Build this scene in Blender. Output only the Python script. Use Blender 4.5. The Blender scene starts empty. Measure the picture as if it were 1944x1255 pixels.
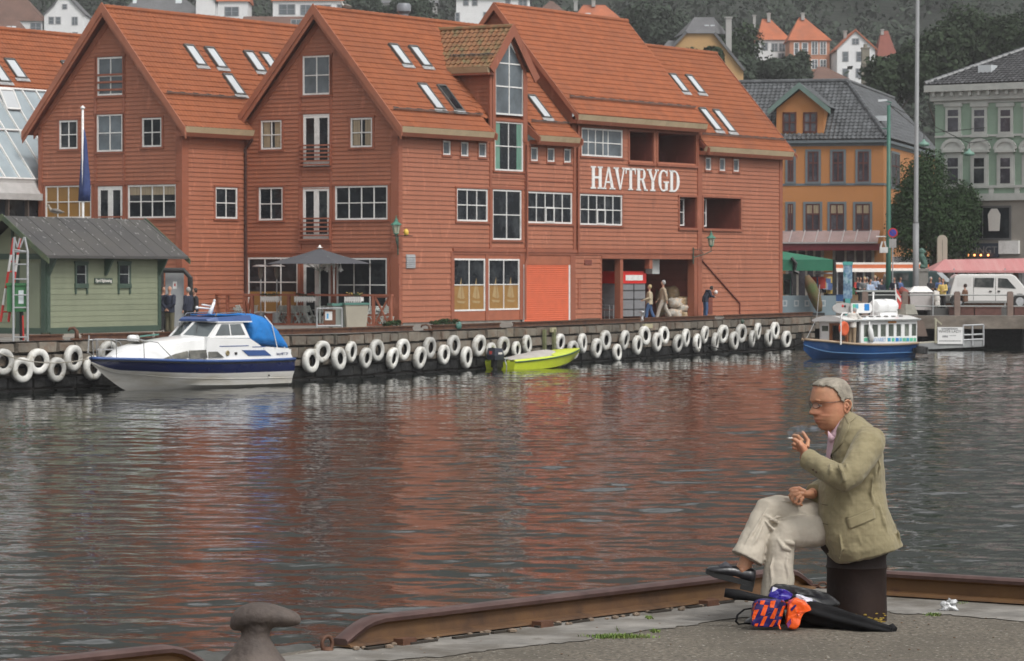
import bpy, bmesh, random
from math import *
from mathutils import Vector, Matrix, Quaternion, noise
random.seed(7)
S=bpy.context.scene; COL=S.collection
# ---------------------------------------------------------------- camera, world, sun, exposure
F=6200.; CZ=4.2; PIT=atan((627.5-518)/F); cp,sp=cos(PIT),sin(PIT)
cam=bpy.data.cameras.new('camera'); co=bpy.data.objects.new('camera',cam); COL.objects.link(co)
co.location=(0,0,CZ); co.rotation_euler=(pi/2-PIT,0,0)
cam.sensor_width=36; cam.lens=36*F/1944; cam.clip_end=6000; cam.clip_start=.5
cam.dof.use_dof=True; cam.dof.focus_distance=17.5; cam.dof.aperture_fstop=20
S.camera=co
S.view_settings.view_transform='Standard'; S.view_settings.look='None'; S.view_settings.gamma=1
S.view_settings.exposure=0.32
SUN_EL,SUN_AZ=radians(52),radians(140)   # azimuth clockwise from +Y
w=bpy.data.worlds.new('World'); S.world=w; w.use_nodes=True
nt=w.node_tree; nt.nodes.clear()
sky=nt.nodes.new('ShaderNodeTexSky'); sky.sky_type='NISHITA'; sky.sun_disc=False
sky.sun_elevation=SUN_EL; sky.sun_rotation=SUN_AZ; sky.air_density=1.2; sky.dust_density=4; sky.ozone_density=1
hs=nt.nodes.new('ShaderNodeHueSaturation'); hs.inputs['Saturation'].default_value=.05
bg=nt.nodes.new('ShaderNodeBackground'); bg.inputs[1].default_value=.14
ow=nt.nodes.new('ShaderNodeOutputWorld')
nt.links.new(sky.outputs[0],hs.inputs['Color']); nt.links.new(hs.outputs[0],bg.inputs[0]); nt.links.new(bg.outputs[0],ow.inputs[0])
sl=bpy.data.lights.new('sun','SUN'); sl.energy=1.3; sl.angle=radians(16); sl.color=(1,.97,.92)
so=bpy.data.objects.new('sun',sl); COL.objects.link(so)
sd=Vector((sin(SUN_AZ)*cos(SUN_EL),cos(SUN_AZ)*cos(SUN_EL),sin(SUN_EL)))
so.rotation_euler=sd.to_track_quat('Z','Y').to_euler(); so.location=(0,0,60)
# ---------------------------------------------------------------- photo rays -> places
def ray(px,py):
    a=px-972.; b=627.5-py
    return Vector((a,F*cp+b*sp,-F*sp+b*cp))
def aty(px,py,Y):
    d=ray(px,py); return Vector((0,0,CZ))+d*(Y/d.y)
def atz(px,py,z):
    d=ray(px,py); return Vector((0,0,CZ))+d*((z-CZ)/d.z)
class Fr:
    def __init__(s,x,y,ang): s.x,s.y,s.a=x,y,ang; s.c,s.s=cos(ang),sin(ang)
    def loc(s,p): dx,dy=p[0]-s.x,p[1]-s.y; return Vector((dx*s.c+dy*s.s,-dx*s.s+dy*s.c,p[2]))
    def ld(s,d): return Vector((d[0]*s.c+d[1]*s.s,-d[0]*s.s+d[1]*s.c,d[2]))
    def wd(s,p): return Vector((s.x+p[0]*s.c-p[1]*s.s,s.y+p[0]*s.s+p[1]*s.c,p[2]))
    def pl(s,px,py,n,q):
        o=s.loc((0,0,CZ)); d=s.ld(ray(px,py)); n=Vector(n)
        return o+d*(n.dot(Vector(q)-o)/n.dot(d))
    def fac(s,px,py,y=0): p=s.pl(px,py,(0,1,0),(0,y,0)); return p.x,p.z
    def gab(s,px,py,x=0): p=s.pl(px,py,(1,0,0),(x,0,0)); return p.y,p.z
    def fr(s,x0,y0,x1,y1,y=0):   # photo rectangle on the facade -> s0,s1,z0,z1
        m=(y0+y1)/2; c=(x0+x1)/2
        return s.fac(x0,m,y)[0],s.fac(x1,m,y)[0],s.fac(c,y1,y)[1],s.fac(c,y0,y)[1]
    def gr(s,x0,y0,x1,y1,x=0):
        m=(y0+y1)/2; c=(x0+x1)/2
        return s.gab(x1,m,x)[0],s.gab(x0,m,x)[0],s.gab(c,y1,x)[1],s.gab(c,y0,x)[1]
# ---------------------------------------------------------------- materials
MATS={}
def mat(n,c=(.5,.5,.5),r=.6,v=.15,sc=3,m=0,b=0,bs=20,c2=None,k=.5,kw=.15,st=(1,1,1),rn=0,spec=.5,sc2=None,c3=None,k3=.62,coat=0,det=4,bdist=.02,em=None,ems=1):
    if n in MATS: return MATS[n]
    M=bpy.data.materials.new(n); M.use_nodes=True; t=M.node_tree; N=t.nodes; L=t.links
    P=N['Principled BSDF']; P.inputs['Roughness'].default_value=r; P.inputs['Metallic'].default_value=m
    P.inputs['Specular IOR Level'].default_value=spec; P.inputs['Coat Weight'].default_value=coat
    tc=N.new('ShaderNodeTexCoord'); mp=N.new('ShaderNodeMapping'); mp.inputs['Scale'].default_value=st
    L.new(tc.outputs['Object'],mp.inputs[0])
    nz=N.new('ShaderNodeTexNoise'); nz.inputs['Scale'].default_value=sc; nz.inputs['Detail'].default_value=det; nz.inputs['Roughness'].default_value=.6
    L.new(mp.outputs[0],nz.inputs['Vector'])
    def mix(a,b_,fac,bt='MIX'):
        x=N.new('ShaderNodeMix'); x.data_type='RGBA'; x.blend_type=bt
        for q,s_ in ((a,6),(b_,7)):
            if isinstance(q,tuple): x.inputs[s_].default_value=(*q,1) if len(q)==3 else q
            else: L.new(q,x.inputs[s_])
        if isinstance(fac,float): x.inputs[0].default_value=fac
        else: L.new(fac,x.inputs[0])
        return x.outputs[2]
    def ramp(o,a,b_):
        x=N.new('ShaderNodeMapRange'); x.inputs[1].default_value=a; x.inputs[2].default_value=b_; L.new(o,x.inputs[0]); return x.outputs[0]
    lo=tuple(q*(1-v) for q in c); hi=tuple(min(1,q*(1+v)) for q in c)
    o=mix(lo,hi,ramp(nz.outputs[0],.3,.7))
    if c2:
        n2=N.new('ShaderNodeTexNoise'); n2.inputs['Scale'].default_value=sc2 or sc*.6; n2.inputs['Detail'].default_value=6; n2.inputs['Roughness'].default_value=.65
        L.new(mp.outputs[0],n2.inputs['Vector']); o=mix(o,c2,ramp(n2.outputs[0],k-kw,k+kw))
    if c3:
        n3=N.new('ShaderNodeTexNoise'); n3.inputs['Scale'].default_value=(sc2 or sc)*2.3; n3.inputs['Detail'].default_value=5; n3.noise_dimensions='4D'; n3.inputs['W'].default_value=5
        L.new(mp.outputs[0],n3.inputs['Vector']); o=mix(o,c3,ramp(n3.outputs[0],k3,k3+.08))
    if rn:
        at=N.new('ShaderNodeAttribute'); at.attribute_name='rnd'
        x=N.new('ShaderNodeMapRange'); x.inputs[3].default_value=1-rn; x.inputs[4].default_value=1+rn; L.new(at.outputs['Fac'],x.inputs[0])
        cb=N.new('ShaderNodeCombineColor')
        for i in range(3): L.new(x.outputs[0],cb.inputs[i])
        o=mix(o,cb.outputs[0],1.0,'MULTIPLY')
    L.new(o,P.inputs['Base Color'])
    if b:
        bn=N.new('ShaderNodeTexNoise'); bn.inputs['Scale'].default_value=bs; bn.inputs['Detail'].default_value=5; L.new(mp.outputs[0],bn.inputs['Vector'])
        bu=N.new('ShaderNodeBump'); bu.inputs['Strength'].default_value=b; bu.inputs['Distance'].default_value=bdist
        L.new(bn.outputs[0],bu.inputs['Height']); L.new(bu.outputs[0],P.inputs['Normal'])
    if em: P.inputs['Emission Color'].default_value=(*em,1); P.inputs['Emission Strength'].default_value=ems
    MATS[n]=M; return M
# ---------------------------------------------------------------- mesh builder
class MB:
    def __init__(s): s.v=[];s.f=[];s.m=[];s.r=[];s.M=None
    def add(s,vs,fs,mi=0,rn=None):
        n=len(s.v); M=s.M
        s.v+= [tuple(M@Vector(p)) for p in vs] if M else [tuple(p) for p in vs]
        r=random.random() if rn is None else rn
        for f in fs: s.f.append(tuple(i+n for i in f)); s.m.append(mi); s.r.append(r)
    def box(s,x0,x1,y0,y1,z0,z1,mi=0,rn=None):
        s.add([(x,y,z) for z in (z0,z1) for y in (y0,y1) for x in (x0,x1)],[(0,2,3,1),(4,5,7,6),(0,1,5,4),(2,6,7,3),(0,4,6,2),(1,3,7,5)],mi,rn)
    def pbox(s,P,s0,s1,o0,o1,z0,z1,mi=0,rn=None):
        s.add([P(a,o,z) for z in (z0,z1) for o in (o0,o1) for a in (s0,s1)],[(0,2,3,1),(4,5,7,6),(0,1,5,4),(2,6,7,3),(0,4,6,2),(1,3,7,5)],mi,rn)
    def bar(s,a,b,w,h=None,mi=0,up=(0,0,1),rn=None):
        a,b=Vector(a),Vector(b); h=h or w; d=(b-a).normalized(); u=Vector(up)
        if abs(d.dot(u))>.98: u=Vector((1,0,0))
        x=d.cross(u).normalized()*w/2; y=x.cross(d).normalized()*h/2
        vs=[p+i*x+j*y for p in (a,b) for (i,j) in ((-1,-1),(1,-1),(1,1),(-1,1))]
        s.add(vs,[(0,1,2,3),(7,6,5,4),(0,4,5,1),(1,5,6,2),(2,6,7,3),(3,7,4,0)],mi,rn)
    def tube(s,pts,r,n=8,mi=0,cap=True,rn=None,sq=1,up=None):
        pts=[Vector(p) for p in pts]; R=r if isinstance(r,(list,tuple)) else [r]*len(pts)
        rings=[]; px_=None
        for i,p in enumerate(pts):
            d=(pts[min(i+1,len(pts)-1)]-pts[max(i-1,0)]).normalized()
            if px_ is None:
                u=Vector(up) if up else (Vector((0,0,1)) if abs(d.z)<.9 else Vector((1,0,0)))
                px_=u
            x=(px_-d*px_.dot(d)).normalized(); px_=x; y=d.cross(x)
            q=R[i]; q=q if isinstance(q,(tuple,list)) else (q,q*sq)
            rings.append([p+x*q[0]*cos(t)+y*q[1]*sin(t) for t in [2*pi*k/n for k in range(n)]])
        s.loft(rings,mi,cap,rn)
    def loft(s,rings,mi=0,cap=True,rn=None,closed=True):
        n=len(rings[0]); vs=[p for r in rings for p in r]; fs=[]
        for i in range(len(rings)-1):
            for k in range(n if closed else n-1):
                k2=(k+1)%n; fs.append((i*n+k,i*n+k2,(i+1)*n+k2,(i+1)*n+k))
        if cap: fs.append(tuple(range(n))[::-1]); fs.append(tuple(range((len(rings)-1)*n,len(rings)*n)))
        s.add(vs,fs,mi,rn)
    def lathe(s,prof,n=24,c=(0,0,0),mi=0,rn=None,axis='z',sx=1,sy=1):
        rings=[]
        for r,z in prof:
            rg=[]
            for k in range(n):
                t=2*pi*k/n; a,b=r*cos(t)*sx,r*sin(t)*sy
                rg.append((c[0]+a,c[1]+b,c[2]+z) if axis=='z' else ((c[0]+a,c[1]+z,c[2]+b) if axis=='y' else (c[0]+z,c[1]+a,c[2]+b)))
            rings.append(rg)
        s.loft(rings,mi,True,rn)
    def ball(s,c,r,n=12,mi=0,rn=None):
        rx,ry,rz=r if isinstance(r,(tuple,list)) else (r,r,r)
        rings=[[(c[0]+rx*sin(a)*cos(t),c[1]+ry*sin(a)*sin(t),c[2]+rz*cos(a)) for t in [2*pi*k/n for k in range(n)]] for a in [pi*(i+.02)/(n//2+.04)*(1) for i in range(n//2+1)]]
        s.loft(rings,mi,True,rn)
    def prism(s,pts,fn,o0,o1,mi=0,rn=None):   # pts 2D outline, fn(a,o,b)->3D
        n=len(pts); vs=[fn(a,o0,b) for a,b in pts]+[fn(a,o1,b) for a,b in pts]
        s.add(vs,[tuple(range(n)),tuple(range(2*n-1,n-1,-1))]+[(i,n+i,n+(i+1)%n,(i+1)%n) for i in range(n)],mi,rn)
    def build(s,name,mats,par=None,smooth=False,loc=None,rot=None,auto=None):
        me=bpy.data.meshes.new(name); me.from_pydata(s.v,[],s.f)
        mats=mats if isinstance(mats,(list,tuple)) else [mats]
        for q in mats: me.materials.append(q)
        me.polygons.foreach_set('material_index',s.m)
        at=me.attributes.new('rnd','FLOAT','FACE'); at.data.foreach_set('value',s.r)
        me.update()
        if smooth: me.shade_smooth()
        o=bpy.data.objects.new(name,me); COL.objects.link(o)
        if auto is not None:
            me.set_sharp_from_angle(angle=radians(auto))
        if loc is not None: o.location=loc
        if rot is not None: o.rotation_euler=rot
        if par is not None: o.parent=par
        return o
def fixn(o):
    bm=bmesh.new(); bm.from_mesh(o.data); bmesh.ops.recalc_face_normals(bm,faces=bm.faces); bm.to_mesh(o.data); bm.free(); return o
def tag(o,label=None,cat=None,group=None,kind=None):
    if label: o['label']=label
    if cat: o['category']=cat
    if group: o['group']=group
    if kind: o['kind']=kind
    return o
def thing(name,label,cat,loc=(0,0,0),rz=0,group=None):
    o=bpy.data.objects.new(name,None); o.empty_display_size=.3; COL.objects.link(o)
    o.location=loc; o.rotation_euler=(0,0,rz); return tag(o,label,cat,group)
def struct(o): o['kind']='structure'; return o
CH={}
def kids(o): return [c for c in COL.objects if c.parent is o]
def copy_tree(o,par=None,loc=None,rz=None,label=None,ch=None):
    if ch is None: ch={}; [ch.setdefault(c.parent.name,[]).append(c) for c in COL.objects if c.parent]
    c=o.copy(); COL.objects.link(c); c.parent=par
    if par is None:
        if loc is not None: c.location=loc
        if rz is not None: c.rotation_euler=(0,0,rz)
        if label: c['label']=label
    for k in ch.get(o.name,[]): copy_tree(k,c,ch=ch)
    return c
def modsub(o,lv=1):
    m=o.modifiers.new('sub','SUBSURF'); m.levels=lv; m.render_levels=lv; return o
def remesh(o,vx,sm=4,fac=.5):
    m=o.modifiers.new('rm','REMESH'); m.mode='VOXEL'; m.voxel_size=vx; m.use_smooth_shade=True
    if sm: m=o.modifiers.new('sm','SMOOTH'); m.iterations=sm; m.factor=fac
    return o
# common materials
def wood(n,c,v=.08,rn=.05,c2=None,k=.68): return mat(n,c,.62,v,1.2,rn=rn,b=.12,bs=14,c2=c2 or tuple(q*.62 for q in c),k=k,kw=.1,st=(1,1,.35),sc2=1.7,c3=tuple(min(1,q*1.22+.012) for q in c),k3=.60)
RED=wood('red_painted_cladding',(.34,.122,.068),rn=.04); RTR=wood('red_painted_trim',(.285,.093,.052),rn=.03)
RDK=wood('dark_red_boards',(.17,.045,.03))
WHT=mat('white_paint',(.74,.73,.71),.45,.06,4,c2=(.5,.49,.46),k=.66)
TIL=mat('orange_roof_tiles',(.275,.082,.03),.85,.16,2.2,rn=.06,c2=(.21,.07,.033),k=.6,kw=.15,sc2=.55,c3=(.17,.12,.075),k3=.73,b=.2,bs=30)
TILM=mat('mossy_roof_tiles',(.22,.10,.045),.85,.2,2.2,rn=.12,c2=(.12,.11,.05),k=.56,kw=.1,sc2=1.6,c3=(.5,.5,.45),k3=.74,b=.3,bs=30)
CREAM=mat('cream_gutter',(.46,.36,.23),.5,.1,1.5,c2=(.3,.22,.13),k=.66)
GLS=mat('window_glass',(.014,.017,.021),.07,.5,1.4,c2=(.06,.066,.07),k=.62,kw=.1,spec=.3,b=.05,bs=1.5)
GLS2=mat('sky_lit_glass',(.10,.12,.135),.05,.4,.9,spec=.9)  # paler pane colour stands in for sky reflected in the glass
PAPER=mat('brown_paper_blind',(.30,.165,.05),.35,.12,1.5,spec=.4)
CURT=mat('beige_curtain',(.30,.24,.16),.3,.3,3,st=(4,4,.3))
GCURT=mat('green_curtain',(.13,.26,.20),.4,.3,3,st=(4,4,.3))
LEAD=mat('grey_flashing',(.09,.085,.08),.6,.3,6); LEADL=mat('pale_flashing',(.42,.42,.42),.5,.25,6)
COPP=mat('brown_downpipe',(.06,.024,.018),.5,.2,2)
BLK=mat('black_metal',(.02,.02,.02),.4,.2,5); GALV=mat('galvanised_steel',(.42,.43,.44),.45,.15,8,m=.4)
RUST=mat('rusty_steel',(.075,.032,.022),.7,.3,3,c2=(.15,.07,.035),k=.52,kw=.15,sc2=4,c3=(.30,.25,.23),k3=.72,b=.35,bs=25,m=.15)
CONC=mat('grey_concrete',(.27,.255,.23),.85,.2,1.3,c2=(.15,.135,.11),k=.6,b=.3,bs=16)
# ================================================================ big red wharf houses
A57=radians(57.2)
def Pf(y0=0): return lambda s,o,z:(s,y0-o,z)
def Pg(x0=0): return lambda s,o,z:(x0-o,s,z)
def clap(mb,P,s0,s1,z0,z1,holes=(),clip=None,h=.19,mi=0,pr=.04):
    n=max(1,round((z1-z0)/h)); h=(z1-z0)/n
    for i in range(n):
        a,b=z0+i*h,z0+(i+1)*h
        if clip:
            ca,cb=clip(a),clip(b)
            if ca is None: continue
            if cb is None: cb=((ca[0]+ca[1])/2,)*2
        else: ca=cb=(s0,s1)
        iv=[(max(s0,ca[0]),min(s1,ca[1]))]; m=(a+b)/2
        for (h0,h1,g0,g1) in holes:
            if g0<m<g1:
                nv=[]
                for u,v in iv:
                    if h1<=u or h0>=v: nv.append((u,v)); continue
                    if h0>u: nv.append((u,h0))
                    if h1<v: nv.append((h1,v))
                iv=nv
        for u,v in iv:
            if v-u<.01: continue
            # split long runs into plank lengths
            x=u
            while x<v-.01:
                e=min(v,x+random.uniform(2.6,5.2)); e=v if v-e<.6 else e
                tu=x if x>ca[0]+1e-4 else cb[0]; tv=e if e<ca[1]-1e-4 else cb[1]
                tv=max(tv,tu)
                mb.add([P(x,pr,a),P(e,pr,a),P(tv,.006,b),P(tu,.006,b),P(x,-.02,a),P(e,-.02,a)],[(0,1,2,3),(4,5,1,0)],mi)
                x=e
def tiles(mb,O,Ad,Bd,Nd,a0,a1,b0,b1,tw=.27,tl=.33,cut=None,mi=0,seg=4,amp=.065):
    O,Ad,Bd,Nd=map(Vector,(O,Ad,Bd,Nd)); nc=max(1,round((a1-a0)/tw)); nr=max(1,round((b1-b0)/tl)); tw=(a1-a0)/nc; tl=(b1-b0)/nr
    prof=[amp*(sin(2*pi*k/seg)*.5+.5)**1.3 for k in range(seg+1)]
    for r in range(nr):
        for c in range(nc):
            a=a0+c*tw; b=b0+r*tl
            if cut and not cut(a+tw/2,b+tl/2): continue
            jit=random.uniform(-.004,.006)
            top=[O+Ad*(a+tw*k/seg)+Bd*(b-.02)+Nd*(prof[k]) for k in range(seg+1)]
            bot=[O+Ad*(a+tw*k/seg)+Bd*(b+tl)+Nd*(prof[k]+.036+jit) for k in range(seg+1)]
            low=[p-Nd*.045 for p in bot]
            n=seg+1; vs=top+bot+low
            mb.add(vs,[(k,k+1,n+k+1,n+k) for k in range(seg)]+[(n+k,n+k+1,2*n+k+1,2*n+k) for k in range(seg)],mi)
def ridgecap(mb,p,q,r=.13,mi=0):
    p,q=Vector(p),Vector(q); n=max(1,int((q-p).length/.38)); d=(q-p)/n
    for i in range(n):
        a=p+d*i; mb.tube([a,a+d*1.06],[r*.92,r*1.08],8,mi)
def window(par,P,R,nx,ny,glass=None,fr=None,fw=.075,mw=.045,cas=None,xs=None,zs=None,name='window',o=0,cw=.11,sill=True,gl2=None,low=None):
    s0,s1,z0,z1=R; fr=fr or WHT; m=MB()
    m.pbox(P,s0,s1,o-.05,o+.035,z1-fw,z1); m.pbox(P,s0,s1,o-.05,o+.035,z0,z0+fw)
    m.pbox(P,s0,s0+fw,o-.05,o+.033,z0+fw,z1-fw); m.pbox(P,s1-fw,s1,o-.05,o+.033,z0+fw,z1-fw)
    xs=xs or [i/nx for i in range(1,nx)]; zs=zs or [i/ny for i in range(1,ny)]
    a0,a1,b0,b1=s0+fw,s1-fw,z0+fw,z1-fw
    for t in xs: m.pbox(P,a0+(a1-a0)*t-mw/2,a0+(a1-a0)*t+mw/2,o-.04,o+.024,b0,b1)
    for t in zs: m.pbox(P,a0,a1,o-.04,o+.021,b0+(b1-b0)*t-mw/2,b0+(b1-b0)*t+mw/2)
    wo=m.build(name,fr,par)
    g=MB(); g.pbox(P,a0,a1,o-.05,o-.012,b0,b1); g.build('pane',glass or GLS,wo)
    if low: q=MB(); q.pbox(P,a0,a1,o-.045,o-.006,b0,b0+(b1-b0)*low[0]); q.build('blind',low[1],wo)
    if cas is not None:
        c=MB(); e=cw
        c.pbox(P,s0-e,s0,o-.02,o+.055,z0-.02,z1+.02); c.pbox(P,s1,s1+e,o-.02,o+.055,z0-.02,z1+.02)
        c.pbox(P,s0-e-.03,s1+e+.03,o-.02,o+.075,z1+.02,z1+.10)
        if sill: c.pbox(P,s0-e-.03,s1+e+.03,o-.02,o+.09,z0-.09,z0-.02)
        c.build('casing',cas,wo)
    return wo
def door2(par,P,R,rail=None,glass=None):
    s0,s1,z0,z1=R; m=MB(); mid=(s0+s1)/2
    m.pbox(P,s0,s1,-.05,.035,z1-.07,z1)
    for a,b in ((s0,mid-.005),(mid+.005,s1)):
        m.pbox(P,a,a+.13,-.04,.03,z0,z1-.07); m.pbox(P,b-.13,b,-.04,.03,z0,z1-.07)
        m.pbox(P,a+.13,b-.13,-.04,.028,z0,z0+.28); m.pbox(P,a+.13,b-.13,-.04,.028,z1-.17,z1-.07)
    d=m.build('door',WHT,par); g=MB()
    for a,b in ((s0,mid),(mid,s1)): g.pbox(P,a+.13,b-.13,-.05,-.01,z0+.28,z1-.17)
    g.build('pane',glass or GLS,d); c=MB()
    c.pbox(P,s0-.1,s0,-.02,.05,z0-.05,z1+.03); c.pbox(P,s1,s1+.1,-.02,.05,z0-.05,z1+.03); c.pbox(P,s0-.13,s1+.13,-.02,.07,z1+.03,z1+.11); c.pbox(P,s0-.13,s1+.13,-.02,.1,z0-.16,z0-.05)
    c.build('casing',RTR,d)
    if rail:
        b=MB(); n=rail[2]
        for i in range(n):
            z=rail[0]+(rail[1]-rail[0])*i/(n-1); b.pbox(P,s0-.12,s1+.12,.16,.2,z-.035,z+.035)
        for s in (s0-.1,s1+.06): b.pbox(P,s,s+.05,.05,.16,rail[0]-.05,rail[1]+.02)
        b.build('railing',RTR,par)
    return d
def skylight(par,O,Ad,Bd,Nd,a,b,wd=.72,ln=1.15,open_=0,dark=0):
    O,Ad,Bd,Nd=map(Vector,(O,Ad,Bd,Nd)); m=MB()
    def Q(i,j,h): return O+Ad*(a+i)+Bd*(b+j)+Nd*h
    def bx(mm,i0,i1,j0,j1,h0,h1): mm.add([Q(i,j,h) for h in (h0,h1) for j in (j0,j1) for i in (i0,i1)],[(0,2,3,1),(4,5,7,6),(0,1,5,4),(2,6,7,3),(0,4,6,2),(1,3,7,5)])
    W,L=wd/2,ln/2
    bx(m,-W,-W+.07,-L,L,0,.17); bx(m,W-.07,W,-L,L,0,.17); bx(m,-W+.07,W-.07,-L,-L+.09,0,.18); bx(m,-W+.07,W-.07,L-.07,L,0,.16)
    o=m.build('skylight',LEAD,par); g=MB(); bx(g,-W+.07,W-.07,-L+.09,L-.07,.05,.135); g.build('pane',GLS if dark else SKYL,o)
    f=MB()
    for i in range(9): bx(f,-W-.12+i*(wd+.24)/9,-W-.12+(i+.72)*(wd+.24)/9,L,L+.2,.09,.12)
    f.build('apron',LEADL if not dark==2 else LEAD,o)
def guard(par,O,Ad,Bd,Nd,a0,a1,b):
    O,Ad,Bd,Nd=map(Vector,(O,Ad,Bd,Nd)); m=MB()
    m.tube([O+Ad*a0+Bd*b+Nd*.2,O+Ad*a1+Bd*b+Nd*.2],.022,6); m.tube([O+Ad*a0+Bd*b+Nd*.12,O+Ad*a1+Bd*b+Nd*.12],.018,6)
    a=a0+.3
    while a<a1: m.bar(O+Ad*a+Bd*(b-.22)+Nd*.05,O+Ad*a+Bd*b+Nd*.24,.04,.03); a+=.95
    m.build('snow_guard',LEAD,par)
SKYL=mat('skylight_glass',(.55,.58,.60),.08,.05,2,spec=1)
# ---- slopes in a house's local frame: x along the long wall, y across the gable
def slope(yr,zr,ye,ze):
    B=Vector((0,ye-yr,ze-zr)); ln=B.length; B/=ln; N=Vector((1,0,0)).cross(B)
    if N.z<0: N=-N
    return (Vector((0,yr,zr)),Vector((1,0,0)),B,N,ln)
def bargeboard(par,x,yr,zr,ye,ze,d=.48,t=.06):
    mb=MB(); mb.prism([(yr,zr),(ye,ze),(ye,ze-d*.75),(yr,zr-d)],lambda a,o,b:(x-o,a,b),0,t); mb.build('bargeboard',BBP,par)
def gable_clip(W,ze0,yr,zr,pitch):
    def f(z):
        if z<=ze0: return (0,W)
        d=(zr-z)/pitch
        return None if d<=0 else (yr-d,yr+d)
    return f
# ---------------------------------------------------------------- main house (B2)
p=aty(755,612.8,146); B2=Fr(p.x,p.y,A57); H2=thing('wharf_house','large rust red clapboard wharf house with white roof-height lettering on its long side','house',(p.x,p.y,0),A57)
L2,W2=36.29,8.57; YR=4.28; ZR=16.15; YE=-.5; ZE=10.72; PT=(ZR-ZE)/(YR-YE)
O,Ad,Bd,Nd,SL=slope(YR,ZR,YE,ZE)
fx=lambda px,y=450: B2.fac(px,y)[0]
zb=1.97; zbeam=B2.fac(1100,480)[1]
WN=dict(
 a=(866,358.8,924.5,420.3,3,2), b=(999.7,365,1084.7,424.3,5,2), c=(1099.5,369.5,1179.8,427.5,5,2))
holes=[]; F2=Pf(0)
def R(*q): r=B2.fr(*q); holes.append((r[0]-.02,r[1]+.02,r[2]-.02,r[3]+.02)); return r
wins=[(R(*WN[k][:4]),WN[k][4],WN[k][5]) for k in 'abc']
sm=[R(*q) for q in [(839.7,267.7,854,293.9),(873.9,270,887.9,296.4),(907.7,271.9,921.7,298),(1006.5,279.8,1019.8,305.6),(1038,281.6,1051.4,307),(1069.5,282.9,1082.4,308.5),(1338.3,299.5,1348.6,322.8),(1364.9,300.8,1375.4,324.3),(1391.4,302.2,1401.6,325.7)]]
dw1=R(937.9,231.4,991.7,324.6); dw2=R(934,360.5,988.6,455.5); up3=R(1102.7,245,1180.7,297.7)
bal=[R(1194,251,1239.5,308.5),R(1248,254.7,1320,312),R(1289,375,1321.5,432),R(1334.5,376.6,1405,434)]
arc=(fx(1140.7,550),fx(1328,550),zb-.2,B2.fac(1230,491.7)[1])
holes+=[(fx(858.5,550),fx(1090,550),zb-1,zbeam),(arc[0],arc[1],0,arc[3])]
m=MB(); clap(m,F2,.02,L2-.02,zbeam,10.45,holes,h=.212); clap(m,F2,.02,L2-.02,zb,zbeam,holes,h=.245)
h3=[up3,bal[0],bal[1]]
clap(m,Pf(.0),14.75,27.05,10.45,11.6,h=.212,holes=[(q[0]-.02,q[1]+.02,q[2],q[3]+.02) for q in h3])
# dormer cheek and the raised section's cheek
mainz=lambda y: ZR-(YR-y)*PT
zc_at=lambda z: YR-(ZR-z)/PT   # y where the main roof has height z
clap(m,Pg(7.62),0,4,11.3,13.75,clip=lambda z:(0,zc_at(z)))
clap(m,Pg(14.75),-.05,4.28,11.0,17.1,clip=lambda z:(min(4.2,max(-.05,zc_at(z)-1.04)),min(4.25,max(-.04,zc_at(z)))))
clap(m,Pg(14.75),0,8.5,16.2,17.1,clip=lambda z:(YR-(17.2-z)/PT,YR+(17.2-z)/PT))
# gable wall
F2g=Pg(0); gh=[]
def G(*q): r=B2.gr(*q); gh.append((r[0]-.02,r[1]+.02,r[2]-.02,r[3]+.02)); return r
g1=G(496.3,228.7,535.7,283.6); g2=G(666.4,223.9,707.6,279.5); gd1=G(576.5,216.9,627.2,315.7); ga=G(575.5,105.8,627.8,180)
g3=G(492.3,355.7,537.7,418.3); gd2=G(576,355.7,626.2,456); g4=G(637,353,736.8,417.2)
gg1=G(471,488.8,566,565); gg1=(gg1[0],gg1[1],2.35,gg1[3]); gg2=G(639.6,490,735.5,565); gg2=(gg2[0],gg2[1],2.35,gg2[3]); gd3=G(577,500,629,600); gd3=(gd3[0],gd3[1],1.95,gd3[3])
zlo=B2.gab(600,487)[1]+.15
gh.append((.1,W2-.1,0,zlo))
clap(m,F2g,.02,W2-.02,zb,15.75,gh,clip=gable_clip(W2,11.1,YR,15.85,PT))
m.build('cladding',RED,H2)
# ground-floor infill on gable + facade, far gable, back wall
m=MB()
m.pbox(F2g,.1,gg2[0]-.02,-.1,.02,1.85,zlo); m.pbox(F2g,gg2[1]+.02,gd3[0]-.02,-.1,.02,1.85,zlo); m.pbox(F2g,gd3[1]+.02,gg1[0]-.02,-.1,.02,1.85,zlo); m.pbox(F2g,gg1[1]+.02,W2-.1,-.1,.02,1.85,zlo)
for q in (gg1,gg2): m.pbox(F2g,q[0]-.02,q[1]+.02,-.1,.018,1.85,q[2]-.02); m.pbox(F2g,q[0]-.02,q[1]+.02,-.1,.018,q[3]+.02,zlo)
m.pbox(F2g,gd3[0]-.02,gd3[1]+.02,-.1,.018,gd3[3]+.02,zlo)
G1=B2.fr(860,491,920,590.6); G2=B2.fr(926.2,491.7,985.2,588.5); SH=B2.fr(993,502.8,1080.5,614.5)
zpl=B2.fac(920,608.5)[1]
for a,b in ((fx(858.5,550),G1[0]),(G1[1],G2[0]),(G2[1],SH[0]),(SH[1],fx(1090,550))): m.pbox(F2,a,b,-.1,.02,zpl if b<SH[1] else 1.87,zbeam-.05)
m.pbox(F2,G1[0],G1[1],-.1,.017,zpl,G1[2]); m.pbox(F2,G2[0],G2[1],-.1,.017,zpl,G2[2]); m.pbox(F2,G1[0],G1[1],-.1,.017,G1[3],zbeam-.05); m.pbox(F2,G2[0],G2[1],-.1,.017,G2[3],zbeam-.05); m.pbox(F2,SH[0],SH[1],-.1,.017,SH[3],zbeam-.05)
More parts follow.
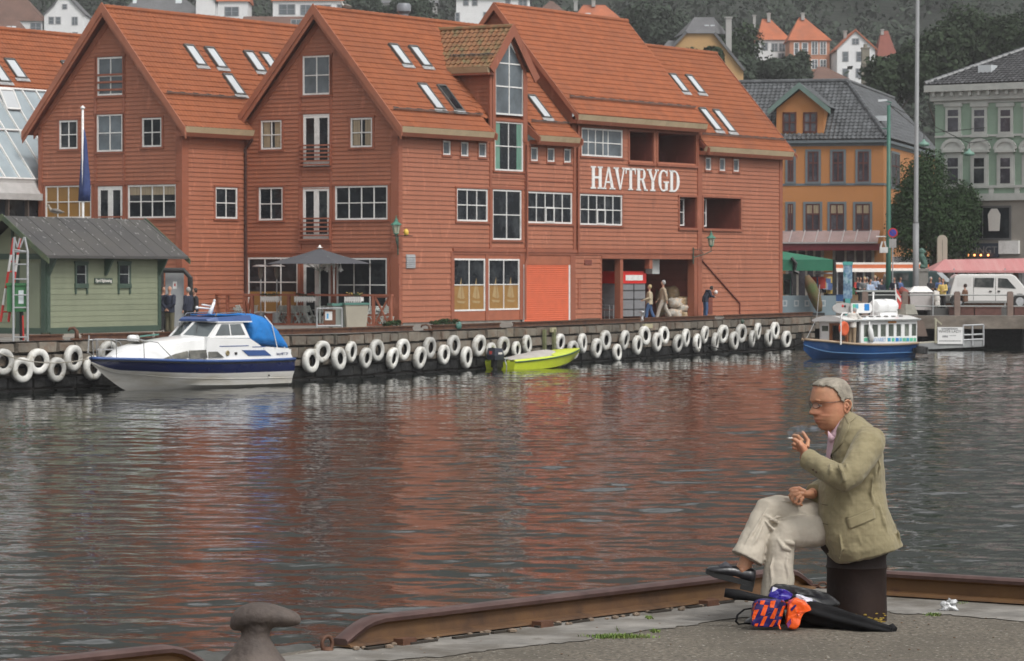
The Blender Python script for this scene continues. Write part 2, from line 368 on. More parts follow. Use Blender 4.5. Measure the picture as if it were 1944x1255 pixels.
m.box(L2-.02,L2+.02,.0,W2,1.85,11.2); m.prism([(0,11.2),(W2,11.2),(YR,ZR-.2)],lambda a,o,b:(L2-o,a,b),-.02,.02)
m.box(0,L2,W2-.04,W2,1.85,11.1)
m.build('wall_panel',mat('plain_red_boards',(.34,.11,.058),.6,.1,2,rn=.03,c2=(.24,.08,.045),k=.66),H2)
for b_ in ((.05,fx(990,600),.03,.35,1.5,2.12),(fx(1080),fx(1140),.03,.3,1.5,2.0),(fx(1331),L2-.05,.03,.3,1.5,2.0),(.06,.4,.36,W2-.1,1.5,2.0)): m=MB(); m.box(*b_); m.build('plinth',CONC,H2)
# trims
m=MB()
def vt(px,w,z0,z1,o=.07,y=450): s=fx(px,y); m.pbox(F2,s-w/2,s+w/2,-.02,o,z0,z1)
m.pbox(F2,-.06,.30,-.02,.06,zb-.1,10.45); m.box(-.065,.0,-.06,.32,zb-.1,10.45)
m.pbox(F2,L2-.3,L2+.05,-.02,.06,zb-.1,10.45)
for px,w in ((930,.16),(997,.2)): vt(px,w,zbeam,13.6 if px==930 else 13.5)
vt(1089,.2,zbeam,10.5); vt(1096,.18,zbeam,11.6,.09); vt(1326.5,.42,zb,11.6,.08)
m.pbox(F2,fx(858),fx(1329),-.02,.10,zbeam,zbeam+.16); m.pbox(F2,fx(858),fx(1329),-.02,.06,zbeam-.12,zbeam)
m.pbox(F2,fx(856)-.05,fx(858)+.12,-.02,.06,zb,zbeam)
for a in (G1[1]+.02,): m.pbox(F2,a,G2[0]-.02,-.02,.06,zpl,zbeam-.1)
m.pbox(F2,G2[1]+.03,SH[0]-.05,-.02,.05,zpl,zbeam-.1); m.pbox(F2,SH[1]+.05,fx(1091),-.02,.05,1.9,zbeam-.1)
# long belts under/over window rows
zt=wins[1][0][3]+.12
m.pbox(F2,fx(998),fx(1088),-.02,.05,dw1[2]-.42,dw1[2]-.36)
m.pbox(F2,fx(932),fx(996),-.02,.06,dw1[2]-.34,dw1[2]-.24); m.pbox(F2,fx(932),fx(996),-.02,.05,dw2[3]+.05,dw2[3]+.15)
m.pbox(Pf(-.0),14.7,27.1,-.02,.09,11.45,11.75)   # frieze under raised eave
for q in bal:
    m.pbox(F2,q[0]-.14,q[0],-.05,.06,q[2]-.1,q[3]+.1); m.pbox(F2,q[1],q[1]+.12,-.05,.06,q[2]-.1,q[3]+.1)
    m.pbox(F2,q[0]-.14,q[1]+.14,-.05,.12,q[2]-.14,q[2]-.02); m.pbox(F2,q[0]-.14,q[1]+.14,-.05,.07,q[3]+.02,q[3]+.12)
# gable trims
for px in (570.5,629): s=B2.gab(px,300)[0]; m.pbox(F2g,s-.07,s+.07,-.02,.055,zlo,13.9 if px<600 else 14.1)
m.pbox(F2g,0.1,W2-.1,-.02,.09,zlo,zlo+.1)
m.pbox(F2g,W2-.2,W2+.02,-.02,.06,zb,11)
for q in (gg1,gg2,gd3): m.pbox(F2g,q[0]-.1,q[0]-.01,-.02,.06,1.9,zlo); m.pbox(F2g,q[1]+.01,q[1]+.1,-.02,.06,1.9,zlo)
# frieze boards under the rakes
for s in (-1,1):
    m.prism([(YR,15.75),(YR+s*4.5,15.75-4.5*PT),(YR+s*4.5,15.75-4.5*PT-.3),(YR,15.40)],F2g,.0,.06)
m.build('trim',RTR,H2)
# bargeboards and eaves
BBP=mat('bargeboard_paint',(.35,.125,.07),.55,.1,2,c2=(.26,.09,.055),k=.62)
bargeboard(H2,-.5,YR,ZR+.22,YE-.12,ZE-.05); bargeboard(H2,-.5,YR,ZR+.22,W2+.62,ZE-.05)
bargeboard(H2,-.44,YR,ZR+.05,YE-.02,ZE-.2,.5); bargeboard(H2,-.44,YR,ZR+.05,W2+.5,ZE-.2,.5)
for x in (14.45,): 
    bargeboard(H2,x,YR,17.32+.16,YE-.1,11.83,.38); bargeboard(H2,x,YR,17.48,W2+.5,11.83,.38)
bargeboard(H2,27.2,YR,17.40,YE-.05,11.83,.3,.05); bargeboard(H2,L2+.45,YR,ZR+.14,YE-.25,ZE-.18,.28,.05); bargeboard(H2,L2+.45,YR,ZR+.14,W2+.5,ZE-.1,.28,.05)
def eave(par,x0,x1,ye,ze,yw,red=RTR):
    c=MB(); c.prism([(ye-.10,ze+.0),(ye-.02,ze-.26),(ye+.12,ze-.26),(ye+.12,ze+.02)],lambda a,o,b:(o,a,b),x0,x1); c.build('gutter',CREAM,par)
    r=MB(); r.prism([(ye-.03,ze-.26),(ye+.06,ze-.44),(yw-.02,ze-.40),(yw-.02,ze-.2)],lambda a,o,b:(o,a,b),x0-.02,x1+.02)
    r.build('eave_soffit',red,par)
eave(H2,-.42,7.1,YE,ZE,0); eave(H2,10.95,14.7,YE,ZE,0); eave(H2,27.15,L2+.4,YE,ZE,0); eave(H2,14.5,27.15,YE,11.86,-.04)
# little wing boards where eaves stop
for x in (7.12,10.85,14.72,27.2): m=MB(); m.prism([(.05,ZE+.55),(YE-.2,ZE-.1),(YE-.16,ZE-.38),(.05,ZE+.1)],lambda a,o,b:(x-o,a,b),-.04,.04); m.build('eave_wing',RTR,H2)
# roofs
m=MB(); sup=MB()
for a,b in ((-.46,7.0),(10.9,14.62),(27.15,L2+.42)): tiles(m,O,Ad,Bd,Nd,a,b,0,SL+.03)
tiles(m,O,Ad,Bd,Nd,7.0,10.9,0,SL-.85)
m3=MB(); tiles(m3,O+Vector((0,0,1.17)),Ad,Bd,Nd,14.5,27.15,0,SL+.03)
ridgecap(m,(-.4,YR,ZR+.04),(14.5,YR,ZR+.04)); ridgecap(m,(27.3,YR,ZR+.04),(L2+.4,YR,ZR+.04)); ridgecap(m3,(14.5,YR,ZR+1.21),(27.15,YR,ZR+1.21))
def slab(mm,x0,x1,dz=0,t=.14,b=None):
    n=Nd; q=[O+Bd*0,O+Bd*(SL if b is None else b)]
    vs=[]
    for x in (x0,x1):
        for r in q:
            for k in (-.03,-.03-t): vs.append(Vector((x,r.y,r.z+dz))+n*k)
    mm.add(vs,[(0,1,3,2),(4,6,7,5),(0,4,5,1),(2,3,7,6),(0,2,6,4),(1,5,7,3)])
slab(sup,-.44,7.0); slab(sup,7.0,10.9,b=SL-.85); slab(sup,10.9,14.6); slab(sup,14.5,27.1,1.17); slab(sup,27.1,L2+.4)
# hidden left slope
for dz,x0,x1 in ((0,-.44,14.5),(1.17,14.5,27.1),(0,27.1,L2+.4)):
    sup.add([(x0,YR,ZR+dz),(x1,YR,ZR+dz),(x1,W2+.5,ZE+dz),(x0,W2+.5,ZE+dz)],[(0,1,2,3)]); sup.add([(x0,YR,ZR+dz-.15),(x1,YR,ZR+dz-.15),(x1,W2+.5,ZE+dz-.15),(x0,W2+.5,ZE+dz-.15)],[(0,1,2,3)])
sup.build('roof_deck',RDK,H2)
rf=m.build('roof',TIL,H2); m3.build('raised_roof',mat('newer_orange_tiles',(.295,.088,.034),.85,.14,1.8,rn=.05,c2=(.24,.08,.038),k=.6,b=.2,bs=30),H2)
guard(H2,O,Ad,Bd,Nd,-.3,6.9,SL-.95); guard(H2,O,Ad,Bd,Nd,11,14.4,SL-.8); guard(H2,O+Vector((0,0,1.17)),Ad,Bd,Nd,14.7,27,SL-1.0); guard(H2,O,Ad,Bd,Nd,27.4,L2+.2,SL-.75)
def sky_at(par,fr,O,Ad,Bd,Nd,lst):
    for q in lst:
        pt=fr.pl(q[0],q[1],Nd,O)-O; skylight(par,O,Ad,Bd,Nd,pt.dot(Ad),pt.dot(Bd),*(q[2:]))
sky_at(H2,B2,O,Ad,Bd,Nd,[(757,106,.72,1.3),(795,109.5,.72,1.3),(815.5,186,.74,1.6),(852,189,.74,1.6,0,1),(1021,205,.74,1.5),(1286,160,.72,1.3),(1317,162,.72,1.3),(1346,229,.74,1.6),(1372,232,.74,1.6)])
# roof vent on the ridge
m=MB(); m.lathe([(.22,0),(.22,.5),(.34,.62),(.34,.9),(.26,1.0),(.02,1.02)],14,(7.4,YR+.5,ZR-.2)); m.build('roof_vent',mat('grey_vent',(.2,.21,.23),.4,.1,4),H2,smooth=True,auto=40)
# dormer
dc=9.12; dz=15.72; de=13.78; hw=2.0; PD=(dz-de)/hw
m=MB(); Od=Vector((dc,0,dz)); Bl=Vector((-hw,0,de-dz)).normalized(); Nl=Vector((de-dz,0,hw)).normalized(); Nl=Vector((-abs(Nl.x),0,abs(Nl.z))); SD=hypot(hw,dz-de)
cutf=lambda a,b:(dz+Bl.z*b)>mainz(a)-.15
tiles(m,Od,(0,1,0),Bl,Nl,-.28,4.4,0,SD+.1,cut=cutf); Br=Vector((-Bl.x,0,Bl.z)); Nr=Vector((-Nl.x,0,Nl.z)); tiles(m,Od,(0,1,0),Br,Nr,-.28,4.4,0,SD+.1,cut=cutf)
ridgecap(m,(dc,-.25,dz+.04),(dc,4.1,dz+.04)); rd=m.build('dormer_roof',TILM,H2)
guard(H2,Od,(0,1,0),Bl,Nl,-.2,2.2,SD-.7)
m=MB()
m.pbox(F2,dc-1.46,dc-1.2,-.03,.08,10.4,de+.15); m.pbox(F2,dc+1.2,dc+1.46,-.03,.08,10.4,de+.15)
m.prism([(dc-hw-.05,de-.05),(dc,dz+.16),(dc,dz-.42),(dc-hw+.28,de-.28)],F2,.26,.33); m.prism([(dc+hw+.25,de-.3),(dc,dz+.16),(dc,dz-.42),(dc+hw-.15,de-.55)],F2,.26,.33)
m.prism([(dc-1.3,de+.3),(dc,dz-.1),(dc,dz-.5),(dc-1.25,de-.05)],F2,-.02,.1); m.prism([(dc+1.3,de+.3),(dc,dz-.1),(dc,dz-.5),(dc+1.25,de-.05)],F2,-.02,.1)
m.pbox(F2,dc-1.3,dc+1.3,-.02,.06,11.28,11.42)
m.build('dormer_trim',RTR,H2)
m=MB(); m.prism([(-.02,de-.26),(-.12,de+.02),(.12,de+.02),(.12,de-.26)],lambda a,o,b:(dc-hw-.02+a,o,b),-.2,2.1); m.build('dormer_gutter',CREAM,H2)
m=MB(); m.box(dc-hw-.02,dc-1.4,-.2,2.1,de-.36,de-.26); m.box(dc-1.5,dc-1.4,0.02,1.9,de-.5,de+.2); m.build('dormer_soffit',RTR,H2)
# dormer gable window: pentagon with mullions
def pent(mm,x0,x1,z0,zs,zp,o0,o1): mm.prism([(x0,z0),(x1,z0),(x1,zs),((x0+x1)/2,zp),(x0,zs)],F2,o0,o1)
x0,x1=B2.fac(938.7,170)[0],B2.fac(992.7,170)[0]; zz0=B2.fac(965,218.8)[1]; zsh=B2.fac(965,119)[1]; zpk=B2.fac(965,77)[1]
g=MB(); pent(g,x0+.06,x1-.06,zz0+.06,zsh,zpk-.1,-.03,.0)
m=MB(); cx=(x0+x1)/2
m.pbox(F2,x0,x0+.08,-.03,.04,zz0,zsh); m.pbox(F2,x1-.08,x1,-.03,.04,zz0,zsh); m.pbox(F2,x0,x1,-.03,.045,zz0,zz0+.08); m.pbox(F2,cx-.03,cx+.03,-.02,.035,zz0,zpk)
for q in (B2.fac(965,165)[1],B2.fac(965,121)[1]): m.pbox(F2,x0+.05,x1-.05,-.02,.03,q-.03,q+.03)
m.prism([(x0,zsh),(cx,zpk),(cx,zpk-.13),(x0,zsh-.11)],F2,-.03,.04); m.prism([(x1,zsh),(cx,zpk),(cx,zpk-.13),(x1,zsh-.11)],F2,-.03,.04)
wo=m.build('dormer_window',WHT,H2); g.build('pane',GLS2,wo)
w_=window(H2,F2,dw1,2,2,cas=RTR); 
for a,b in ((dw1[0]+.08,dw1[0]+.5),(dw1[1]-.5,dw1[1]-.08)): q=MB(); q.pbox(F2,a,b,-.04,-.005,dw1[2]+.08,dw1[3]-.08); q.build('curtain',GCURT,w_)
window(H2,F2,dw2,2,2,cas=RTR)
for q,nx,ny in wins: window(H2,F2,q,nx,ny,cas=RTR)
for (q,nx,ny),c in zip(wins[1:],(2,2)):   # small vent sashes that stand proud
    m=MB()
    s=q[0]+.075+(q[1]-q[0]-.15)*c/nx; e=s+(q[1]-q[0]-.15)/nx; zt_=(q[2]+q[3])/2
    for b in ((s-.02,e+.02,q[2]+.04,q[2]+.11),(s-.02,e+.02,zt_-.04,zt_+.04),(s-.02,s+.06,q[2]+.11,zt_-.04),(e-.06,e+.02,q[2]+.11,zt_-.04)): m.pbox(F2,b[0],b[1],.03,.06,b[2],b[3])
    m.build('vent_sash',WHT,H2)
for q in sm: window(H2,F2,q,1,1,cas=RTR,fw=.06,cw=.07,glass=GLS2)
window(H2,F2,up3,4,2,cas=RTR,xs=[.16,.34,.53,.66],zs=[.5],glass=GLS2)
# balcony recesses
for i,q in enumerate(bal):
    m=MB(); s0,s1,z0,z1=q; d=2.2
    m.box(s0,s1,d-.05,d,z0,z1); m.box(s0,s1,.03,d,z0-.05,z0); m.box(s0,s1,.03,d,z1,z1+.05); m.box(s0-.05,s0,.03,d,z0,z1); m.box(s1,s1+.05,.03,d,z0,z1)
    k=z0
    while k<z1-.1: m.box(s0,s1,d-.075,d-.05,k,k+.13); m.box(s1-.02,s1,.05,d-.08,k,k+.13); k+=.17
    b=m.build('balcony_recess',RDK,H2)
    if i!=1: window(b,lambda s,o,z:(s,(d-.08 if i==0 else .5)-o,z),((s0+.25,s0+.85,z0+.75,z1-.15) if i==0 else (s0+.05,s0+(1.35 if i==2 else 1.2),z0+.1,z1-.05)),1 if i==0 else 2,2,glass=GLS,fw=.06)
# gable windows
window(H2,F2g,g1,2,2,cas=RTR,low=None); window(H2,F2g,g2,2,2,cas=RTR); window(H2,F2g,ga,2,2,cas=RTR,glass=GLS2); window(H2,F2g,g3,2,2,cas=RTR); window(H2,F2g,g4,4,2,cas=RTR)
for q in (g1,g2):
    c=MB()
    for a,b in ((q[0]+.1,q[0]+.42),(q[1]-.5,q[1]-.12)): c.pbox(F2g,a,b,-.045,-.008,q[2]+.1,q[3]-.08)
    c.build('curtain',CURT,H2)
z=lambda py:B2.gab(600,py)[1]
door2(H2,F2g,gd1,rail=(z(313),z(276),6)); door2(H2,F2g,gd2,rail=(z(455),z(415),6))
window(H2,F2g,(gg1[0],gg1[1],gg1[2],gg1[3]),3,2,low=(.38,PAPER),zs=[.56]); window(H2,F2g,gg2,3,2,zs=[.52]); door2(H2,F2g,gd3)
# ground floor shop windows with sails
wa=window(H2,F2,G1,2,2,zs=[.5],low=(.49,PAPER)); wb=window(H2,F2,G2,2,2,zs=[.5],low=(.49,PAPER))
SAILM=mat('white_sail_print',(.37,.26,.125),.5,.1,4)
for q,wo in ((G1,wa),(G2,wb)):
    for t in (.27,.75):
        c=MB()
        s=q[0]+(q[1]-q[0])*t; zz=q[2]+.55
        c.prism([(s-.02,zz),(s-.02,zz+1.0),(s-.34,zz+.1)],F2,-.006,-.002); c.prism([(s+.03,zz),(s+.03,zz+.75),(s+.26,zz+.05)],F2,-.006,-.002)
        c.prism([(s-.4,zz-.06),(s+.34,zz-.1),(s+.2,zz-.2),(s-.28,zz-.17)],F2,-.006,-.002)
        c.build('sail_print',SAILM,wo)
# roller shutter
m=MB(); s0,s1,z0,z1=SH; n=28
for i in range(n):
    a=z0+(z1-z0)*i/n; b=z0+(z1-z0)*(i+1)/n
    m.add([F2(s,o,z_) for (o,z_) in ((-.012,a),(.0,a+.02),(.006,(a+b)/2),(.0,b-.02),(-.012,b)) for s in (s0+.05,s1-.05)],[(2*k,2*k+1,2*k+3,2*k+2) for k in range(4)])
sh=m.build('roller_shutter',mat('orange_shutter',(.60,.125,.055),.5,.08,2,rn=.03),H2)
m=MB(); m.pbox(F2,s0-.03,s0+.05,-.04,.04,z0,z1); m.pbox(F2,s1-.06,s1+.04,-.04,.04,z0,z1); m.pbox(F2,s0,s1,-.04,.035,z0-.05,z0+.02); m.build('guide_rail',WHT,sh)
# vents, pipes, rail
m=MB(); q=B2.fr(1108.3,493,1122,502.5); m.pbox(F2,*q[:2],.0,.06,*q[2:]); m.build('vent_grille',RDK,H2)
q=B2.fr(769.5,483,786.5,509.5); m=MB()
m.pbox(F2,q[0],q[1],.02,.05,q[2],q[3])
k=q[2]+.03
while k<q[3]-.05: m.add([F2(q[0],.05,k),F2(q[1],.05,k),F2(q[1],.09,k+.0),F2(q[0],.09,k),F2(q[0],.05,k+.07),F2(q[1],.05,k+.07)],[(0,1,2,3),(3,2,5,4)]); k+=.08
m.build('louvre_vent',GALV,H2)
m=MB(); m.tube([F2(fx(1093.5),.14,11.4),F2(fx(1093.5),.14,zbeam)],.05,8); m.tube([F2(fx(996),.15,10.3),F2(fx(996),.15,zbeam-.3),F2(fx(992.5),.15,zbeam-.7),F2(fx(992.5),.15,zpl)],.05,8)
m.tube([F2(-.02,.1,zb),F2(-.02,.1,4.6)],.055,8); m.build('downpipe',RTR,H2)
a=B2.fac(1330.5,494);b=B2.fac(1402.4,575.3);c=B2.fac(1402.4,597.5); m=MB(); m.bar(F2(a[0],.07,a[1]),F2(b[0],.07,b[1]),.06,.06); m.bar(F2(b[0],.07,b[1]),F2(c[0],.07,c[1]),.06,.06); m.build('stair_rail',RDK,H2)
q=B2.fr(1343,566,1351,596); m=MB(); m.pbox(F2,*q[:2],.0,.06,*q[2:]); m.build('vent_grille',RDK,H2)
q=B2.fr(1096,530,1101,585); m=MB(); m.pbox(F2,q[0],q[1],.0,.06,q[2],q[3]); m.build('hinge_strip',RTR,H2)
# arcade
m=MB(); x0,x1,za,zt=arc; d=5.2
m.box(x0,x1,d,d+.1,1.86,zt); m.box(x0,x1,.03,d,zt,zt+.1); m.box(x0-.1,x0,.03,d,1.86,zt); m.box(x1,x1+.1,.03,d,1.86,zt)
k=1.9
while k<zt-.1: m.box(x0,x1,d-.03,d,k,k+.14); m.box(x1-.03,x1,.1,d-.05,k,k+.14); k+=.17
ar=m.build('arcade_wall',mat('shaded_red_boards',(.24,.062,.04),.65,.12,2,rn=.08),H2)  # arcade shade is put into the darker red of these boards
m=MB(); m.pbox(F2,x0,x1,-.3,.06,zt,zbeam-.05)
for px,w in ((1179.5,.28),): s=fx(px,550); m.pbox(F2,s-w/2,s+w/2,-.3,.02,1.87,zt)
s=fx(1236,500); m.pbox(F2,s-.15,s+.15,-.3,.0,4.4,zt); m.pbox(F2,x0-.1,x0+.06,-.3,.03,1.87,zt); m.pbox(F2,fx(1316.5,550),x1,-.35,.05,1.87,zt)
m.build('arcade_post',RTR,H2)
m=MB(); m.box(x0,fx(1179,550),2.2,2.3,1.87,zt); b=m.build('inner_wall',mat('orange_red_door',(.36,.085,.04),.55,.1,2),H2)
window(b,Pf(2.19),(fx(1147,520)+.6,fx(1158,520)+.6,4.3,5.1),1,1,fr=RDK,fw=.05)
window(H2,Pf(5.15),(x0+5.6,x0+7.0,3.2,5.3),2,2)
m=MB(); m.tube([Vector((x0+2.6,.6,zt-.05)),Vector((x0+2.6,.6,zt-.15))],.12,8); m.build('ceiling_lamp',WHT,H2)
m=MB(); q=B2.fr(1238.5,492,1252,520,.4); m.box(q[0],q[1],.4,.8,q[2],q[3]); m.build('hanging_cabinet',mat('pale_grey_metal',(.45,.46,.45),.4,.08,3),H2)
# painted lettering (serif capitals built from strokes)
q0=B2.fac(1119.5,340)[0]; q1=B2.fac(1288.7,340)[0]; zt0=B2.fac(1204,319.5)[1]; zb0=B2.fac(1204,361.5)[1]; HH=zt0-zb0
m=MB(); LW=(q1-q0)/8.15
def gl(u0,polys,wd=1.):
    for pl in polys: m.prism([(q0+(u0+a*wd)*LW,zb0+b*HH) for a,b in pl],F2,.035,.062)
def bx(a,b,c,d): return [(a,c),(b,c),(b,d),(a,d)]
def arcp(cx,cy,rx,ry,t0,t1,wx,wy,n=12):
    o=[];i=[]
    for k in range(n+1):
        t=radians(t0+(t1-t0)*k/n); th=abs(cos(t))
        o.append((cx+rx*cos(t),cy+ry*sin(t))); i.append((cx+(rx-wx*th-wy*(1-th)*.6)*cos(t),cy+(ry-wy)*sin(t)))
    return [[o[k],o[k+1],i[k+1],i[k]] for k in range(n)]
sf=.07
def stem(x,w=.24,s=.1): return [bx(x,x+w,0,1),bx(x-s,x+w+s,0,sf),bx(x-s,x+w+s,1-sf,1)]
gl(0,stem(.12)+stem(.72,.24)+[bx(.36,.72,.46,.56)])
gl(1.12,[[(.05,0),(.15,0),(.56,1),(.44,1)],[(.44,1),(.58,1),(1.0,0),(.72,0)],bx(.24,.78,.28,.36),bx(-.05,.27,0,sf),bx(.6,1.12,0,sf)],.95)
gl(2.08,[[(.04,1),(.34,1),(.64,0),(.52,0)],[(.9,1),(1.0,1),(.64,0),(.54,0)],bx(-.06,.44,1-sf,1),bx(.76,1.1,1-sf,1)],.95)
gl(3.10,stem(.38)[:2]+[bx(.02,.98,.91,1),[(.02,.72),(.08,.72),(.13,.93),(.02,.93)],[(.98,.72),(.92,.72),(.87,.93),(.98,.93)]],.95)
gl(4.08,stem(.12)+[bx(.34,.6,.93,1),bx(.34,.6,.48,.55)]+arcp(.58,.74,.32,.26,-90,90,.22,.07)+[[(.5,.5),(.72,.5),(1.02,.0),(.8,0)],bx(.78,1.12,0,sf)],.95)
gl(5.12,[bx(.4,.64,0,.48),bx(.28,.76,0,sf),[(.02,1),(.3,1),(.6,.45),(.42,.42)],[(.88,1),(1.0,1),(.62,.42),(.5,.42)],bx(-.06,.4,1-sf,1),bx(.74,1.1,1-sf,1)],.95)
gl(6.10,arcp(.52,.5,.48,.5,50,310,.25,.08,18)+[bx(.66,.9,.06,.42),bx(.54,1.02,.40,.47),[(.8,.7),(.86,.7),(.88,1),(.8,.94)]],1)
gl(7.16,stem(.1)+[bx(.3,.45,.92,1),bx(.3,.45,0,.08)]+arcp(.42,.5,.55,.5,-90,90,.25,.08,16),1)
m.build('lettering',mat('white_sign_paint',(.8,.79,.77),.5,.04,4),H2)
# ---------------------------------------------------------------- second gabled house (B1), its neighbour (B0) and the glass hall
g=B2.gab(465,300)[0]; Qp=B2.wd((0,g,0)); bt=Fr(Qp.x,Qp.y,A57); dx=bt.fac(345,300)[0]; P1=bt.wd((dx,0,0))
B1=Fr(P1.x,P1.y,A57); H1=thing('gabled_house','rust red clapboard house with attic window and flagpole in front of its gable','house',(P1.x,P1.y,0),A57)
W1=8.38; YR1=4.19; LB=15.5; SD1=-dx
F1=Pf(0); F1g=Pg(0); gh=[]
def G(*q): r=B1.gr(*q); gh.append((r[0]-.02,r[1]+.02,r[2]-.02,r[3]+.02)); return r
a1=G(113.6,228.7,148.4,282.8); a2=G(270.7,223.9,307.7,279); a3=G(184.7,216.9,233.6,287.9); a4=G(185.8,108.4,235.2,181); a5=G(86.9,352,174.5,414.5); a6=G(243.7,351,335.7,414); a7=G(186.8,354,233.6,458)
sw=B1.fr(408,356,449.4,415)
m=MB(); clap(m,F1g,.02,W1-.02,zb,15.75,gh,clip=gable_clip(W1,11.1,YR1,15.9,PT)); clap(m,F1,.02,SD1,zb,10.45,[(sw[0]-.02,sw[1]+.02,sw[2]-.02,sw[3]+.02)],h=.212)
m.build('cladding',RED,H1)
m=MB(); m.box(.2,LB,W1-.03,W1,1.85,11); m.box(.1,.2,.1,W1-.1,1.85,9.9); m.box(.2,SD1+.2,.1,.16,1.85,10.5); m.build('wall_panel',MATS['plain_red_boards'],H1)
m=MB(); m.pbox(F1,-.06,.42,-.02,.06,zb,10.4); m.pbox(F1g,0,.3,-.02,.06,zb,10.9); m.pbox(F1g,W1-.2,W1+.03,-.02,.06,zb,10.9)
for px in (182.3,236): s=B1.gab(px,300)[0]; m.pbox(F1g,s-.07,s+.07,-.02,.055,2,14.1)
m.pbox(F1g,.1,W1-.1,-.02,.06,a5[3]+.03,a5[3]+.13)
for s in (-1,1): m.prism([(YR1,15.8),(YR1+s*4.5,15.8-4.5*PT),(YR1+s*4.5,15.5-4.5*PT),(YR1,15.45)],F1g,.0,.06)
m.build('trim',RTR,H1)
for q,nx,ny,gl_ in ((a1,2,2,GLS),(a2,2,2,GLS),(a3,2,2,GLS2),(a4,2,2,GLS2),(a5,4,2,PAPER),(a6,4,2,GLS)): window(H1,F1g,q,nx,ny,cas=RTR,glass=gl_)
window(H1,F1,sw,2,2,cas=RTR); door2(H1,F1g,a7,rail=(B1.gab(210,458)[1],B1.gab(210,412)[1],6))
m=MB()
for py in (142,156,170.5): zz=B1.gab(210,py)[1]; m.pbox(F1g,a4[0]-.05,a4[1]+.05,.04,.08,zz-.045,zz+.045)
m.build('window_rail',RTR,H1)
q=a6; c=MB(); c.pbox(F1g,q[0]+.08,q[1]-.08,-.045,-.009,q[3]-.45,q[3]-.08); c.build('blind',CURT,H1)
for dd,zz,o_ in ((.48,.22,-.5),(.5,.05,-.44)):
    for s in (YE-.12,W1+.62): bargeboard(H1,o_,YR1,ZR+.12+zz,s,ZE-.0+(zz-.22))
O1,_,Bd1,Nd1,SL1=slope(YR1,ZR+.1,YE,ZE+.03)
m=MB(); tiles(m,O1,Ad,Bd1,Nd1,-.46,LB,0,SL1+.03); ridgecap(m,(-.4,YR1,ZR+.14),(LB,YR1,ZR+.14)); m.build('roof',TIL,H1)
m=MB(); m.add([(-.44,YR1,ZR),(LB,YR1,ZR),(LB,W1+.5,ZE),(-.44,W1+.5,ZE)],[(0,1,2,3)]); m.add([(-.44,YR1,ZR-.1),(LB,YR1,ZR-.1),(LB,W1+.5,ZE-.15),(-.44,W1+.5,ZE-.15)],[(0,1,2,3)]); m.add([(-.44,YR1,ZR+.02),(LB,YR1,ZR+.02),(LB,YE,ZE-.05),(-.44,YE,ZE-.05)],[(0,1,2,3)]); m.build('roof_deck',RDK,H1)
eave(H1,-.42,SD1-.02,YE,ZE+.03,0); guard(H1,O1,Ad,Bd1,Nd1,-.3,5.5,SL1-1.9)
sky_at(H1,B1,O1,Ad,Bd1,Nd1,[(368,107.5,.72,1.3,0,0),(407,112,.72,1.3,0,0),(481,119,.72,1.3,0,0),(511,122,.72,1.3),(441.5,163,.72,1.3)])
m=MB(); m.tube([F1(SD1-.1,.5,10.35),F1(SD1-.12,.12,9.9),F1(SD1-.12,.12,2)],.065,8); m.build('downpipe',COPP,H1)
# neighbour behind with long tiled roof
YO=12.2
H0=thing('long_roofed_house','house at the far left whose long orange tiled roof shows above the glass hall','house',(P1.x,P1.y,0),A57)
O0,_,Bd0,Nd0,SL0=slope(YO+4.2,ZR,YO-.2,ZR-4.4*PT)
m=MB(); tiles(m,O0,Ad,Bd0,Nd0,-3,22,0,SL0); ridgecap(m,(-3,YO+4.2,ZR+.05),(22,YO+4.2,ZR+.05)); m.build('roof',TIL,H0)
m=MB(); m.box(-3,22,YO,YO+8.4,1.85,10.9); m.prism([(YO-.1,10.9),(YO+8.5,10.9),(YO+4.2,ZR-.12)],lambda a,o,b:(o,a,b),-2.9,21.9); m.build('wall',RDK,H0)
sky_at(H0,B1,O0,Ad,Bd0,Nd0,[(27,133,.78,1.3),(-4,140,.78,1.3),(124,127,.5,.6)]); guard(H0,O0,Ad,Bd0,Nd0,-2,21,SL0*.82)
# glass hall
HG=thing('glass_hall','glass lean-to hall with white bars and an opening roof light left of the gabled houses','building',(P1.x,P1.y,0),A57)
GX0,GX1=-9,6; OG,_,BdG,NdG,SLG=slope(12.15,12.9,8.72,8.5)
m=MB(); 
def Gp(a,b,h): return OG+Vector((a,0,0))+BdG*b+NdG*h
m.add([Gp(a,b,h) for h in (-.02,.0) for b in (0,SLG) for a in (GX0,GX1)],[(0,1,3,2),(4,5,7,6)]); m.build('glazing',mat('pale_roof_glass',(.34,.40,.43),.12,.12,.5,spec=.8),HG)
m=MB(); x=GX0
while x<GX1: m.bar(Gp(x,0,.05),Gp(x,SLG,.05),.07,.09,up=NdG); x+=1.0
for b in (0,SLG*.47,SLG): m.bar(Gp(GX0,b,.055),Gp(GX1,b,.055),.08,.1,up=NdG)
m.build('glazing_bar',WHT,HG)
m=MB(); 
for a,b in ((1.02,1.98),): 
    for e in ((Gp(a,.3,.3),Gp(b,.3,.3)),(Gp(a,.3,.3),Gp(a,1.3,.1)),(Gp(b,.3,.3),Gp(b,1.3,.1)),(Gp(a,1.3,.1),Gp(b,1.3,.1))): m.bar(*e,.09,.07,up=NdG)
    m.add([Gp(a,.3,.3),Gp(b,.3,.3),Gp(b,1.3,.12),Gp(a,1.3,.12)],[(0,1,2,3)],1)
m.build('opening_light',[WHT,SKYL],HG)
m=MB(); m.box(GX0,GX1,8.66,8.85,8.35,8.6); m.add([(GX0,8.7,8.4),(GX1,8.7,8.4),(GX1,8.2,7.8),(GX0,8.2,7.8)],[(0,1,2,3)]); m.box(GX0,GX1,8.15,8.3,7.55,7.85)
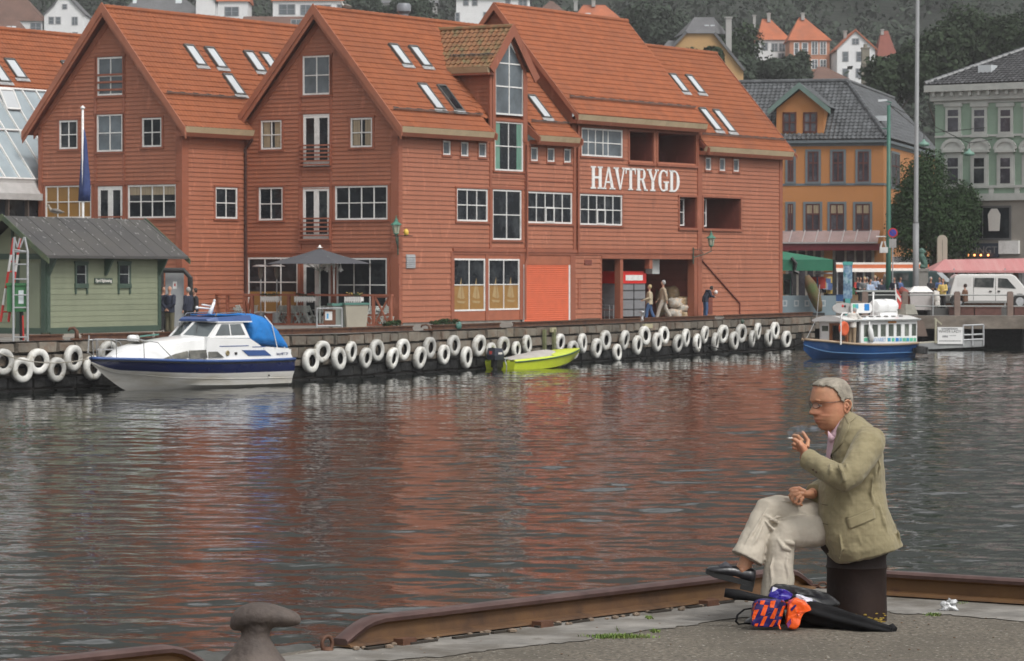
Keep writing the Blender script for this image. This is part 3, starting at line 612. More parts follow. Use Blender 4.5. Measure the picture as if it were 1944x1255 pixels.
m.build('fascia',mat('pale_grey_metal2',(.42,.41,.40),.5,.12,2),HG)
m=MB(); m.box(GX0,GX1,8.5,8.6,1.85,7.8); m.build('glass_wall',GLS,HG)
m=MB(); x=GX0
while x<GX1: m.box(x,x+.09,8.3,8.5,1.85,7.8); x+=1.35
m.build('post',mat('dark_bronze',(.09,.07,.06),.5,.1,3),HG)
# ---------------------------------------------------------------- far quay, ground, water
QA=atz(-260,655.1,1.85); QK=atz(640,634,1.85); QB=atz(1548,599.6,1.85); QC=Vector((60,QB.y-3,1.85))
def quayseg(a,b,t): return a+(b-a)*t
m=MB(); pts=[QA,QK,QB,QC]; inn=[]
vs=[tuple(p) for p in pts]+[(140,QC.y,1.85),(140,330,1.85),(-140,330,1.85),(-140,QA.y-60,1.85)]
m.add(vs,[tuple(range(len(vs)))]); 
ground=struct(m.build('quayside_ground',mat('worn_paving',(.20,.185,.165),.9,.2,.6,c2=(.13,.12,.105),k=.55,b=.4,bs=9)))
STN=mat('quay_stone',(.155,.135,.108),.9,.25,1.1,rn=.3,b=.7,bs=7,bdist=.06,c2=(.14,.09,.06),k=.58,kw=.1,sc2=1.5,c3=(.12,.13,.08),k3=.68)
WET=mat('wet_black_weed_stone',(.007,.007,.007),.65,.4,1.2,rn=.3,b=.8,bs=6,bdist=.06,c2=(.018,.017,.012),k=.62)
JNT=mat('dark_joint',(.02,.017,.014),.95,.2,3)
def stonewall(name,label,a,b,L0=1.05):
    a,b=Vector(a),Vector(b); d=(b-a); L=d.length; d/=L; n=Vector((d.y,-d.x,0)); o=thing(name,label,'quay wall',(a.x,a.y,0),atan2(d.y,d.x))
    m=MB(); core=MB()
    core.box(0,L,.12,.6,-1,1.80); core.build('core',JNT,o)
    zs=[1.85,1.40,.95,.62,.2,-.25,-.6]
    for i in range(6):
        z1,z0=zs[i],zs[i+1]; x=random.uniform(-.5,0); wet=i>=3
        while x<L:
            w_=random.uniform(.7,1.35)*L0*(1 if i else .95); x2=min(L,x+w_); x1=max(0,x)
            if x2-x1>.1:
                f=random.uniform(-.05,.03)+(.0 if i<2 else .02); g=.022; k=random.uniform(.02,.06); zt_=z1-(0 if i else random.uniform(0,.05)); 
                j=[random.uniform(-.025,.025) for _ in range(8)]
                vs=[(x1+g,.2,z0+g),(x2-g,.2,z0+g),(x2-g,.2,zt_-g*(i>0)),(x1+g,.2,zt_-g*(i>0)),
                    (x1+g+k+j[0],f,z0+g+k+j[1]),(x2-g-k+j[2],f+j[3],z0+g+k+j[4]),(x2-g-k+j[5],f+j[6],zt_-g-k*.6),(x1+g+k+j[7],f,zt_-g-k*.6)]
                m.add(vs,[(4,5,6,7),(0,1,5,4),(1,2,6,5),(2,3,7,6),(3,0,4,7)],1 if wet or (i==2 and random.random()<.35) else 0)
                if i==0: m.add([(x1+g,.2,zt_),(x2-g,.2,zt_),(x2-g,1.1,1.853),(x1+g,1.1,1.853)],[(0,1,2,3)])
            x=x2
    m.build('stonework',[STN,WET],o); return o
stonewall('quay_wall','old stone quay wall at the left, running from the frame edge past the blue and white cruiser',QA,QK,.95)
stonewall('quay_wall','long stone quay wall below the lettered house, running right to the ferry',QK,QB)
# pier on the right
o=thing('pier','concrete pier edge with dark opening beneath it at the right','pier',(QB.x,QB.y,0))
PX=QC.x-QB.x
m=MB(); m.prism([(0,0),(PX,-3),(PX,20),(0,20)],lambda a,o_,b:(a,b,o_),1.15,1.846); m.build('deck',mat('pier_stone',(.21,.18,.15),.9,.3,1.2,b=.5,bs=8,c2=(.12,.10,.08),k=.52,st=(1,1,2)),o)
m=MB(); m.box(0,PX,2.2,2.5,-1,1.15); m.build('back_wall',WET,o)
for i in range(8): m=MB(); m.tube([(3+i*4.2,.2-3*i*4.2/PX,-1),(3+i*4.2,.2-3*i*4.2/PX,1.15)],.22,10); m.build('pile',WET,o)
# water
import numpy as np
rg=np.random.RandomState(4); ys=[30.]
while ys[-1]<184: ys.append(ys[-1]+min(.30,.085+.0011*(ys[-1]-30)))
NX=340; Y_=np.repeat(np.array(ys)[:,None],NX,1); X_=np.linspace(-1,1,NX)[None,:]*(.168*Y_+1.5)
H=np.zeros_like(X_); SW=[]
for i in range(90):
    lam=.30*(10.0)**(rg.rand()**1.25); th=rg.normal(1.45,.75); k=2*pi/lam; s_=.0055*(1.0 if lam<.9 else (1.15 if lam<1.6 else .45))*rg.uniform(.6,1.4); amp=s_*lam/2/pi*1.414; ph=rg.rand()*6.28
    fade=np.clip((lam*3.2-(np.gradient(Y_,axis=0)))/(lam*1.6),0,1)
    H+=amp*np.sin(k*(X_*cos(th)+Y_*sin(th))+ph)*fade
gust=1+.35*np.sin(X_*.11+Y_*.045+1)*np.sin(Y_*.07-X_*.05)
H=H*gust; H=H+np.maximum(H,0)**2*5
V=np.stack([X_,Y_,H+.12],-1).reshape(-1,3); ny=len(ys)
idx=np.arange(ny*NX).reshape(ny,NX); q_=np.stack([idx[:-1,:-1],idx[:-1,1:],idx[1:,1:],idx[1:,:-1]],-1).reshape(-1,4)
V=np.concatenate([V,np.array([(-440,-25,.03),(440,-25,.03),(440,700,.03),(-440,700,.03)])]); q_=np.concatenate([q_,np.array([[ny*NX+i for i in range(4)]])])
me=bpy.data.meshes.new('water'); me.vertices.add(len(V)); me.vertices.foreach_set('co',V.astype(np.float32).ravel()); me.loops.add(q_.size); me.loops.foreach_set('vertex_index',q_.astype(np.int32).ravel()); me.polygons.add(len(q_)); me.polygons.foreach_set('loop_start',np.arange(0,q_.size,4,dtype=np.int32)); me.update(calc_edges=True); me.shade_smooth()
me.materials.append(mat('harbour_water',(.010,.013,.011),.02,.1,1)); wt=bpy.data.objects.new('water',me); COL.objects.link(wt); struct(wt)
M=MATS['harbour_water']; t=M.node_tree; N=t.nodes; Lk=t.links; P=N['Principled BSDF']; P.inputs['IOR'].default_value=1.34; P.inputs['Specular IOR Level'].default_value=.42
tc=N.new('ShaderNodeTexCoord')
def wv(sc,st,rot,det=2,rough=.5,dist=0):
    mp=N.new('ShaderNodeMapping'); mp.inputs['Scale'].default_value=st; mp.inputs['Rotation'].default_value=(0,0,rot); Lk.new(tc.outputs['Object'],mp.inputs[0])
    n=N.new('ShaderNodeTexNoise'); n.inputs['Scale'].default_value=sc; n.inputs['Detail'].default_value=det; n.inputs['Roughness'].default_value=rough; n.inputs['Distortion'].default_value=dist; Lk.new(mp.outputs[0],n.inputs['Vector']); return n.outputs[0]
def bump(h,dist,nrm=None,s=1):
    b=N.new('ShaderNodeBump'); b.inputs['Distance'].default_value=dist; b.inputs['Strength'].default_value=s; Lk.new(h,b.inputs['Height'])
    if nrm: Lk.new(nrm,b.inputs['Normal'])
    return b.outputs[0]
def peak(h,a,b_):
    x=N.new('ShaderNodeMapRange'); x.interpolation_type='SMOOTHSTEP'; x.inputs[1].default_value=a; x.inputs[2].default_value=b_; Lk.new(h,x.inputs[0]); return x.outputs[0]
n3=bump(wv(6,(.7,1.3,1),.2,2),.004)
Lk.new(n3,P.inputs['Normal'])
# ---------------------------------------------------------------- rusty rails on the far quay edge
def edge_pt(px):
    d=ray(px,627.5); # intersect quay polyline in plan
    best=None
    for a,b in ((QA,QK),(QK,QB)):
        e=b-a; det=d.x*e.y-d.y*e.x
        k=(a.x*e.y-a.y*e.x)/det; u=(a.x*d.y-a.y*d.x)/det
        if -.3<=u<=1.05:
            p_=Vector((d.x*k,d.y*k,1.85)); dn=e.normalized()
            if best is None or 0<=u<=1: best=(p_,dn,Vector((dn.y,-dn.x,0)))
    return best
lbls=['short rusty edge rail behind the red and white ladder','rusty edge rail in front of the green shed','rusty edge rail beside the bow of the cruiser','rusty edge rail in front of the cafe deck','rusty edge rail in front of the yellow paper shop windows','rusty edge rail below the orange shutter','rusty edge rail below the walking couple','rusty edge rail at the right end of the lettered house']
for i,(u,v) in enumerate([(62,128),(165,298),(305,440),(455,792),(830,958),(985,1225),(1232,1365),(1384,1550)]):
    a=edge_pt(u)[0]; b=edge_pt(v)[0]; 
    def seg(p,q,nm):
        n=edge_pt(u)[2]; m=MB(); off=-n*.25+Vector((0,0,.0))
        p_,q_=p+off,q+off; m.bar(p_+Vector((0,0,.19)),q_+Vector((0,0,.19)),.14,.05); m.bar(p_+Vector((0,0,.10)),q_+Vector((0,0,.10)),.04,.16); m.bar(p_+Vector((0,0,.02)),q_+Vector((0,0,.02)),.2,.03)
        return m.build(nm,RUST)
    if u<640<v: b2=QK.copy()
    tag(seg(a,b,'edge_rail'),lbls[i],'rail','rusty rails along the far quay edge')
# ---------------------------------------------------------------- white painted tyres
TY=[(4.8,687,48),(41,702.4,46),(71.7,686,47),(106.8,701.6,45),(138.7,680,48),(175.4,698.4,45),(204.9,670,44),
(589.7,685,44),(610.9,667.6,40),(643,681,42),(665.7,668,39),(693.8,679.6,38),(715,665,40),(744.6,680,40),(764.7,663.6,39.6),(796.7,679,41),(815,660,39),(842.4,673,36),(860.6,656,38.5),(885,678.7,40),(908.8,656,40),(932.4,668,34),(955,657,35),(979.9,664,31),(1000,654,35),
(1062,651,34),(1087.5,664.3,34),(1105.5,651.6,36),(1132,661,36),(1148.3,646.2,37),(1171.4,669,31),(1185,645.6,36),(1209.5,655,35),(1223.4,637.3,35),(1247,649.3,35),(1259.7,636.6,33),(1286.5,652,33.5),(1301.4,641.6,34),(1323,651,34),(1337.2,635.6,32.5),(1357.6,649,34),(1371.6,634.2,34),(1393,647,34),(1406.4,633.2,34.8),(1427.4,643.2,31),(1437.8,628.9,31),(1458.5,641.8,32),(1470.6,627.8,32),(1492.4,644.5,32)]
ORD='first second third fourth fifth sixth seventh eighth ninth tenth eleventh twelfth thirteenth fourteenth'.split()
TW=mat('white_tyre_paint',(.70,.69,.65),.55,.15,5,c2=(.34,.31,.25),k=.57,kw=.06,sc2=2.6,c3=(.06,.06,.06),k3=.70,b=.25,bs=30)
TB=mat('black_rubber',(.02,.02,.02),.7,.2,5)
nt_=TW.node_tree; b_=nt_.nodes['Principled BSDF']; l_=b_.inputs['Base Color'].links[0].from_socket; oi=nt_.nodes.new('ShaderNodeObjectInfo'); mr_=nt_.nodes.new('ShaderNodeMapRange'); mr_.inputs[3].default_value=.62; mr_.inputs[4].default_value=1.05; nt_.links.new(oi.outputs['Random'],mr_.inputs[0]); vm_=nt_.nodes.new('ShaderNodeVectorMath'); vm_.operation='SCALE'; nt_.links.new(l_,vm_.inputs[0]); nt_.links.new(mr_.outputs[0],vm_.inputs['Scale']); nt_.links.new(vm_.outputs[0],b_.inputs['Base Color'])
def tyre_mesh():
    m=MB(); prof=[(.21,-.07),(.235,-.105),(.32,-.125),(.385,-.115),(.425,-.085),(.43,0),(.425,.085),(.385,.115),(.32,.125),(.235,.105),(.21,.07)]
    rings=[]
    for r,y in prof: rings.append([(r*cos(t),y,r*sin(t)) for t in [2*pi*k/36 for k in range(36)]])
    m.loft(rings,0,False); inn=[[(r*cos(t),y,r*sin(t)) for t in [2*pi*k/36 for k in range(36)]] for r,y in ((.21,-.07),(.24,-.07),(.38,-.04),(.38,.04),(.24,.07),(.21,.07))]; m.loft(inn,1,False); return m
t0=None; cnt={}
rows=[]
for i,(x,y,h) in enumerate(TY):
    sec=0 if x<400 else (1 if x<1020 else (2 if x<1280 else 3))
    nb=[t for t in TY if abs(t[0]-x)<34 and t is not TY[i]]
    up=all(y<t[1]+ (0) for t in nb) if nb else True
    if x in (4.8,71.7): up=True
    rows.append((sec,up))
secn=['left of the cruiser','between cruiser and speedboat','between speedboat and the bending man','right of the bending man']
base=None
for i,(x,y,h) in enumerate(TY):
    sec,up=rows[i]; k=(sec,up); cnt[k]=cnt.get(k,0)+1
    e=edge_pt(x); nrm=e[2]; d=ray(x,y); q=e[0]+nrm*.17; kk=q.dot(nrm)/d.dot(nrm) if True else 0
    kk=(Vector((q.x,q.y,0)).dot(nrm))/(Vector((d.x,d.y,0)).dot(nrm)); c=Vector((0,0,CZ))+d*kk
    sc=h*d.normalized().y*c.y/F/.86
    sc=h*c.y/F/.82
    lab='white tyre, %s from left in %s row, %s'%(ORD[cnt[k]-1],'upper' if up else 'lower',secn[sec])
    if base is None:
        base=tyre_mesh().build('tyre_fender',[TW,TB],smooth=True); o=base
    else: o=base.copy(); COL.objects.link(o)
    tag(o,lab,'tyre','white tyres hung on the quay wall'); o.location=c
    ang=atan2(e[1].y,e[1].x); o.scale=(sc,sc*.95,sc)
    o.rotation_euler=(Matrix.Rotation(ang+radians(random.uniform(-9,9)),3,'Z')@Matrix.Rotation(radians(random.uniform(-3,10)),3,'X')@Matrix.Rotation(random.uniform(0,6.28),3,'Y')).to_euler()
# ================================================================ hill, forest, hillside houses, town buildings behind
def terz(x,y):
    q=max(0,y-290); return 1.75+.0156*q**1.35+max(0,y-640)*.17+2.5*noise.noise((x*.006,y*.006,0))*min(1,q/120)
m=MB(); xs=[-420+i*30 for i in range(29)]; ys=[270+i*25 for i in range(54)]
m.add([(x,y,terz(x,y)) for y in ys for x in xs],[(j*29+i,j*29+i+1,j*29+30+i,j*29+29+i) for j in range(53) for i in range(28)])
struct(m.build('hillside',mat('hill_undergrowth',(.014,.02,.013),.95,.4,.05,b=.5,bs=.4,bdist=1),smooth=True))
LEAF=mat('leaf_dark',(.030,.045,.024),.8,.3,.25,rn=.3,spec=.12); LEAF2=mat('leaf_green',(.036,.062,.028),.8,.3,.8,rn=.3,spec=.1); LEAF3=mat('leaf_blue_green',(.048,.064,.046),.8,.25,.1,rn=.28,spec=.1)  # the blue green leaf is lightened to carry hill haze in its colour
BARK=mat('bark',(.06,.045,.035),.9,.3,4,b=.5,bs=12)
def crown(mb,c,R_,n,ls,blobs=9,seed=None,mi=0):
    rr=random.Random(seed); bl=[]
    for i in range(blobs):
        a=rr.uniform(0,2*pi); e=rr.uniform(-.55,1); k=rr.uniform(.35,.72); bl.append((Vector((cos(a)*k*R_[0],sin(a)*k*R_[1],e*.62*R_[2])),rr.uniform(.32,.52)))
    for i in range(n):
        b,s=bl[rr.randrange(blobs)]; d=Vector((rr.gauss(0,1),rr.gauss(0,1),rr.gauss(0,1)+.25)).normalized(); r=s*(rr.random()**.35)*(1+.18*rr.random())
        p=Vector(c)+b+Vector((d.x*R_[0],d.y*R_[1],d.z*R_[2]))*r
        nn=(d+Vector((rr.gauss(0,.6),rr.gauss(0,.6),rr.gauss(0,.6)+.3))).normalized(); u=nn.orthogonal().normalized(); u=Quaternion(nn,rr.uniform(0,6.28))@u; v=nn.cross(u)
        q=ls*rr.uniform(.55,1.35); w_=q*rr.uniform(.45,.8)
        mb.add([p-u*q*.5,p+v*w_*.5-u*.1*q,p+u*q*.5,p-v*w_*.5-u*.1*q],[(0,1,2,3)],mi,rr.random())
def tree(label,px,py0,py1,wpx,Y,n,ls,mt=None,group=None,blobs=12,cat='tree',seed=1,name='tree'):
    top=aty(px,py0,Y); bot=aty(px,py1,Y); z0=min(terz(bot.x,Y),bot.z) if Y>270 else 1.85
    rz=(top.z-bot.z)/2; cz=(top.z+bot.z)/2; rx=wpx/2*Y/F
    t=thing(name,label,cat,(top.x,Y,z0),0,group); m=MB(); h=cz-z0
    m.tube([(0,0,-.5),(.05*rx,0,h*.4),(0,0,h+rz*.3)],[rx*.09+.06,rx*.07+.04,.04],8)
    rr=random.Random(seed)
    for i in range(7): a=rr.uniform(0,6.28); e=rr.uniform(.3,.8); m.tube([(0,0,h*(.35+.08*i)),(cos(a)*rx*e,sin(a)*rx*e,h*(.35+.08*i)+rz*rr.uniform(.3,.9))],[rx*.045,.02],6)
    m.build('trunk',BARK,t,smooth=True); m=MB(); crown(m,(0,0,cz-z0),(rx*1.15,rx*1.1,rz*1.1),n,ls,blobs,seed); m.build('crown',mt or LEAF,t); return t
# forest as one mass
m=MB(); rr=random.Random(3); k=0
for row in range(11):
    Y=505+row*22
    for j in range(58):
        x=(-1+2*(j+rr.random())/58)*Y*.185; y=Y+rr.uniform(-16,16)
        if y<640 and not(x>20): 
            if rr.random()<.75: continue
        r=rr.uniform(3.2,6.2); crown(m,(x,y,terz(x,y)+r*.8),(r,r,r*1.2),130,1.15,6,seed=k); k+=1
tag(m.build('forest',LEAF3),'misty dark green forest covering the hill above the houses','forest',kind='stuff')
for i,(px,a,b,w_,Y,lab) in enumerate([(1705,92,215,120,330,'round dark tree just left of the tall grey pole, above the ochre house'),(1780,48,190,150,345,'tall dark tree rising behind the tall grey pole'),(1868,22,150,160,350,'broad dark tree behind the dark roof of the green house'),(1948,34,140,120,340,'dark tree cut off by the right frame edge, above the green house'),(1652,172,240,80,300,'small dark tree below the stone pillar and white gabled house')]):
    tree(lab,px,a,b,w_,Y,9000,.52,LEAF,'trees behind the ochre and green houses',14,seed=20+i)
for i,(px,a,b,w_,Y,lab) in enumerate([(1385,58,190,110,430,'leafy tree right of the tan gabled house'),(1450,110,190,110,400,'low tree in front of the white house with orange hip roof'),(1506,104,190,62,410,'tree in front of the salmon pink house'),(1240,8,110,120,480,'tree left of the tan gabled house'),(1335,95,180,70,330,'bushy tree close to the tan gable wall'),(775,0,70,110,480,'misty tree behind the roof vent'),(1566,160,210,60,360,'low bush-like tree beside the small brown roof'),(690,-10,60,70,520,'misty tree beside the long white hillside house')]):
    tree(lab,px,a,b,w_,Y,6500,.6,LEAF if i in(0,4) else LEAF3,'trees between the hillside houses',11,seed=50+i)
tree('bushy green street tree in front of the green house',1772,298,520,158,197,36000,.17,LEAF2,None,24,seed=9)
# ---- hillside houses
HW=mat('hill_house_white',(.78,.78,.78),.7,.06,.3,c2=(.5,.49,.47),k=.7); HO=mat('hill_roof_orange',(.42,.13,.06),.85,.18,.5,c2=(.28,.11,.07),k=.6,b=.3,bs=3); HB=mat('hill_roof_brown',(.15,.085,.065),.85,.2,.5,b=.3,bs=3)
HG_=mat('hill_roof_grey',(.13,.13,.135),.8,.2,.5,b=.3,bs=3); HT=mat('tan_render',(.50,.31,.14),.8,.08,.3); HS=mat('salmon_render',(.50,.23,.14),.8,.08,.3); HC=mat('grey_render',(.38,.375,.36),.85,.1,.3); HRB=mat('brick_red_roof',(.22,.07,.05),.85,.2,.5)
def house(label,Y,x0,x1,ye,yb,kind,yr,r0=0,r1=0,wall=None,roof=None,d=9,wins=(),wc=None,ov=.35,chim=(),skyl=(),poly=None,name='hillside_house',cat='house',grp='houses on the hillside'):
    wall=wall or HW; roof=roof or HO; L_=aty(x0,yb,Y); k=Y/F
    t=thing(name,label,cat,(L_.x,Y,L_.z),0,grp); X=lambda px:(px-x0)*k; Z=lambda py:(yb-py)*k; W_=X(x1); he=Z(ye); hr=Z(yr)
    m=MB()
    if kind=='poly':
        m.prism([(X(a),Z(b)) for a,b in poly],lambda a,o,b:(a,o,b),0,d)
    else: m.box(0,W_,0,d,-12,he)
    if kind=='gf': m.prism([(0,he),(W_,he),(X(r0),hr)],lambda a,o,b:(a,o,b),0,d)
    m.build('wall',wall,t); m=MB()
    if kind=='hip':
        a,b=X(r0),X(r1); vs=[(-ov,-ov,he),(W_+ov,-ov,he),(W_+ov,d+ov,he),(-ov,d+ov,he),(a,d*.4,hr),(b,d*.4,hr)]
        m.add(vs,[(0,1,5,4),(1,2,5),(2,3,4,5),(3,0,4),(3,2,1,0)])
    elif kind=='side': m.add([(-ov,-ov,he),(W_+ov,-ov,he),(W_+ov,d/2,hr),(-ov,d/2,hr),(W_+ov,d+ov,he),(-ov,d+ov,he)],[(0,1,2,3),(3,2,4,5),(0,3,5),(1,4,2),(5,4,1,0)])
    elif kind=='gf':
        c=X(r0); t_=.28
        for s,e in ((-ov,0),(W_+ov,W_)):
            zz=he-(hr-he)/(abs(c-e) or 1)*ov; m.prism([(s,zz),(c,hr+.05),(c,hr+.05+t_*1.3),(s,zz+t_)],lambda a,o,b:(a,o,b),-ov,d+ov)
    if kind!='poly': m.build('roof',roof,t)
    for (a,b,c,e) in wins:
        m=MB(); m.box(X(a)-.1,X(b)+.1,-.06,.02,Z(e)-.1,Z(c)+.1); f=m.build('window',wc or HW if wall is not HW else mat('window_grey_frame',(.35,.35,.36),.6,.05,1),t); m=MB()
        w2=X(b)-X(a); n=2 if w2>.9 else 1
        for i in range(n):
            u=X(a)+w2*i/n; m.box(u+.06,u+w2/n-.06,-.09,-.05,Z(e),(Z(c)+Z(e))/2-.03); m.box(u+.06,u+w2/n-.06,-.09,-.05,(Z(c)+Z(e))/2+.03,Z(c))
        m.build('pane',GLS2,f)
    for (a,b,c,e) in chim: m=MB(); m.box(X(a),X(b),d*.3,d*.3+1,Z(e),Z(c)); m.box(X(a)-.1,X(b)+.1,d*.3-.1,d*.3+1.1,Z(c),Z(c)+.15); m.build('chimney',HC,t)
    for (a,b,c,e) in skyl:
        f=(Z((c+e)/2)-he)/((hr-he) or 1); y0=f*d*.4; dy=(X(b)-X(a)); m=MB(); zz=Z((c+e)/2); sl=(hr-he)/(d*.4)
        m.add([(X(a),y0-.5,zz-.5*sl+.15),(X(b),y0-.5,zz-.5*sl+.15),(X(b),y0+.5,zz+.5*sl+.15),(X(a),y0+.5,zz+.5*sl+.15)]+[(X(a),y0-.5,zz-.5*sl),(X(b),y0-.5,zz-.5*sl),(X(b),y0+.5,zz+.5*sl),(X(a),y0+.5,zz+.5*sl)],[(0,1,2,3),(0,4,5,1),(1,5,6,2),(3,2,6,7),(0,3,7,4)]); m.build('skylight',SKYL,t)
    return t,X,Z
house('white house with brown hip roof at the top left edge',570,-50,80,40,75,'hip',-25,-30,28,roof=HB,wins=[(58,78,44,60)],chim=[(8,18,11,38)],skyl=[(30,39,12,21),(41,50,12,21)])
house('low brown hip roof below the top left chimney',545,-40,42,62,90,'hip',36,-20,30,roof=HB,skyl=[(10,18,49,58),(20,28,49,58)])
t,X,Z=house('white house with jerkinhead gable and small square attic window, top left',570,84,161,28,90,'poly',0,poly=[(84,100),(161,100),(161,28),(143,9),(131,-4),(112,-4),(103,10),(84,28)],d=10,wins=[(119,127,9,17),(93,102,33,45),(106,115,33,45),(137,147,33,47),(112,121,62,72),(138,147,62,72)])
m=MB()
for a,b in (((82,29),(103,9)),((103,9),(112,-5)),((112,-5),(131,-5)),((131,-5),(143,8)),((143,8),(163,29))): m.bar((X(a[0]),5,Z(a[1])),(X(b[0]),5,Z(b[1])),.25,10.6,up=(0,1,0))
o=m.build('roof',HG_,t)
house('wide grey hip roofed house behind the first red gable',580,222,392,35,80,'hip',-16,262,335,roof=HG_,skyl=[(249,256,0,6),(330,342,-1,4)],d=11)
house('white gable end right of the wide grey roof',575,372,408,0,60,'gf',-25,386,roof=HG_,d=8)
house('white house with orange roof and wide bay window, top left',560,414,470,3,70,'side',-18,roof=HO,wins=[(427,453,14,30)],d=9)
house('long white house with several wide windows and orange roof',560,518,676,2,70,'side',-16,roof=HO,wins=[(530,560,9,27),(571,590,10,28),(600,628,10,24),(640,655,9,22)],d=9)
house('low brown roofed building behind the second red gable',500,462,592,50,85,'side',27,roof=HB,d=9,wins=[(553,572,38,52)])
house('grey concrete building among the trees',600,700,828,6,60,'side',-12,wall=HC,roof=HG_,d=9,wins=[(745,752,10,16),(790,797,4,12)])
house('tall white house block behind the dormer',520,866,1006,-2,80,'hip',-40,900,970,roof=HG_,wins=[(880,889,-3,10),(897,906,-3,10),(865,872,25,40),(918,930,24,44),(960,968,-4,8),(985,1000,0,12)],d=10)
house('brown pyramid roofed house behind the raised roof',560,1018,1075,27,60,'hip',-1,1044,1050,roof=HB,chim=[(1090,1097,0,18)])
house('house with orange hip roof just above the raised roof',500,1088,1182,42,80,'hip',6,1108,1150,roof=HO,chim=[(1124,1131,-3,10)],skyl=[(1112,1122,27,33),(1140,1152,29,36)])
t,X,Z=house('tan gable ended building with grey slate roof between the trees',350,1283,1411,100,185,'poly',28,poly=[(1276,190),(1276,96),(1302,62),(1355,62),(1411,133),(1411,190)],wall=HT,d=12,chim=[(1382,1393,30,95)],wins=[(1362,1379,133,146)])
m=MB(); ks=350/F
m.add([(X(1298),-.3,Z(64)),(X(1358),-.3,Z(64)),(X(1392),9,Z(54)),(X(1287),9,Z(60)),(X(1321),3,Z(29)),(X(1358),3,Z(29))],[(0,1,5,4),(1,2,5),(2,3,4,5),(3,0,4)])
m.bar((X(1356),5.8,Z(63)),(X(1413),5.8,Z(134)),.28,12.4,up=(0,1,0)); m.bar((X(1303),5.8,Z(61)),(X(1262),5.8,Z(104)),.28,12.4,up=(0,1,0)); m.build('roof',HG_,t)
m=MB(); m.add([(X(1252),4,Z(95)),(X(1290),4,Z(78)),(X(1300),9,Z(66)),(X(1276),9,Z(66))],[(0,1,2,3)]); m.build('lower_roof',HG_,t)
m=MB(); m.box(X(1339),X(1347),1.2,1.6,Z(50),Z(46)); m.box(X(1350),X(1358),1.2,1.6,Z(50),Z(46)); m.build('skylight',SKYL,t)
house('white house with steep orange hip roof and two chimneys',560,1440,1498,76,130,'hip',33,1450,1465,roof=HO,wins=[(1446,1457,82,95),(1465,1476,83,97),(1479,1490,83,97),(1478,1488,102,115)],chim=[(1432,1437,28,50),(1459,1465,24,40)],skyl=[(1449,1457,56,64),(1460,1468,56,64)])
house('salmon pink house with broad orange hip roof and dormer',550,1499,1575,77,145,'hip',30,1520,1530,wall=HS,roof=HO,wins=[(1508,1516,82,103),(1523,1533,82,103),(1541,1552,80,103),(1557,1568,80,103),(1541,1552,114,130),(1557,1568,114,130)],chim=[(1524,1530,24,36)],skyl=[(1529,1540,50,66),(1523,1528,61,67),(1546,1551,61,67)])
house('white gabled house with small windows left of the stone pillar',540,1589,1661,93,165,'gf',60,1624,roof=HO,wins=[(1618,1630,74,84),(1600,1610,99,116),(1626,1636,99,116),(1600,1610,131,147),(1625,1636,131,147)],chim=[(1606,1612,57,70)],d=12)
house('dark red roofed house half hidden by the large trees',560,1668,1700,108,140,'hip',56,1677,1690,roof=HRB,skyl=[(1674,1684,85,97)],chim=[(1676,1681,55,64)])
house('small brown roof below the salmon pink house',460,1545,1608,150,180,'hip',124,1556,1570,roof=HB,d=8)
house('low long house with reddish tiled roof behind the ochre house',290,1416,1500,184,200,'side',168,roof=HRB,d=8)
house('low dark tiled roof between the red house and the ochre house',245,1428,1484,240,262,'side',183,roof=mat('wet_dark_tiles',(.075,.078,.082),.4,.3,2,rn=.3,b=.5,bs=4,c3=(.22,.22,.22),k3=.66),wall=HT,d=8)
m=MB(); a=aty(1643.5,165,480); m.box(-.55,.55,0,1.2,-4,5.6); m.box(-.65,.65,-.1,1.3,5.6,5.8); m.tube([(0,.5,5.8),(0,.5,6.3)],.3,8); tag(m.build('stone_pillar',mat('pillar_stone',(.22,.20,.16),.9,.2,1),loc=(a.x,480,a.z)),'tall stone chimney pillar in front of the white gabled hillside house','pillar')
# ---------------------------------------------------------------- ochre town house
aC=radians(-14.5); pc=aty(1677,500,212); XA=Vector((cos(aC),sin(aC),0)); WC=12.0; oc=pc-XA*WC; C=Fr(oc.x,oc.y,aC); T=thing('ochre_house','ochre rendered house with grey tiled roof, gabled dormer and brown window frames','house',(oc.x,oc.y,0),aC)
OCH=mat('ochre_render',(.44,.19,.065),.8,.07,.4,c2=(.38,.165,.06),k=.62); BRN=mat('brown_sash',(.09,.025,.02),.5,.1,2); GRB=mat('blue_grey_trim',(.13,.155,.17),.6,.08,2)
DT=mat('glazed_dark_tiles',(.085,.09,.095),.38,.25,2,rn=.3,c3=(.16,.17,.18),k3=.78,b=.2,bs=10); DT2=mat('dark_slate_tiles',(.05,.05,.053),.5,.3,2,rn=.4,c3=(.30,.30,.31),k3=.66)
zc=C.fac(1640,262)[1]; F3=Pf(0); DW=7.5
m=MB(); m.box(-2,WC,0,27,1.85,zc-.3); m.build('wall',OCH,T)
m=MB(); m.box(-2,WC+.25,-.3,27,zc-.3,zc-.12); m.box(-2,WC+.05,-.06,27,zc-.5,zc-.3); m.build('cornice',GRB,T)
m=MB(); zs_=C.fac(1600,350)[1]; m.box(-2,WC+.04,-.04,27,zs_-.07,zs_+.07); m.build('string_course',GRB,T)
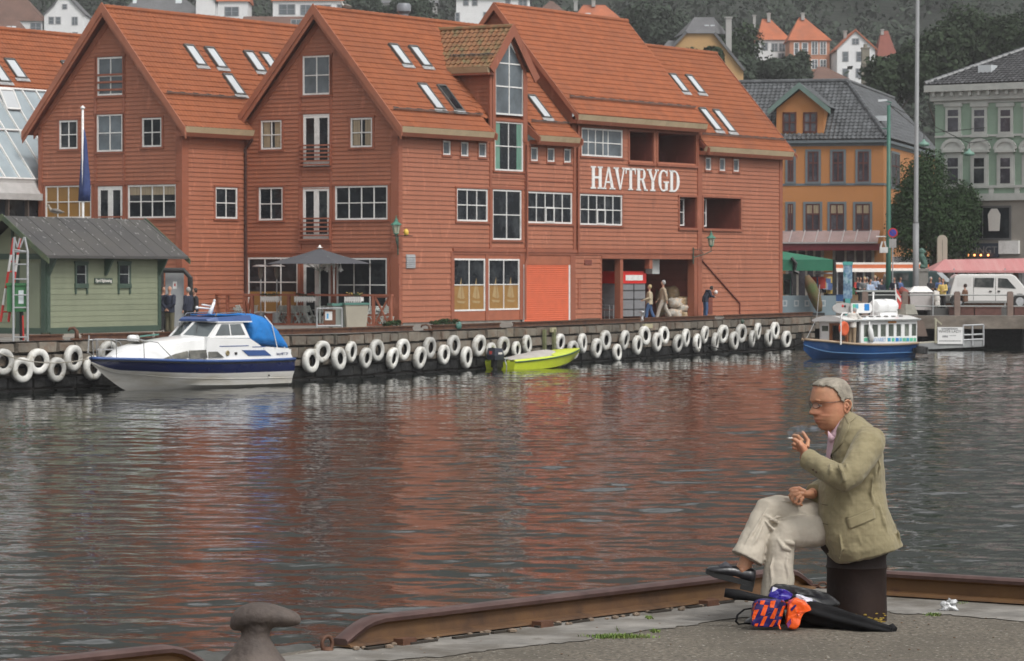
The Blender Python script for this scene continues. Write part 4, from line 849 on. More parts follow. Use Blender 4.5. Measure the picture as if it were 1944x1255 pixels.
def twin(q,low=None):
    r=C.fr(*q); m=MB(); e=.0
    m.pbox(F3,r[0],r[1],-.05,.05,r[3]-.14,r[3]); m.pbox(F3,r[0],r[1],-.05,.08,r[2],r[2]+.14); m.pbox(F3,r[0],r[0]+.15,-.05,.05,r[2]+.14,r[3]-.14); m.pbox(F3,r[1]-.15,r[1],-.05,.05,r[2]+.14,r[3]-.14)
    w_=m.build('window',GRB,T); a,b,c,d=r[0]+.15,r[1]-.15,r[2]+.14,r[3]-.14; m=MB(); mz=c+(d-c)*.62
    for x0,x1,z0,z1 in ((a,a+.08,c,d),(b-.08,b,c,d),((a+b)/2-.05,(a+b)/2+.05,c,d),(a,b,c,c+.08),(a,b,d-.08,d),(a,b,mz-.05,mz+.05)): m.pbox(F3,x0,x1,-.05,.035 if x1-x0<.2 else .03,z0,z1)
    m.build('sash',BRN,w_); m=MB(); m.pbox(F3,a+.04,b-.04,-.05,.005,c+.04,d-.04); m.build('pane',low or GLSD,w_)
    if low is None and q[1]>380: m=MB(); m.pbox(F3,a+.08,b-.08,-.05,.012,mz+.05,d-.08); m.build('blind',CURT,w_)
    return r
GLSD=mat('dusk_glass',(.05,.05,.062),.08,.4,1.4,c2=(.16,.16,.18),k=.6,kw=.1,spec=.8)
for q in [(1491,283,1511,349),(1529,283.6,1558.5,349),(1576,283.6,1606,349),(1624,283.6,1654,349),(1491,383,1510.5,442),(1525,383,1561,442),(1571,383,1607,442),(1619.6,383,1656,442)]: twin(q)
# grey tiled roof
zr=16.9; 
def troof(par,O,A,B,a0,a1,b0,b1,cut=None,mt=None,nm='roof',tw=.3,tl=.36):
    A,B=Vector(A).normalized(),Vector(B).normalized(); N_=A.cross(B); N_=N_ if N_.z>0 else -N_; m=MB(); tiles(m,O,A,B,N_,a0,a1,b0,b1,tw,tl,cut,0,4,.06); return m.build(nm,mt or DT,par)
rd_=4.6; sl=hypot(rd_,zr-zc); 
troof(T,(0,rd_,zr),(1,0,0),(0,-rd_-.3,zc-zr-.05),-2,WC+.3,0,sl+.3,cut=lambda a,b:a<WC-3.1+3.3*b/sl)
troof(T,(WC-3.1,rd_,zr),(0,1,0),(3.4,0,zc-zr),-rd_-.3,22,0,hypot(3.4,zr-zc),cut=lambda a,b:a>-rd_*b/sl*1.0-.15)
m=MB(); m.add([(-2,rd_,zr-.08),(WC-3.1,rd_,zr-.08),(WC+.2,-.3,zc-.12),(-2,-.3,zc-.12),(WC-3.1,27,zr-.08),(WC+.2,27,zc-.12),(-2,27,zr-.08)],[(0,1,2,3),(1,4,5,2),(0,6,4,1)]); m.build('roof_deck',LEAD,T)
m=MB(); ridgecap(m,(-2,rd_,zr+.06),(WC-3.1,rd_,zr+.06),.16); ridgecap(m,(WC-3.1,rd_,zr+.06),(WC+.25,-.25,zc+.06),.16); ridgecap(m,(WC-3.1,rd_,zr+.05),(WC-3.1,27,zr+.05),.16); m.build('ridge_tiles',DT,T)
# dormer
r=C.fr(1474,206,1564,253,.15); zt=C.fac(1517,160,-.1)[1]; cxd=(r[0]+r[1])/2; m=MB()
F3d=Pf(.15); m.prism([(r[0],r[2]-.2),(r[1],r[2]-.2),(r[1],r[3]),(cxd,zt-.35),(r[0],r[3])],lambda a,o,b:(a,o,b),.15,4); m.build('dormer_wall',OCH,T)
m=MB()
for s in (-1,1): m.prism([(cxd,zt+.12),(cxd+s*((r[1]-r[0])/2+.5),r[3]-.05),(cxd+s*((r[1]-r[0])/2+.5),r[3]-.42),(cxd,zt-.3)],lambda a,o,b:(a,o,b),-.35,-.22)
m.build('dormer_bargeboard',mat('green_grey_board',(.13,.19,.17),.6,.1,2),T)
hwd=(r[1]-r[0])/2+.45; 
for s in (-1,1): troof(T,(cxd,0,zt),(0,1,0),(s*hwd,0,r[3]-zt),-.3,4.6,0,hypot(hwd,zt-r[3]),nm='dormer_roof')
for q in ((1486,213,1512,252),(1525,213,1551.5,252)):
    rr_=C.fr(*q,.15); m=MB(); a,b,c,d=rr_
    for x0,x1,z0,z1 in ((a,a+.1,c,d),(b-.1,b,c,d),((a+b)/2-.05,(a+b)/2+.05,c,d),(a,b,c,c+.1),(a,b,d-.1,d),(a,b,(c+d)/2-.04,(c+d)/2+.04)): m.pbox(F3d,x0,x1,-.03,.06,z0,z1)
    w_=m.build('dormer_window',BRN,T); m=MB(); m.pbox(F3d,a,b,-.05,.02,c,d); m.build('pane',GLSD,w_)
# side face windows
Pr=lambda s,o,z:(WC+o,s,z)
for (s0,s1,z0,z1) in ((3.6,7.4,9.9,12.1),(20.5,24,9.9,12.1),(3.6,7.4,6.5,8.6)):
    m=MB(); m.pbox(Pr,s0-.15,s1+.15,.0,.05,z0-.15,z1+.15); w_=m.build('window',GRB,T); m=MB(); m.pbox(Pr,s0,s1,.04,.07,z0,z1); m.build('pane',GLSD,w_); m=MB(); m.pbox(Pr,(s0+s1)/2-.05,(s0+s1)/2+.05,.05,.09,z0,z1); m.pbox(Pr,s0,s1,.05,.085,z0+(z1-z0)*.6,z0+(z1-z0)*.6+.08); m.build('sash',BRN,w_)
q=C.pl(1693,230,(0,0,1),(0,0,14.4)); 
m=MB(); m.box(WC-.9,WC-.1,2.2,3.4,14.15,14.5); o=m.build('skylight',SKYL,T)
# glass canopy and shop front
r=C.fr(1480,446,1668,461,-.9); m=MB(); za,zb_=r[3]+.1,r[2]
m.add([(0,0,za+.2),(WC-.2,0,za+.2),(WC-.2,-1.3,zb_),(0,-1.3,zb_)],[(0,1,2,3)]); m.build('canopy_glass',mat('canopy_glass',(.30,.22,.21),.15,.2,1,spec=.7),T)
m=MB(); x=0.
while x<WC: m.bar((x,0,za+.24),(x+.0,-1.3,zb_+.04),.06,.05); x+=.86
m.bar((0,-1.3,zb_),(WC-.2,-1.3,zb_),.1,.1); m.build('canopy_bar',mat('canopy_bars',(.4,.36,.36),.5,.1,2),T)
m=MB(); m.box(0,WC-.1,-1.25,-1.05,zb_-.5,zb_-.1); m.box(0,WC-.1,-1.2,-.02,zb_-.12,zb_-.06); m.build('fascia',mat('crimson_fascia',(.13,.012,.02),.5,.1,2),T)
for q in ((1492,470,1564,520),(1581,470,1660,520)):
    r=C.fr(*q); w_=window(T,F3,(r[0],r[1],2.2,r[3]),4,1,xs=[.28,.55,.8],glass=GLSD,o=.07,fr=mat('stone_frame',(.32,.29,.25),.7,.1,2),fw=.18,mw=.14)
# ---------------------------------------------------------------- green town house
aD=radians(-36); pd_=aty(1775,500,200); D=Fr(pd_.x,pd_.y,aD); T=thing('green_house','pale green house with white pedimented windows and dark hip roof','house',(pd_.x,pd_.y,0),aD)
GRN=mat('pale_green_siding',(.235,.325,.25),.65,.06,.8,c2=(.20,.28,.215),k=.65); FW=Pf(0); WD=16
STT=mat('pale_stone_trim',(.44,.45,.425),.65,.08,2,c2=(.36,.37,.35),k=.62)
zco=D.fac(1850,168)[1]; zfr=D.fac(1800,190)[1]; zsh=D.fac(1800,372)[1]
m=MB(); clap(m,FW,0,WD,zsh,zfr,h=.3,pr=.02); m.box(0.02,WD,.01,10,1.85,zfr); m.build('wall',GRN,T)
m=MB(); m.box(-.5,WD,-.55,10,zco-.15,zco+.25); m.box(-.25,WD,-.25,10,zfr-.05,zco-.15); m.box(-.05,WD,-.08,10,zfr-.25,zfr-.05)
x=0
while x<WD: m.box(x,x+.18,-.45,-.2,zco-.42,zco-.15); x+=.62
m.build('cornice',STT,T)
FRM=STT
for i,(a,b) in enumerate(((1796,1825),(1846,1874.5),(1896,1924),(1944,1972))):
    r=D.fr(a,201,b,257); w_=MB(); w_.pbox(FW,r[0],r[1],.0,.1,r[2],r[3]); w_.pbox(FW,r[0]-.1,r[1]+.1,.0,.16,r[3]-.05,r[3]+.18); w_.pbox(FW,r[0]-.08,r[1]+.08,.0,.16,r[2]-.12,r[2]+.06); w_=w_.build('window',FRM,T)
    m=MB(); s0,s1=r[0]+.17,r[1]-.17; zm=r[2]+(r[3]-r[2])*.62; m.pbox(FW,s0,s1,.05,.105,r[2]+.22,zm-.05); m.pbox(FW,s0,s1,.05,.105,zm+.05,r[3]-.25); m.build('pane',GLSD,w_)
    r=D.fr(a,297,b,353); w_=MB(); w_.pbox(FW,r[0],r[1],.0,.1,r[2],r[3]+.25)
    w_.pbox(FW,r[0]-.1,r[0],.0,.08,r[2],r[3]+.1); w_.pbox(FW,r[1],r[1]+.1,.0,.08,r[2],r[3]+.1)
    w_.pbox(FW,r[0]-.18,r[1]+.18,.0,.25,r[3]+.25,r[3]+.42); c=(r[0]+r[1])/2; R0=(r[1]-r[0])/2+.18
    w_.prism([(c+R0*cos(t),r[3]+.42+.52*sin(t)) for t in [pi*k/10 for k in range(11)]],FW,0,.13); 
    for k in range(10): t0,t1=pi*k/10,pi*(k+1)/10; w_.bar(FW(c+R0*cos(t0),.14,r[3]+.44+.55*sin(t0)),FW(c+R0*cos(t1),.14,r[3]+.44+.55*sin(t1)),.22,.1,up=(0,1,0))
    w_=w_.build('window',FRM,T); m=MB(); zm=r[2]+(r[3]-r[2])*.62; m.pbox(FW,s0,s1,.05,.11,r[2]+.16,zm-.05); m.pbox(FW,s0,s1,.05,.11,zm+.05,r[3]-.1); m.build('pane',GLSD if i!=1 else GLS,w_)
z1=D.fac(1850,258)[1]; m=MB(); m.pbox(FW,0,WD,.0,.1,z1-.06,z1+.06); z2=D.fac(1850,355)[1]; m.pbox(FW,-.05,WD,.0,.14,z2-.08,z2+.08); z3=D.fac(1850,372)[1]; m.pbox(FW,-.1,WD,.0,.3,z3-.3,z3+.12)
for a in (1783,1835,1883,1932): s=D.fac(a,360)[0]; m.pbox(FW,s-.15,s+.15,.0,.12,z3,z2)
m.build('string_course',STT,T)
# roof: hip
pk=D.fac(1912,88,5); zp=zco+.25; m=MB()
HX=4.6; HY=5.2; HZ=pk[1]
m.add([(-.5,-.5,zp),(WD,-.5,zp),(WD,HY,HZ),(HX,HY,HZ),(-.5,10.5,zp)],[(0,1,2,3),(0,3,4)]); m.build('roof_deck',LEAD,T)
B_=Vector((0,-HY-.5,zp-HZ)); sl=B_.length
troof(T,(0,HY,HZ+.04),(1,0,0),B_,-.5,WD,0,sl,cut=lambda a,b:a>HX*(1-b/sl)-.5*b/sl,mt=DT2); B_=Vector((-HX-.5,0,zp-HZ)); s2=B_.length
troof(T,(HX,0,HZ+.04),(0,1,0),B_,-.5,10.5,0,s2,cut=lambda a,b:HY-(HY+.5)*b/s2-.1<a<HY+5.2*b/s2,mt=DT2)
m=MB(); ridgecap(m,(HX,HY,HZ+.12),(WD,HY,HZ+.12),.17); ridgecap(m,(HX,HY,HZ+.12),(-.45,-.45,zp+.12),.17); m.build('ridge_tiles',DT,T)
m=MB(); m.box(1.4,2.3,4.6,5.6,HZ-2.2,HZ-.6); m.build('chimney',LEAD,T)
Nf=Vector((0,-(HZ-zp),HY+.5)).normalized(); pt=D.pl(1875,135,Nf,(0,HY,HZ)); m=MB(); m.box(pt.x-.45,pt.x+.45,pt.y-.4,pt.y+.4,pt.z-.15,pt.z+.35); m.build('skylight',SKYL,T)
# shop level
r=D.fr(1828,391,1922,456); m=MB(); m.pbox(FW,0,WD,.0,.12,1.85,zsh-.2); m.build('shop_wall',mat('grey_stone_facing',(.27,.25,.22),.8,.1,1),T)
w_=window(T,FW,(r[0],r[1],r[2],r[3]),2,1,xs=[.42],glass=GLS,o=.16,fr=mat('dark_shop_frame',(.10,.10,.10),.5,.1,1),fw=.12)
m=MB(); c=r[0]+(r[1]-r[0])*.66; zc_=r[2]+.55; m.prism([(c-.35,zc_),(c+.35,zc_),(c+.42,zc_+1.0),(c+.2,zc_+1.35),(c-.2,zc_+1.35),(c-.42,zc_+1.0)],FW,.16,.19); m.build('display_shirt',mat('white_shirt',(.6,.57,.53),.8,.05,3),w_)
r=D.fr(1897,457,1935,482,-.2); m=MB(); m.box(r[0],r[1],-.3,-.1,r[2],r[3]); m.build('blank_sign',WHT,T)
r=D.fr(1828,462,1896,489,-.2); m=MB(); m.box(r[0],r[1],-.3,-.1,r[2],r[3]); sg=m.build('shop_sign',mat('navy_sign',(.03,.04,.06),.5,.1,2),T)
def text(s,par,size,P0,xd,zd,mt,ext=.01,bold=0,name='lettering'):
    cu=bpy.data.curves.new('txt','FONT'); cu.body=s; cu.size=size; cu.extrude=ext; cu.offset=bold; cu.align_x='CENTER'; cu.align_y='CENTER'; cu.resolution_u=3
    o=bpy.data.objects.new('txt',cu); COL.objects.link(o); me=bpy.data.meshes.new_from_object(o.evaluated_get(bpy.context.evaluated_depsgraph_get())) if False else None
    dg=bpy.context.evaluated_depsgraph_get(); me=bpy.data.meshes.new_from_object(o.evaluated_get(dg)); bpy.data.objects.remove(o); me.materials.clear(); me.materials.append(mt)
    o=bpy.data.objects.new(name,me); COL.objects.link(o); xd,zd=Vector(xd).normalized(),Vector(zd).normalized(); yd=xd.cross(zd)
    o.matrix_local=Matrix(((xd.x,zd.x,yd.x,P0[0]),(xd.y,zd.y,yd.y,P0[1]),(xd.z,zd.z,yd.z,P0[2]),(0,0,0,1))); o.parent=par; return o
text('STINGT',sg,.62,((r[0]+r[1])/2+.1,-.31,(r[2]+r[3])/2),(1,0,0),(0,0,1),mat('dim_letters',(.2,.2,.2),.5,.1,2),.01)
for px in (1838,1850,1862,1876): q=D.pl(px,484.5,(0,1,0),(0,-.5,0)); m=MB(); m.ball(q,.07,8); m.build('spot_lamp',mat('warm_lamp',(1,.5,.2),em=(1,.35,.1),ems=3),T)
# white delivery vehicles roofs etc. are in the street part
# ---------------------------------------------------------------- haze
m=MB(); m.box(-450,450,-30,1620,-1.6,760); hz=m.build('haze',bpy.data.materials.new('haze_air')); hz['kind']='stuff'; hz['label']='pale damp haze filling the harbour air'; hz['category']='haze'
M=bpy.data.materials['haze_air']; M.use_nodes=True; N=M.node_tree.nodes; N.clear(); pv=N.new('ShaderNodeVolumePrincipled'); ou=N.new('ShaderNodeOutputMaterial'); pv.inputs['Color'].default_value=(.9,.9,.92,1); pv.inputs['Density'].default_value=.00021; pv.inputs['Anisotropy'].default_value=0
M.node_tree.links.new(pv.outputs[0],ou.inputs['Volume'])
# ================================================================ small people
SKIN=mat('skin_far',(.42,.22,.15),.6,.1,6); 
def cloth(n,c,v=.15): return mat('cloth_'+n,c,.85,v,6,b=.2,bs=12)
NAVY=cloth('navy',(.018,.022,.04)); BEI=cloth('beige',(.34,.27,.19)); JEAN=cloth('jeans',(.045,.09,.19)); GREYC=cloth('grey',(.2,.2,.2)); OLV=cloth('olive',(.10,.09,.055)); BLKC=cloth('black',(.018,.018,.02)); BLUC=cloth('blue',(.09,.14,.30)); WHC=cloth('white',(.6,.57,.53)); LBL=cloth('light_blue',(.33,.40,.52)); REDC=cloth('red',(.45,.05,.04)); YEL=cloth('yellow',(.55,.40,.12)); BRC=cloth('brown',(.12,.06,.035)); STC=cloth('stone',(.38,.34,.29))
HGREY=mat('hair_grey',(.32,.31,.30),.8,.2,20); HDRK=mat('hair_dark',(.03,.02,.015),.7,.2,20); HBLD=mat('hair_blond',(.42,.32,.17),.7,.2,20)
def person(label,loc,rz,h=1.75,top=NAVY,bot=OLV,hair=HDRK,lean=0,walk=0,arms='down',seat=False,shoe=None,inner=None,group=None,headlean=0,vx=.022,bald=False):
    k=h/1.75; t=thing('person',label,'person',loc,rz,group); V=Vector
    hz=.93 if not seat else .48; hip=V((0,0,hz)); ch=V((sin(lean)*.46,0,hz+cos(lean)*.46)); nk=V((sin(lean)*.56,0,hz+cos(lean)*.56)); hd=nk+V((sin(lean+headlean)*.19,0,cos(lean+headlean)*.17))
    L=[]; R_=[]
    def leg(s):
        a=V((0,.09*s,hz)); st=walk*s
        if seat: return [a,V((.42,.11*s,hz+.02)),V((.45,.11*s,.08)),V((.56,.12*s,.04))]
        return [a,V((st*.28+ .03,.095*s,.50)),V((st*.5-(.0 if st>=0 else .05),.1*s,.09+(.05 if st<0 else 0))),V((st*.5+.14,.11*s,.04))]
    def arm(s):
        sh=ch+V((0,.19*s,.02))
        if arms=='down': return [sh,sh+V((-.03-.1*walk*s,.06*s,-.28)),sh+V((.05-.3*walk*s,.07*s,-.54))]
        if arms=='back': return [sh,sh+V((-.1,.07*s,-.27)),V((-.17,.03*s,hz+.02))]
        if arms=='front': return [sh,sh+V((.06,.08*s,-.26)),sh+V((.27,-.02*s,-.3))]
        if arms=='reach': return [sh,sh+V((.16,.05*s,-.2)),sh+V((.42,.02*s,-.16))]
        if arms=='one' : return [sh,sh+V((-.02,.08*s,-.28)),sh+(V((.3,.0,-.38)) if s>0 else V((.02,.09*s,-.52)))]
        return [sh,sh+V((0,.06*s,-.28)),sh+V((.05,.07*s,-.52))]
    M_=Matrix.Scale(k,4)
    m=MB(); m.M=M_
    m.tube([hip-V((0,0,.06)),hip+V((0,0,.08)),ch-V((0,0,.1)),ch,nk],[(.17,.13),(.165,.13),(.18,.13),(.17,.11),(.06,.055)],10,up=(0,1,0)); m.tube([nk-V((0,0,.04)),hd],.052,8); m.ball(hd+V((.01,0,.03)),(.095,.075,.12),12); m.ball(hd+V((.105,0,.01)),(.02,.014,.022),6)
    for s in (1,-1):
        l=leg(s); m.tube(l[:3],[.085,.06,.04],8); a=arm(s); m.tube(a,[.05,.042,.03],8); d=(a[2]-a[1]).normalized(); m.tube([a[2],a[2]+d*.09,a[2]+d*.16],[.035,.042,.02],8)
    b=m.build('body',SKIN,t,True); remesh(b,vx*k,2)
    m=MB(); m.M=M_; m.tube([hip-V((0,0,.12)),hip+V((0,0,.1)),ch-V((0,0,.1)),ch+V((0,0,.02)),nk-V((.0,0,.02))],[(.215,.175),(.21,.165),(.225,.17),(.205,.145),(.085,.075)],12,up=(0,1,0))
    for s in (1,-1): m.tube(arm(s),[.092,.078,.062],8); m.ball(arm(s)[0],.094,8)
    remesh(m.build('jacket',top,t,True),vx*k,2)
    if inner: m=MB(); m.M=M_; m.tube([ch-V((-.075,0,.3)),ch+V((.075,0,0))],[(.07,.07),(.06,.05)],8,up=(0,1,0)); m.build('shirt',inner,t,True)
    m=MB(); m.M=M_; m.tube([hip-V((0,0,.1)),hip+V((0,0,.05))],[(.19,.15),(.19,.15)],10,up=(0,1,0))
    for s in (1,-1): m.tube(leg(s)[:3],[.125,.095,.085],8); m.ball(leg(s)[1],.097,8)
    remesh(m.build('trousers',bot,t,True),vx*k,2)
    if hair and not bald: m=MB(); m.M=M_; m.ball(hd+V((-.022,0,.058)),(.104,.091,.118),12); m.build('hair',hair,t,True)
    for s in (1,-1): l=leg(s); m=MB(); m.M=M_; m.tube([l[2]+V((-.05,0,-.03)),l[3]+V((0,0,-.01)),l[3]+V((.05,0,-.015))],[(.045,.04),(.048,.038),(.03,.02)],8,up=(0,1,0)); m.build('shoe',shoe or BLKC,t,True)
    return t
# ================================================================ green shed
aS=radians(64); ps=atz(88,641,1.85); SF=Fr(ps.x,ps.y,aS); T=thing('green_shed','pale green boarded kiosk shed with dark green trim and black felt roof','shed',(ps.x,ps.y,0),aS)
LS=SF.fac(304,560)[0]; WS=2.9; GSH=mat('sage_green_boards',(.205,.225,.15),.7,.07,1,rn=.06,c2=(.16,.18,.12),k=.68,b=.1,bs=20); DGR=mat('dark_green_trim',(.045,.075,.055),.55,.12,2)
zs0=SF.fac(200,626)[1]; ze=SF.fac(200,485)[1]; FS=Pf(0); GS=Pg(0)
wr=[SF.fr(141,501,165,547),SF.fr(222.6,501,246.5,547)]
m=MB(); clap(m,FS,.1,LS-.1,zs0+.12,ze,wr,h=.21,pr=.018); clap(m,GS,.1,WS-.1,zs0+.12,ze,[(.25,1.15,0,ze-.25)],h=.21,pr=.018); clap(m,GS,.1,WS-.1,ze,ze+1.3,h=.21,pr=.018,clip=lambda z:None if ze+1.15<z else ((z-ze)/.8+.0,WS-(z-ze)/.8)); m.box(.03,LS,.03,WS-.03,1.95,ze+.1); m.build('wall',GSH,T)
m=MB(); 
for s in (0,LS-.2): m.pbox(FS,s,s+.2,-.02,.05,zs0-.05,ze+.05)
m.pbox(FS,0.2,LS-.2,-.02,.05,zs0-.1,zs0+.12); m.pbox(FS,.2,LS-.2,-.02,.045,ze-.12,ze+.1)
for s in (0,WS-.2): m.pbox(GS,s,s+.2,-.02,.05,zs0-.05,ze+.05)
m.pbox(GS,.2,WS-.2,-.02,.045,zs0-.1,zs0+.12); m.pbox(GS,0.2,WS-.2,-.02,.06,ze-.15,ze+.05); m.pbox(GS,1.4,1.5,-.02,.05,ze,ze+1.1); m.pbox(GS,1.15,1.3,-.02,.05,zs0+.1,ze-.15)
m.build('trim',DGR,T)
m=MB(); m.pbox(GS,.26,1.14,-.04,.03,zs0+.1,ze-.3); d_=m.build('door',mat('door_green',(.19,.215,.15),.6,.05,1),T)
m=MB(); m.box(-.05,LS+.05,-.04,WS+.04,1.8,zs0-.1); m.build('plinth',mat('pink_concrete',(.33,.29,.25),.85,.1,2,b=.2),T)
for r in wr:
    m=MB(); e=.09; s0,s1,z0,z1=r; m.pbox(FS,s0,s0+e,-.02,.06,z0-.22,z1); m.pbox(FS,s1-e,s1,-.02,.06,z0-.22,z1); m.pbox(FS,s0-.03,s1+.03,-.02,.07,z1,z1+.1); m.pbox(FS,s0+e,s1-e,-.02,.058,z1-.06,z1); m.pbox(FS,s0-.02,s1+.02,-.02,.075,z0,z0+.17)
    w_=m.build('window',DGR,T); m=MB(); m.pbox(FS,s0+e,s1-e,-.03,.02,z0+.17,z1-.06); m.build('pane',GLS,w_); m=MB(); m.pbox(FS,s0+e,s0+e+.03,.0,.035,z0+.17,z1-.06); m.pbox(FS,s1-e-.05,s1-e,.0,.035,z0+.17,z1-.06); m.pbox(FS,s0+e,s1-e,.0,.033,(z0+z1)/2+.05,(z0+z1)/2+.08); m.build('sash',mat('grey_sash',(.35,.37,.35),.6,.1,2),w_)
YS=WS/2; zrd=ze+1.32; e0=-.5; m=MB()
for s in (-1,1):
    y1=YS+s*(YS+.5); m.prism([(YS,zrd),(y1,ze-.12),(y1,ze-.02),(YS,zrd+.1)],lambda a,o,b:(o,a,b),-.7,LS+1.25)
rf_=m.build('roof',mat('black_roofing_felt',(.055,.053,.054),.75,.14,.8,c2=(.075,.07,.065),k=.5,b=.25,bs=12,c3=(.16,.155,.14),k3=.72),T)
m=MB(); x=-.1
while x<LS+1.2: m.bar((x,YS,zrd+.105),(x-.0,-.49,ze-.012),.05,.02); x+=.98
m.build('felt_seam',MATS['black_roofing_felt'],rf_)
m=MB(); rr=random.Random(5)
for i in range(150):
    x=rr.uniform(-.6,LS+1.1); t_=rr.random()**2.2; p_=Vector((x,YS+(-.49-YS)*t_,zrd+.112+(ze-.012-zrd-.1)*t_)); l=rr.uniform(.02,.12); d_=Vector((0,-.81,-.585))
    m.add([p_+Vector((-.012,0,0)),p_+Vector((.012,0,0)),p_+d_*l+Vector((.008,0,0)),p_+d_*l-Vector((.008,0,0))],[(0,1,2,3)])
tag(m.build('bird_droppings',mat('bird_dropping_white',(.6,.6,.57),.9,.1,5),rf_),kind='stuff')
for x in (-.72,LS+1.22):
    m=MB()
    for s in (-1,1): y1=YS+s*(YS+.58); m.prism([(YS,zrd+.17),(y1,ze-.12),(y1,ze-.32),(YS,zrd-.06)],lambda a,o,b:(o,a,b),x,x+.06)
    m.build('bargeboard',mat('mossy_green_board',(.10,.12,.06),.8,.3,3,c2=(.045,.07,.05),k=.5),T)
for x in (.1,LS*.5,LS-.1): m=MB(); m.prism([(0,ze-.75),(-.08,ze-.75),(-.42,ze-.1),(-.42,ze-.02),(0,ze-.02)],lambda a,o,b:(o,a,b),x-.05,x+.05); m.build('bracket',DGR,T)
r=SF.fr(177.5,528,211,538); m=MB(); m.pbox(FS,r[0],r[1],.03,.06,r[2],r[3]); sg=m.build('sign',DGR,T)
text('Fjord Sightseeing',sg,(r[1]-r[0])/7.6,((r[0]+r[1])/2,-.062,(r[2]+r[3])/2),(1,0,0),(0,0,1),WHC,.004,.004)
# ---- lamps, ladders, box by the shed
def W(px,py,dz=0): return atz(px,py,1.85+dz)
gl=edge_pt(38); base=gl[0]-gl[2]*.5; Yl=base.y
def PY(px,py,Y=None): return aty(px,py,Y or Yl)
t=thing('steel_ladder','grey steel ladder frame standing at the quay edge, in front of the green box','ladder',PY(39,646))
def rel(t,p): return Vector(p)-t.location
m=MB()
for x in (25.5,52.5): m.tube([rel(t,PY(x,648)),rel(t,PY(x,478)),rel(t,PY(x+(2 if x<30 else -6),450))],.04,8)
for y in (502,584,640,560,530,478): m.tube([rel(t,PY(25.5,y)),rel(t,PY(52.5,y))],.025,6)
for a,b in (((27,450),(33,470)),((33,470),(38,452)),((38,470),(46,450)),((46,450),(52,474)),((27,474),(52,478))): m.tube([rel(t,PY(*a)),rel(t,PY(*b))],.03,6)
m.build('ladder_frame',GALV,t)
RW=mat('red_paint',(.50,.03,.025),.5,.1,3)
t=thing('striped_ladder','red and white striped ladder leaning beside the grey steel ladder','ladder',PY(10,612,Yl+.4))
def stick(a,b,n,nm='rail'):
    a,b=rel(t,a),rel(t,b); m=MB()
    for i in range(n): m.tube([a+(b-a)*i/n,a+(b-a)*(i+1)/n],.045,8,mi=i%2)
    m.build(nm,[RW,WHT],t)
stick(PY(1,611,Yl+.4),PY(26,452,Yl+.4),5); stick(PY(16,611,Yl+.4),PY(38,452,Yl+.4),5)
m=MB()
for f in (.12,.4,.6,.72): 
    a=PY(1,611,Yl+.4).lerp(PY(26,452,Yl+.4),f); b=PY(16,611,Yl+.4).lerp(PY(38,452,Yl+.4),f); m.tube([rel(t,a),rel(t,b)],.03,6)
m.build('rung',RW,t)
t=thing('lifebuoy_cabinet','green metal cabinet with a poster, on a post by the ladders','cabinet',PY(40,646,Yl+.2))
a=PY(14,592,Yl+.2)-t.location; b=PY(50,539,Yl+.2)-t.location; m=MB(); m.box(a.x,b.x,-.1,.32,a.z,b.z); m.box(a.x-.03,b.x+.03,-.14,.34,b.z-.06,b.z+.03); m.build('box',mat('bright_green_paint',(.04,.16,.06),.45,.12,3),t)
m=MB(); m.box(a.x+.4,b.x-.08,-.112,-.102,a.z+.28,b.z-.22); m.build('poster',mat('poster_paper',(.55,.60,.62),.6,.15,4),t)
m=MB(); m.tube([(0,.1,0),(0,.1,a.z)],.07,8); m.build('post',BLK,t); m=MB(); m.tube([(.1,-.12,0),(.08,-.12,.85)],.03,6); m.build('red_stake',RW,t)
# arch pipe and notice panel right of shed
t=thing('pipe_arch','thick black bent pipe frame to the right of the green shed','frame',W(358,626))
YA=t.location.y; m=MB(); pp=lambda x,y:PY(x,y,YA)-t.location
m.tube([pp(306,513),pp(349,513.5),pp(361,527),pp(363,628)],.11,10); m.tube([pp(306,513),pp(306,628)],.11,10); m.build('pipe',BLK,t)
t=thing('notice_panel','grey noticeboard panel with a small poster standing inside the black pipe frame','noticeboard',PY(332,628,YA+.3)); m=MB(); a=PY(314,620,YA+.3)-t.location; b=PY(349,515,YA+.3)-t.location; m.box(a.x,b.x,0,.06,a.z,b.z); m.build('panel',mat('scratched_perspex',(.30,.31,.32),.35,.12,2),t)
m=MB(); c=PY(332,541,YA+.3)-t.location; m.box(c.x-.08,c.x+.08,-.01,0,c.z-.16,c.z+.14); m.box(c.x-.03,c.x+.03,-.014,-.01,c.z-.05,c.z+.06,1); m.build('poster',[WHT,RW],t)
m=MB(); m.box(a.x,a.x+.06,0,.06,0,a.z); m.box(b.x-.06,b.x,0,.06,0,a.z); m.build('leg',BLK,t)
# people by the shed
def at_foot(px,py): p=atz(px,py,1.85); return p
person('man in dark blue coat, hands clasped behind his back',W(322,634),radians(62),1.78,NAVY,OLV,None,arms='back',bald=True)
person('man in black cap half hidden behind the corner of the green shed',W(310,631),radians(-60),1.76,NAVY,BLKC,HDRK,arms='front')
person('grey haired person in a dark coat with a red scarf behind the cruiser',W(357,628),radians(150),1.70,NAVY,BLKC,HGREY,inner=REDC)
person('dark haired person in black coat beside the grey haired one behind the cruiser',W(370,627),radians(200),1.66,BLKC,BLKC,HDRK)
